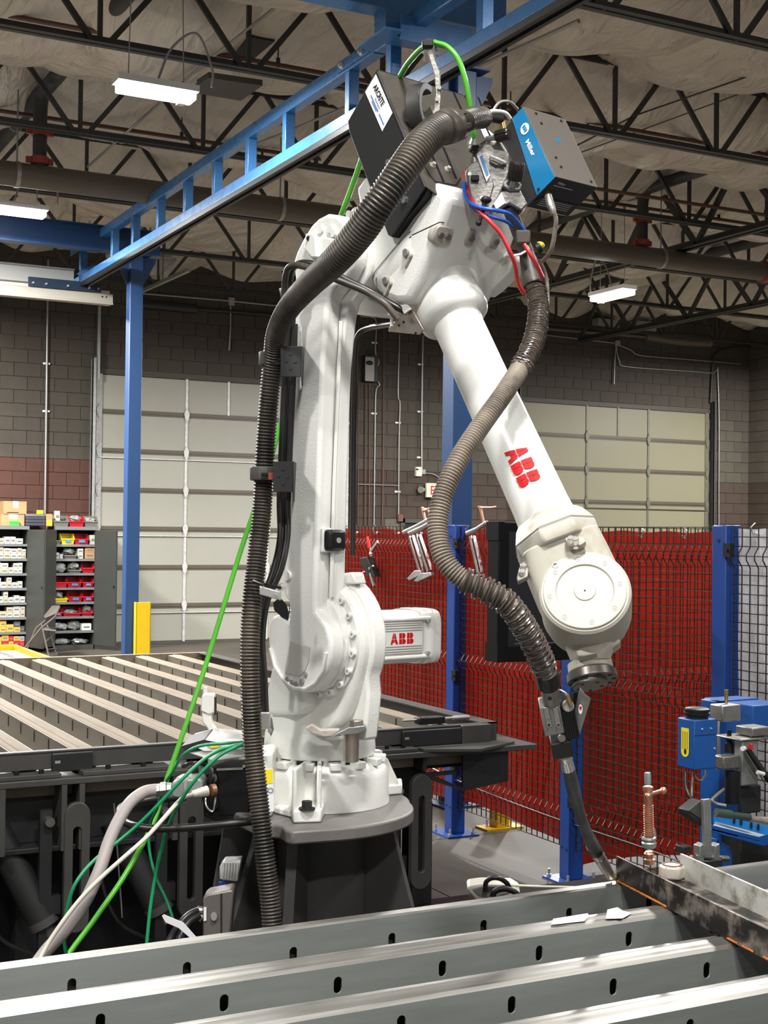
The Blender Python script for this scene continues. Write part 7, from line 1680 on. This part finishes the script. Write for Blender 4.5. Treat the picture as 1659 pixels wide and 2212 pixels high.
ob('connector_hood', MB().prism([at(a, b, d=3.56) for a, b in ((438, 1940), (448, 1932), (500, 1922), (505, 1928), (495, 2040), (438, 2040))], FW*.07), hm, hc, bevel=.006)
ob('hood_seam', MB().bar(at(478, 1930, d=3.556), at(478, 2035, d=3.556), .002, .003), M['dark'], hc)
ob('hood_emblem', MB().loft([ringpts(at(462, 1980, d=3.557), RT, UP, .009, .012, 16), ringpts(at(462, 1980, d=3.553), RT, UP, .008, .011, 16)]), M['grey'], hc)
ob('hood_sticker', MB().prism([at(a, b, d=3.557) for a, b in ((440, 1960), (446, 1959), (446, 1988), (440, 1990))], -FW*.001), M['label'], hc)
ob('cable_gland', MB().cyl(at(438, 1968, d=3.59), at(425, 1966, d=3.59), .011, n=12).cyl(at(438, 1983, d=3.59), at(425, 1976, d=3.59), .011, n=12), M['steel'], hc)
cable([(430, 1966, 3.59), (410, 1975, 3.57), (390, 1995, 3.55), (370, 2025, 3.54), (355, 2060, 3.52)], .010, M['rubber'], 'black cable leaving the brownish connector, upper one')
cable([(430, 1978, 3.58), (412, 1988, 3.56), (398, 2005, 3.54), (388, 2030, 3.52), (382, 2070, 3.5)], .010, M['rubber'], 'black cable leaving the brownish connector, lower one')
ob('cable_tag', MB().prism([at(a, b, d=3.5) for a, b in ((350, 1978), (354, 1975), (378, 1985), (396, 1992), (428, 2028), (416, 2030), (386, 2004), (358, 1992))], -FW*.002), M['label'], None, 'white cable tag tied around the two black cables', 'tag')
# steel rod seen behind cables
ob('hanging_rod', MB().cyl(at(246, 1735, y=YF-.1), at(264, 1982, y=YF-.1), .0035, n=8), M['steel'], None, 'thin bright rod hanging in the dark under the rear table', 'rod')
# ================================================================ PENDANT DEVICE BEHIND THE FRONT TABLE
pn = thing('hand_panel', at(1065, 1925, d=4.2), 'white and grey hand panel with black loop handle lying behind the front table', 'pendant')
def PP(px, py, dd=0): return at(px, py, d=4.1+dd)
ob('panel_body', MB().prism([PP(a, b) for a, b in ((1008, 1924), (1012, 1916), (1040, 1912), (1105, 1913), (1125, 1925), (1118, 1945), (1030, 1948))], (FW+UP*.25)*.05), M['cream'], pn, bevel=.008)
ob('panel_face', MB().prism([PP(a, b, -.003) for a, b in ((1020, 1922), (1042, 1915), (1100, 1916), (1112, 1926), (1060, 1942), (1034, 1936))], (FW+UP*.25)*.04), M['grey'], pn, bevel=.003)
ob('loop_handle', MB().tube(curve([PP(1048, 1926, -.02), PP(1050, 1906, -.02), PP(1062, 1897, -.02), PP(1080, 1898, -.02), PP(1095, 1908, -.01), PP(1100, 1918, 0)]), .0075, 10), M['rubber'], pn, smooth=60)
ob('dial_ring', MB().tube(curve([PP(1064, 1938, -.03), PP(1070, 1925, -.03), PP(1090, 1920, -.03), PP(1110, 1926, -.03), PP(1120, 1936, -.03)]), .009, 10), M['black'], pn, smooth=60)
cable([(1100, 1912, 4.1), (1160, 1915, 4.15), (1240, 1917, 4.3)], .004, M['cream'], 'pale cord running right from the hand panel')
# ================================================================ BLUE MACHINE AT THE RIGHT
DM = 4.45
def MP(px, py, dd=0): return at(px, py, d=DM+dd)
X1 = V((1, 0, 0)); Y1 = V((0, 1, 0))
def mbox(name, cpx, x1px, top, bot, dx, dy, mt, par, dd=0, bevel=.004):
    """box whose near vertical edge stands at cpx (bottom/top rows), dx along X, dy along Y, in metres"""
    p = MP(cpx, bot, dd); q = at(cpx, top, d=DM+dd)
    return ob(name, MB().box((p.x-(0 if dx > 0 else -dx), p.y, p.z), (p.x+abs(dx) if dx > 0 else p.x, p.y+dy, q.z)), mt, par, bevel=bevel)
mc = thing('bench_machine', MP(1600, 1880, .2), 'blue bench machine with steel blocks and black cylinders at the right edge', 'machine')
# head box (angled), traced front edges
def quadbox(name, front_edge, left, right, mt, par, dd=0, dz=.0, dl=.10, dr=.10, bevel=.004):
    (cx1, ct), (cx2, cb) = front_edge
    a = MP(cx1, ct, dd); b_ = MP(cx2, cb, dd); b_ = V((a.x, a.y, b_.z))
    pl_ = on(left, (ct+cb)/2, a, V((math.cos(0.0), 0, 0)))
    # left face runs along +Y (away), right face along +X
    ylen = (at(left, (ct+cb)/2, x=a.x)-a).y; xlen = (at(right, (ct+cb)/2, y=a.y)-a).x
    return ob(name, MB().box((a.x, a.y, b_.z), (a.x+xlen, a.y+ylen, a.z)), mt, par, bevel=bevel), a, V((a.x+xlen, a.y+ylen, b_.z)), ylen, xlen
hb_, a, e_, yl, xl = quadbox('control_head', ((1500, 1556), (1502, 1664)), 1463, 1547, M['machblue'], mc, -.1)
ob('head_split', MB().box((a.x, a.y-.001, a.z-.05), (a.x+xl, a.y, a.z-.048)), M['dark'], hb_)
for k in (.35, .75): ob('head_screw', MB().lathe(V((a.x+xl*k, a.y, a.z-.03)), (0, -1, 0), [(0, .004), (.004, .003)], 10), M['chrome'], hb_)
ob('head_screw', MB().lathe(V((a.x+xl*.92, a.y, a.z-.095)), (0, -1, 0), [(0, .004), (.004, .003)], 10), M['chrome'], hb_)
zt1 = a.z
g = [(0, .25, .80), (0, .25, .32)]
Yl = lambda f_: a.y+yl*(1-f_)
lab0, lab1 = .25, .70
poly_ = [(a.x-.0008, Yl(lab0), a.z-.030), (a.x-.0008, Yl(lab1), a.z-.030)]
hz_ = a.z-e_.z
for k in range(9):
    an = math.pi*k/8; poly_.append((a.x-.0008, Yl((lab0+lab1)/2+(lab1-lab0)/2*math.cos(an)), a.z-hz_*.66-.018*math.sin(an)))
yl_ = ob('yellow_sticker', MB().prism(poly_, (-.0006, 0, 0)), M['ylab'], hb_)
for k in (.33, .43, .52, .61): ob('fine_print', MB().box((a.x-.0018, Yl(k)-.0008, a.z-hz_*.62), (a.x-.0013, Yl(k)+.0008, a.z-hz_*.26)), M['text'], yl_)
ob('black_symbol', MB().loft([ringpts(V((a.x-.0014, Yl(.5), a.z-hz_*.66)), Y1, Z, .006, .009, 12), ringpts(V((a.x-.002, Yl(.5), a.z-hz_*.66)), Y1, Z, .006, .009, 12)]), M['text'], yl_)
cap = V((a.x+xl*.5, a.y+yl*.5, zt1))
ob('black_cap', MB().lathe(cap, Z, [(0, .036), (.010, .036), (.011, .041), (.018, .042), (.019, .039), (.024, .040), (.030, .040), (.033, .034), (.034, .0)], 36), M['black'], mc, smooth=30)
cable([(1481, 1668, 4.4), (1482, 1700, 4.38), (1493, 1725, 4.36), (1515, 1742, 4.36)], .006, M['rubber'], 'black cord hanging from the blue control head')
cable([(1498, 1668, 4.42), (1495, 1700, 4.4), (1494, 1738, 4.38)], .0035, M['dusty'], 'thin brown wire hanging from the blue control head')
cable([(1502, 1668, 4.42), (1506, 1682, 4.4), (1516, 1685, 4.4), (1524, 1675, 4.42), (1525, 1664, 4.44)], .003, M['dusty'], 'small wire loop under the blue control head')
# main blue body behind
def MQ(px, py, y): return at(px, py, y=y)
ya = MP(1570, 1600, .35).y
def face(x0p, x1p, y0p, y1p, y, dep, mt, name, par=mc, bevel=.004):
    p, q = MQ(x0p, y1p, y), MQ(x1p, y0p, y)
    return ob(name, MB().box((p.x, y, p.z), (q.x, y+dep, q.z)), mt, par, bevel=bevel)
face(1552, 1625, 1512, 1850, ya, .10, M['machblue'], 'column_plate')
face(1625, 1700, 1520, 1600, ya-.15, .25, M['machblue'], 'upper_housing')
face(1556, 1640, 1508, 1516, ya-.02, .05, M['machblue'], 'top_cover')
yc = MP(1570, 1560, .05).y
face(1560, 1601, 1522, 1560, yc, .06, M['steel'], 'steel_block')
ob('handle_pin', MB().tube([MQ(1569, 1522, yc+.04), MQ(1569, 1512, yc+.04), MQ(1569, 1490, yc+.04)], [.004, .006, .007], 12), M['brass'], mc, smooth=40)
face(1552, 1558, 1556, 1650, ya-.01, .01, M['steel'], 'edge_strip')
ob('drill_shaft', MB().lathe(MQ(1575, 1625, yc+.04), Z, [(0, .017), (.03, .017), (.03, .012), (.04, .008), (.075, .0075)], 20), M['black'], mc, smooth=35)
face(1562, 1598, 1632, 1663, yc-.02, .05, M['alu'], 'valve_body')
ob('knurled_side', MB().cyl(MQ(1548, 1655, yc+.03), MQ(1561, 1655, yc+.03), .009, n=12), M['steel'], mc)
ob('black_cylinder', MB().lathe(MQ(1582, 1735, yc-.0), Z, [(0, .024), (.003, .0255), (.107, .0255)], 32), M['black'], mc, smooth=35)
ob('black_cylinder', MB().box((MQ(1599, 1760, yc).x, yc, MQ(1599, 1760, yc).z), (MQ(1645, 1700, yc).x, yc+.02, MQ(1645, 1695, yc).z)), M['blackmetal'], mc, bevel=.006)
ys = yc-.03
face(1603, 1637, 1598, 1698, ys, .04, M['zinc'], 'steel_guide')
face(1600, 1665, 1592, 1602, ys-.01, .12, M['alu'], 'valve_plate')
face(1625, 1665, 1570, 1592, ys, .08, M['alu'], 'valve_plate')
for k in range(4): ob('valve_screw', MB().lathe(MQ(1622+k*9, 1593, ys+.02), Z, [(0, .004), (.008, .004)], 8), M['chrome'], mc)
ob('black_link', MB().bar(MQ(1612, 1615, ys-.02), MQ(1665, 1690, ys-.02), .014, .022, Y1), M['blackmetal'], mc, bevel=.003)
ob('link_edge', MB().bar(MQ(1606, 1618, ys-.025), MQ(1655, 1695, ys-.025), .004, .004, Y1), M['alu'], mc)
ob('red_button', MB().obox(MQ(1622, 1613, ys-.035), X1*.005, Y1*.006, Z*.009), M['red'], mc, bevel=.001)
ob('white_stud', MB().cyl(MQ(1608, 1617, ys-.03), MQ(1604, 1617, ys-.04), .008, n=12).cyl(MQ(1636, 1668, ys-.03), MQ(1650, 1672, ys-.03), .007, n=10), M['white'], mc)
cable([(1564, 1705, 4.5), (1548, 1718, 4.45), (1539, 1728, 4.42), (1548, 1736, 4.42), (1568, 1740, 4.42)], .005, M['dusty'], 'frayed cable bending out left of the black cylinder')
# blue tray with key-hole slots
yt = MP(1600, 1800, -.15).y
tr = thing('tool_tray', MQ(1620, 1820, yt), 'blue sheet metal tray with keyhole slots in front of the machine', 'tray')
A1 = MQ(1537, 1782, yt); zt2 = A1.z
ob('tray_back', MB().prism([MQ(1543, 1760, yt+.1), MQ(1700, 1792, yt+.1), MQ(1700, 1815, yt+.1), MQ(1543, 1778, yt+.1)], (0, .004, 0)), mat('tray_blue', (.02, .22, .62), .35), tr)
ob('tray_front', MB().prism([MQ(1537, 1782, yt), MQ(1640, 1808, yt), MQ(1700, 1790, yt), MQ(1700, 1812, yt), MQ(1650, 1828, yt), MQ(1537, 1797, yt)], (0, .004, 0)), M['machblue'], tr, bevel=.001)
ob('tray_floor', MB().prism([MQ(1537, 1790, yt), MQ(1640, 1816, yt), MQ(1700, 1816, yt+.1), MQ(1545, 1775, yt+.1)], (0, 0, -.004)), M['lgrey'], tr)
for (a_, b_) in ((1586, 1772), (1601, 1776), (1623, 1783), (1638, 1787)): ob('keyhole', MB().loft([ringpts(MQ(a_, b_, yt+.098), X1, Z, .006, .012, 12), ringpts(MQ(a_, b_, yt+.096), X1, Z, .006, .012, 12)]), M['text'], tr)
ob('green_grip', MB().tube([MQ(1546, 1755, yt+.06), MQ(1580, 1760, yt+.05), MQ(1582, 1760, yt+.05), MQ(1620, 1765, yt+.04)], [.014, .014, .009, .011], 12), M['glove'], None, 'dark green grip lying on the blue tray', 'grip', smooth=40)
ob('wire_brush', MB().tube([MQ(1620, 1768, yt+.04), MQ(1660, 1774, yt+.03)], [.009, .013], 10), M['dusty'], None, 'brownish brush end lying on the blue tray', 'brush', smooth=40)
# grey upright plate and stop in front
yp = MP(1535, 1800, -.35).y
sp_ = thing('stop_fixture', MQ(1535, 1860, yp), 'grey upright steel bar with angled wedge and roller left of the blue tray', 'fixture')
ob('upright_bar', MB().prism([MQ(1520, 1728, yp), MQ(1536, 1726, yp), MQ(1538, 1850, yp), MQ(1524, 1850, yp)], (0, .014, 0)), M['zinc'], sp_, bevel=.001)
ob('wedge', MB().prism([MQ(1488, 1752, yp+.02), MQ(1512, 1732, yp+.02), MQ(1520, 1730, yp+.02), MQ(1520, 1786, yp+.02), MQ(1490, 1764, yp+.02)], (0, .05, 0)), M['dark'], sp_, bevel=.002)
ob('wedge_face', MB().prism([MQ(1488, 1751, yp+.018), MQ(1512, 1731, yp+.018), MQ(1516, 1731, yp+.018), MQ(1515, 1770, yp+.018)], (0, .003, 0)), M['frame'], sp_)
for (a_, b_) in ((1512, 1522), (1545, 1555)): ob('roller_cheek', MB().prism([MQ(a_, 1828, yp+.01), MQ(b_, 1822, yp+.01), MQ(b_, 1868, yp+.01), MQ(a_, 1866, yp+.01)], (0, .03, 0)), M['zinc'], sp_, bevel=.002)
ob('roller_shaft', MB().cyl(MQ(1500, 1850, yp+.03), MQ(1568, 1855, yp+.03), .008, n=14).cyl(MQ(1558, 1855, yp+.03), MQ(1572, 1856, yp+.03), .011, n=6), M['steel'], sp_, smooth=35)
ob('black_block', MB().obox(MQ(1476, 1833, yp+.05), X1*.016, Y1*.02, Z*.010), M['dark'], sp_, bevel=.002)
ob('support_foot', MB().box((MQ(1512, 1868, yp).x, yp, .0), (MQ(1560, 1868, yp).x, yp+.06, MQ(1512, 1864, yp).z)), M['dark'], sp_)
# machine base down to the floor
pb_, qb_ = MQ(1600, 1835, ya-.1), MQ(1720, 1835, ya-.1)
ob('machine_base', MB().box((pb_.x, ya-.1, .0), (qb_.x, ya+.0, MQ(1555, 1800, ya-.1).z)), M['dark'], mc, bevel=.004)
ob('blue_foot', MB().prism([MQ(1548, 1812, ya-.14), MQ(1575, 1828, ya-.14), MQ(1582, 1845, ya-.14), MQ(1582, 1880, ya-.14), MQ(1540, 1880, ya-.14)], (0, .03, 0)), M['machblue'], mc, bevel=.003)
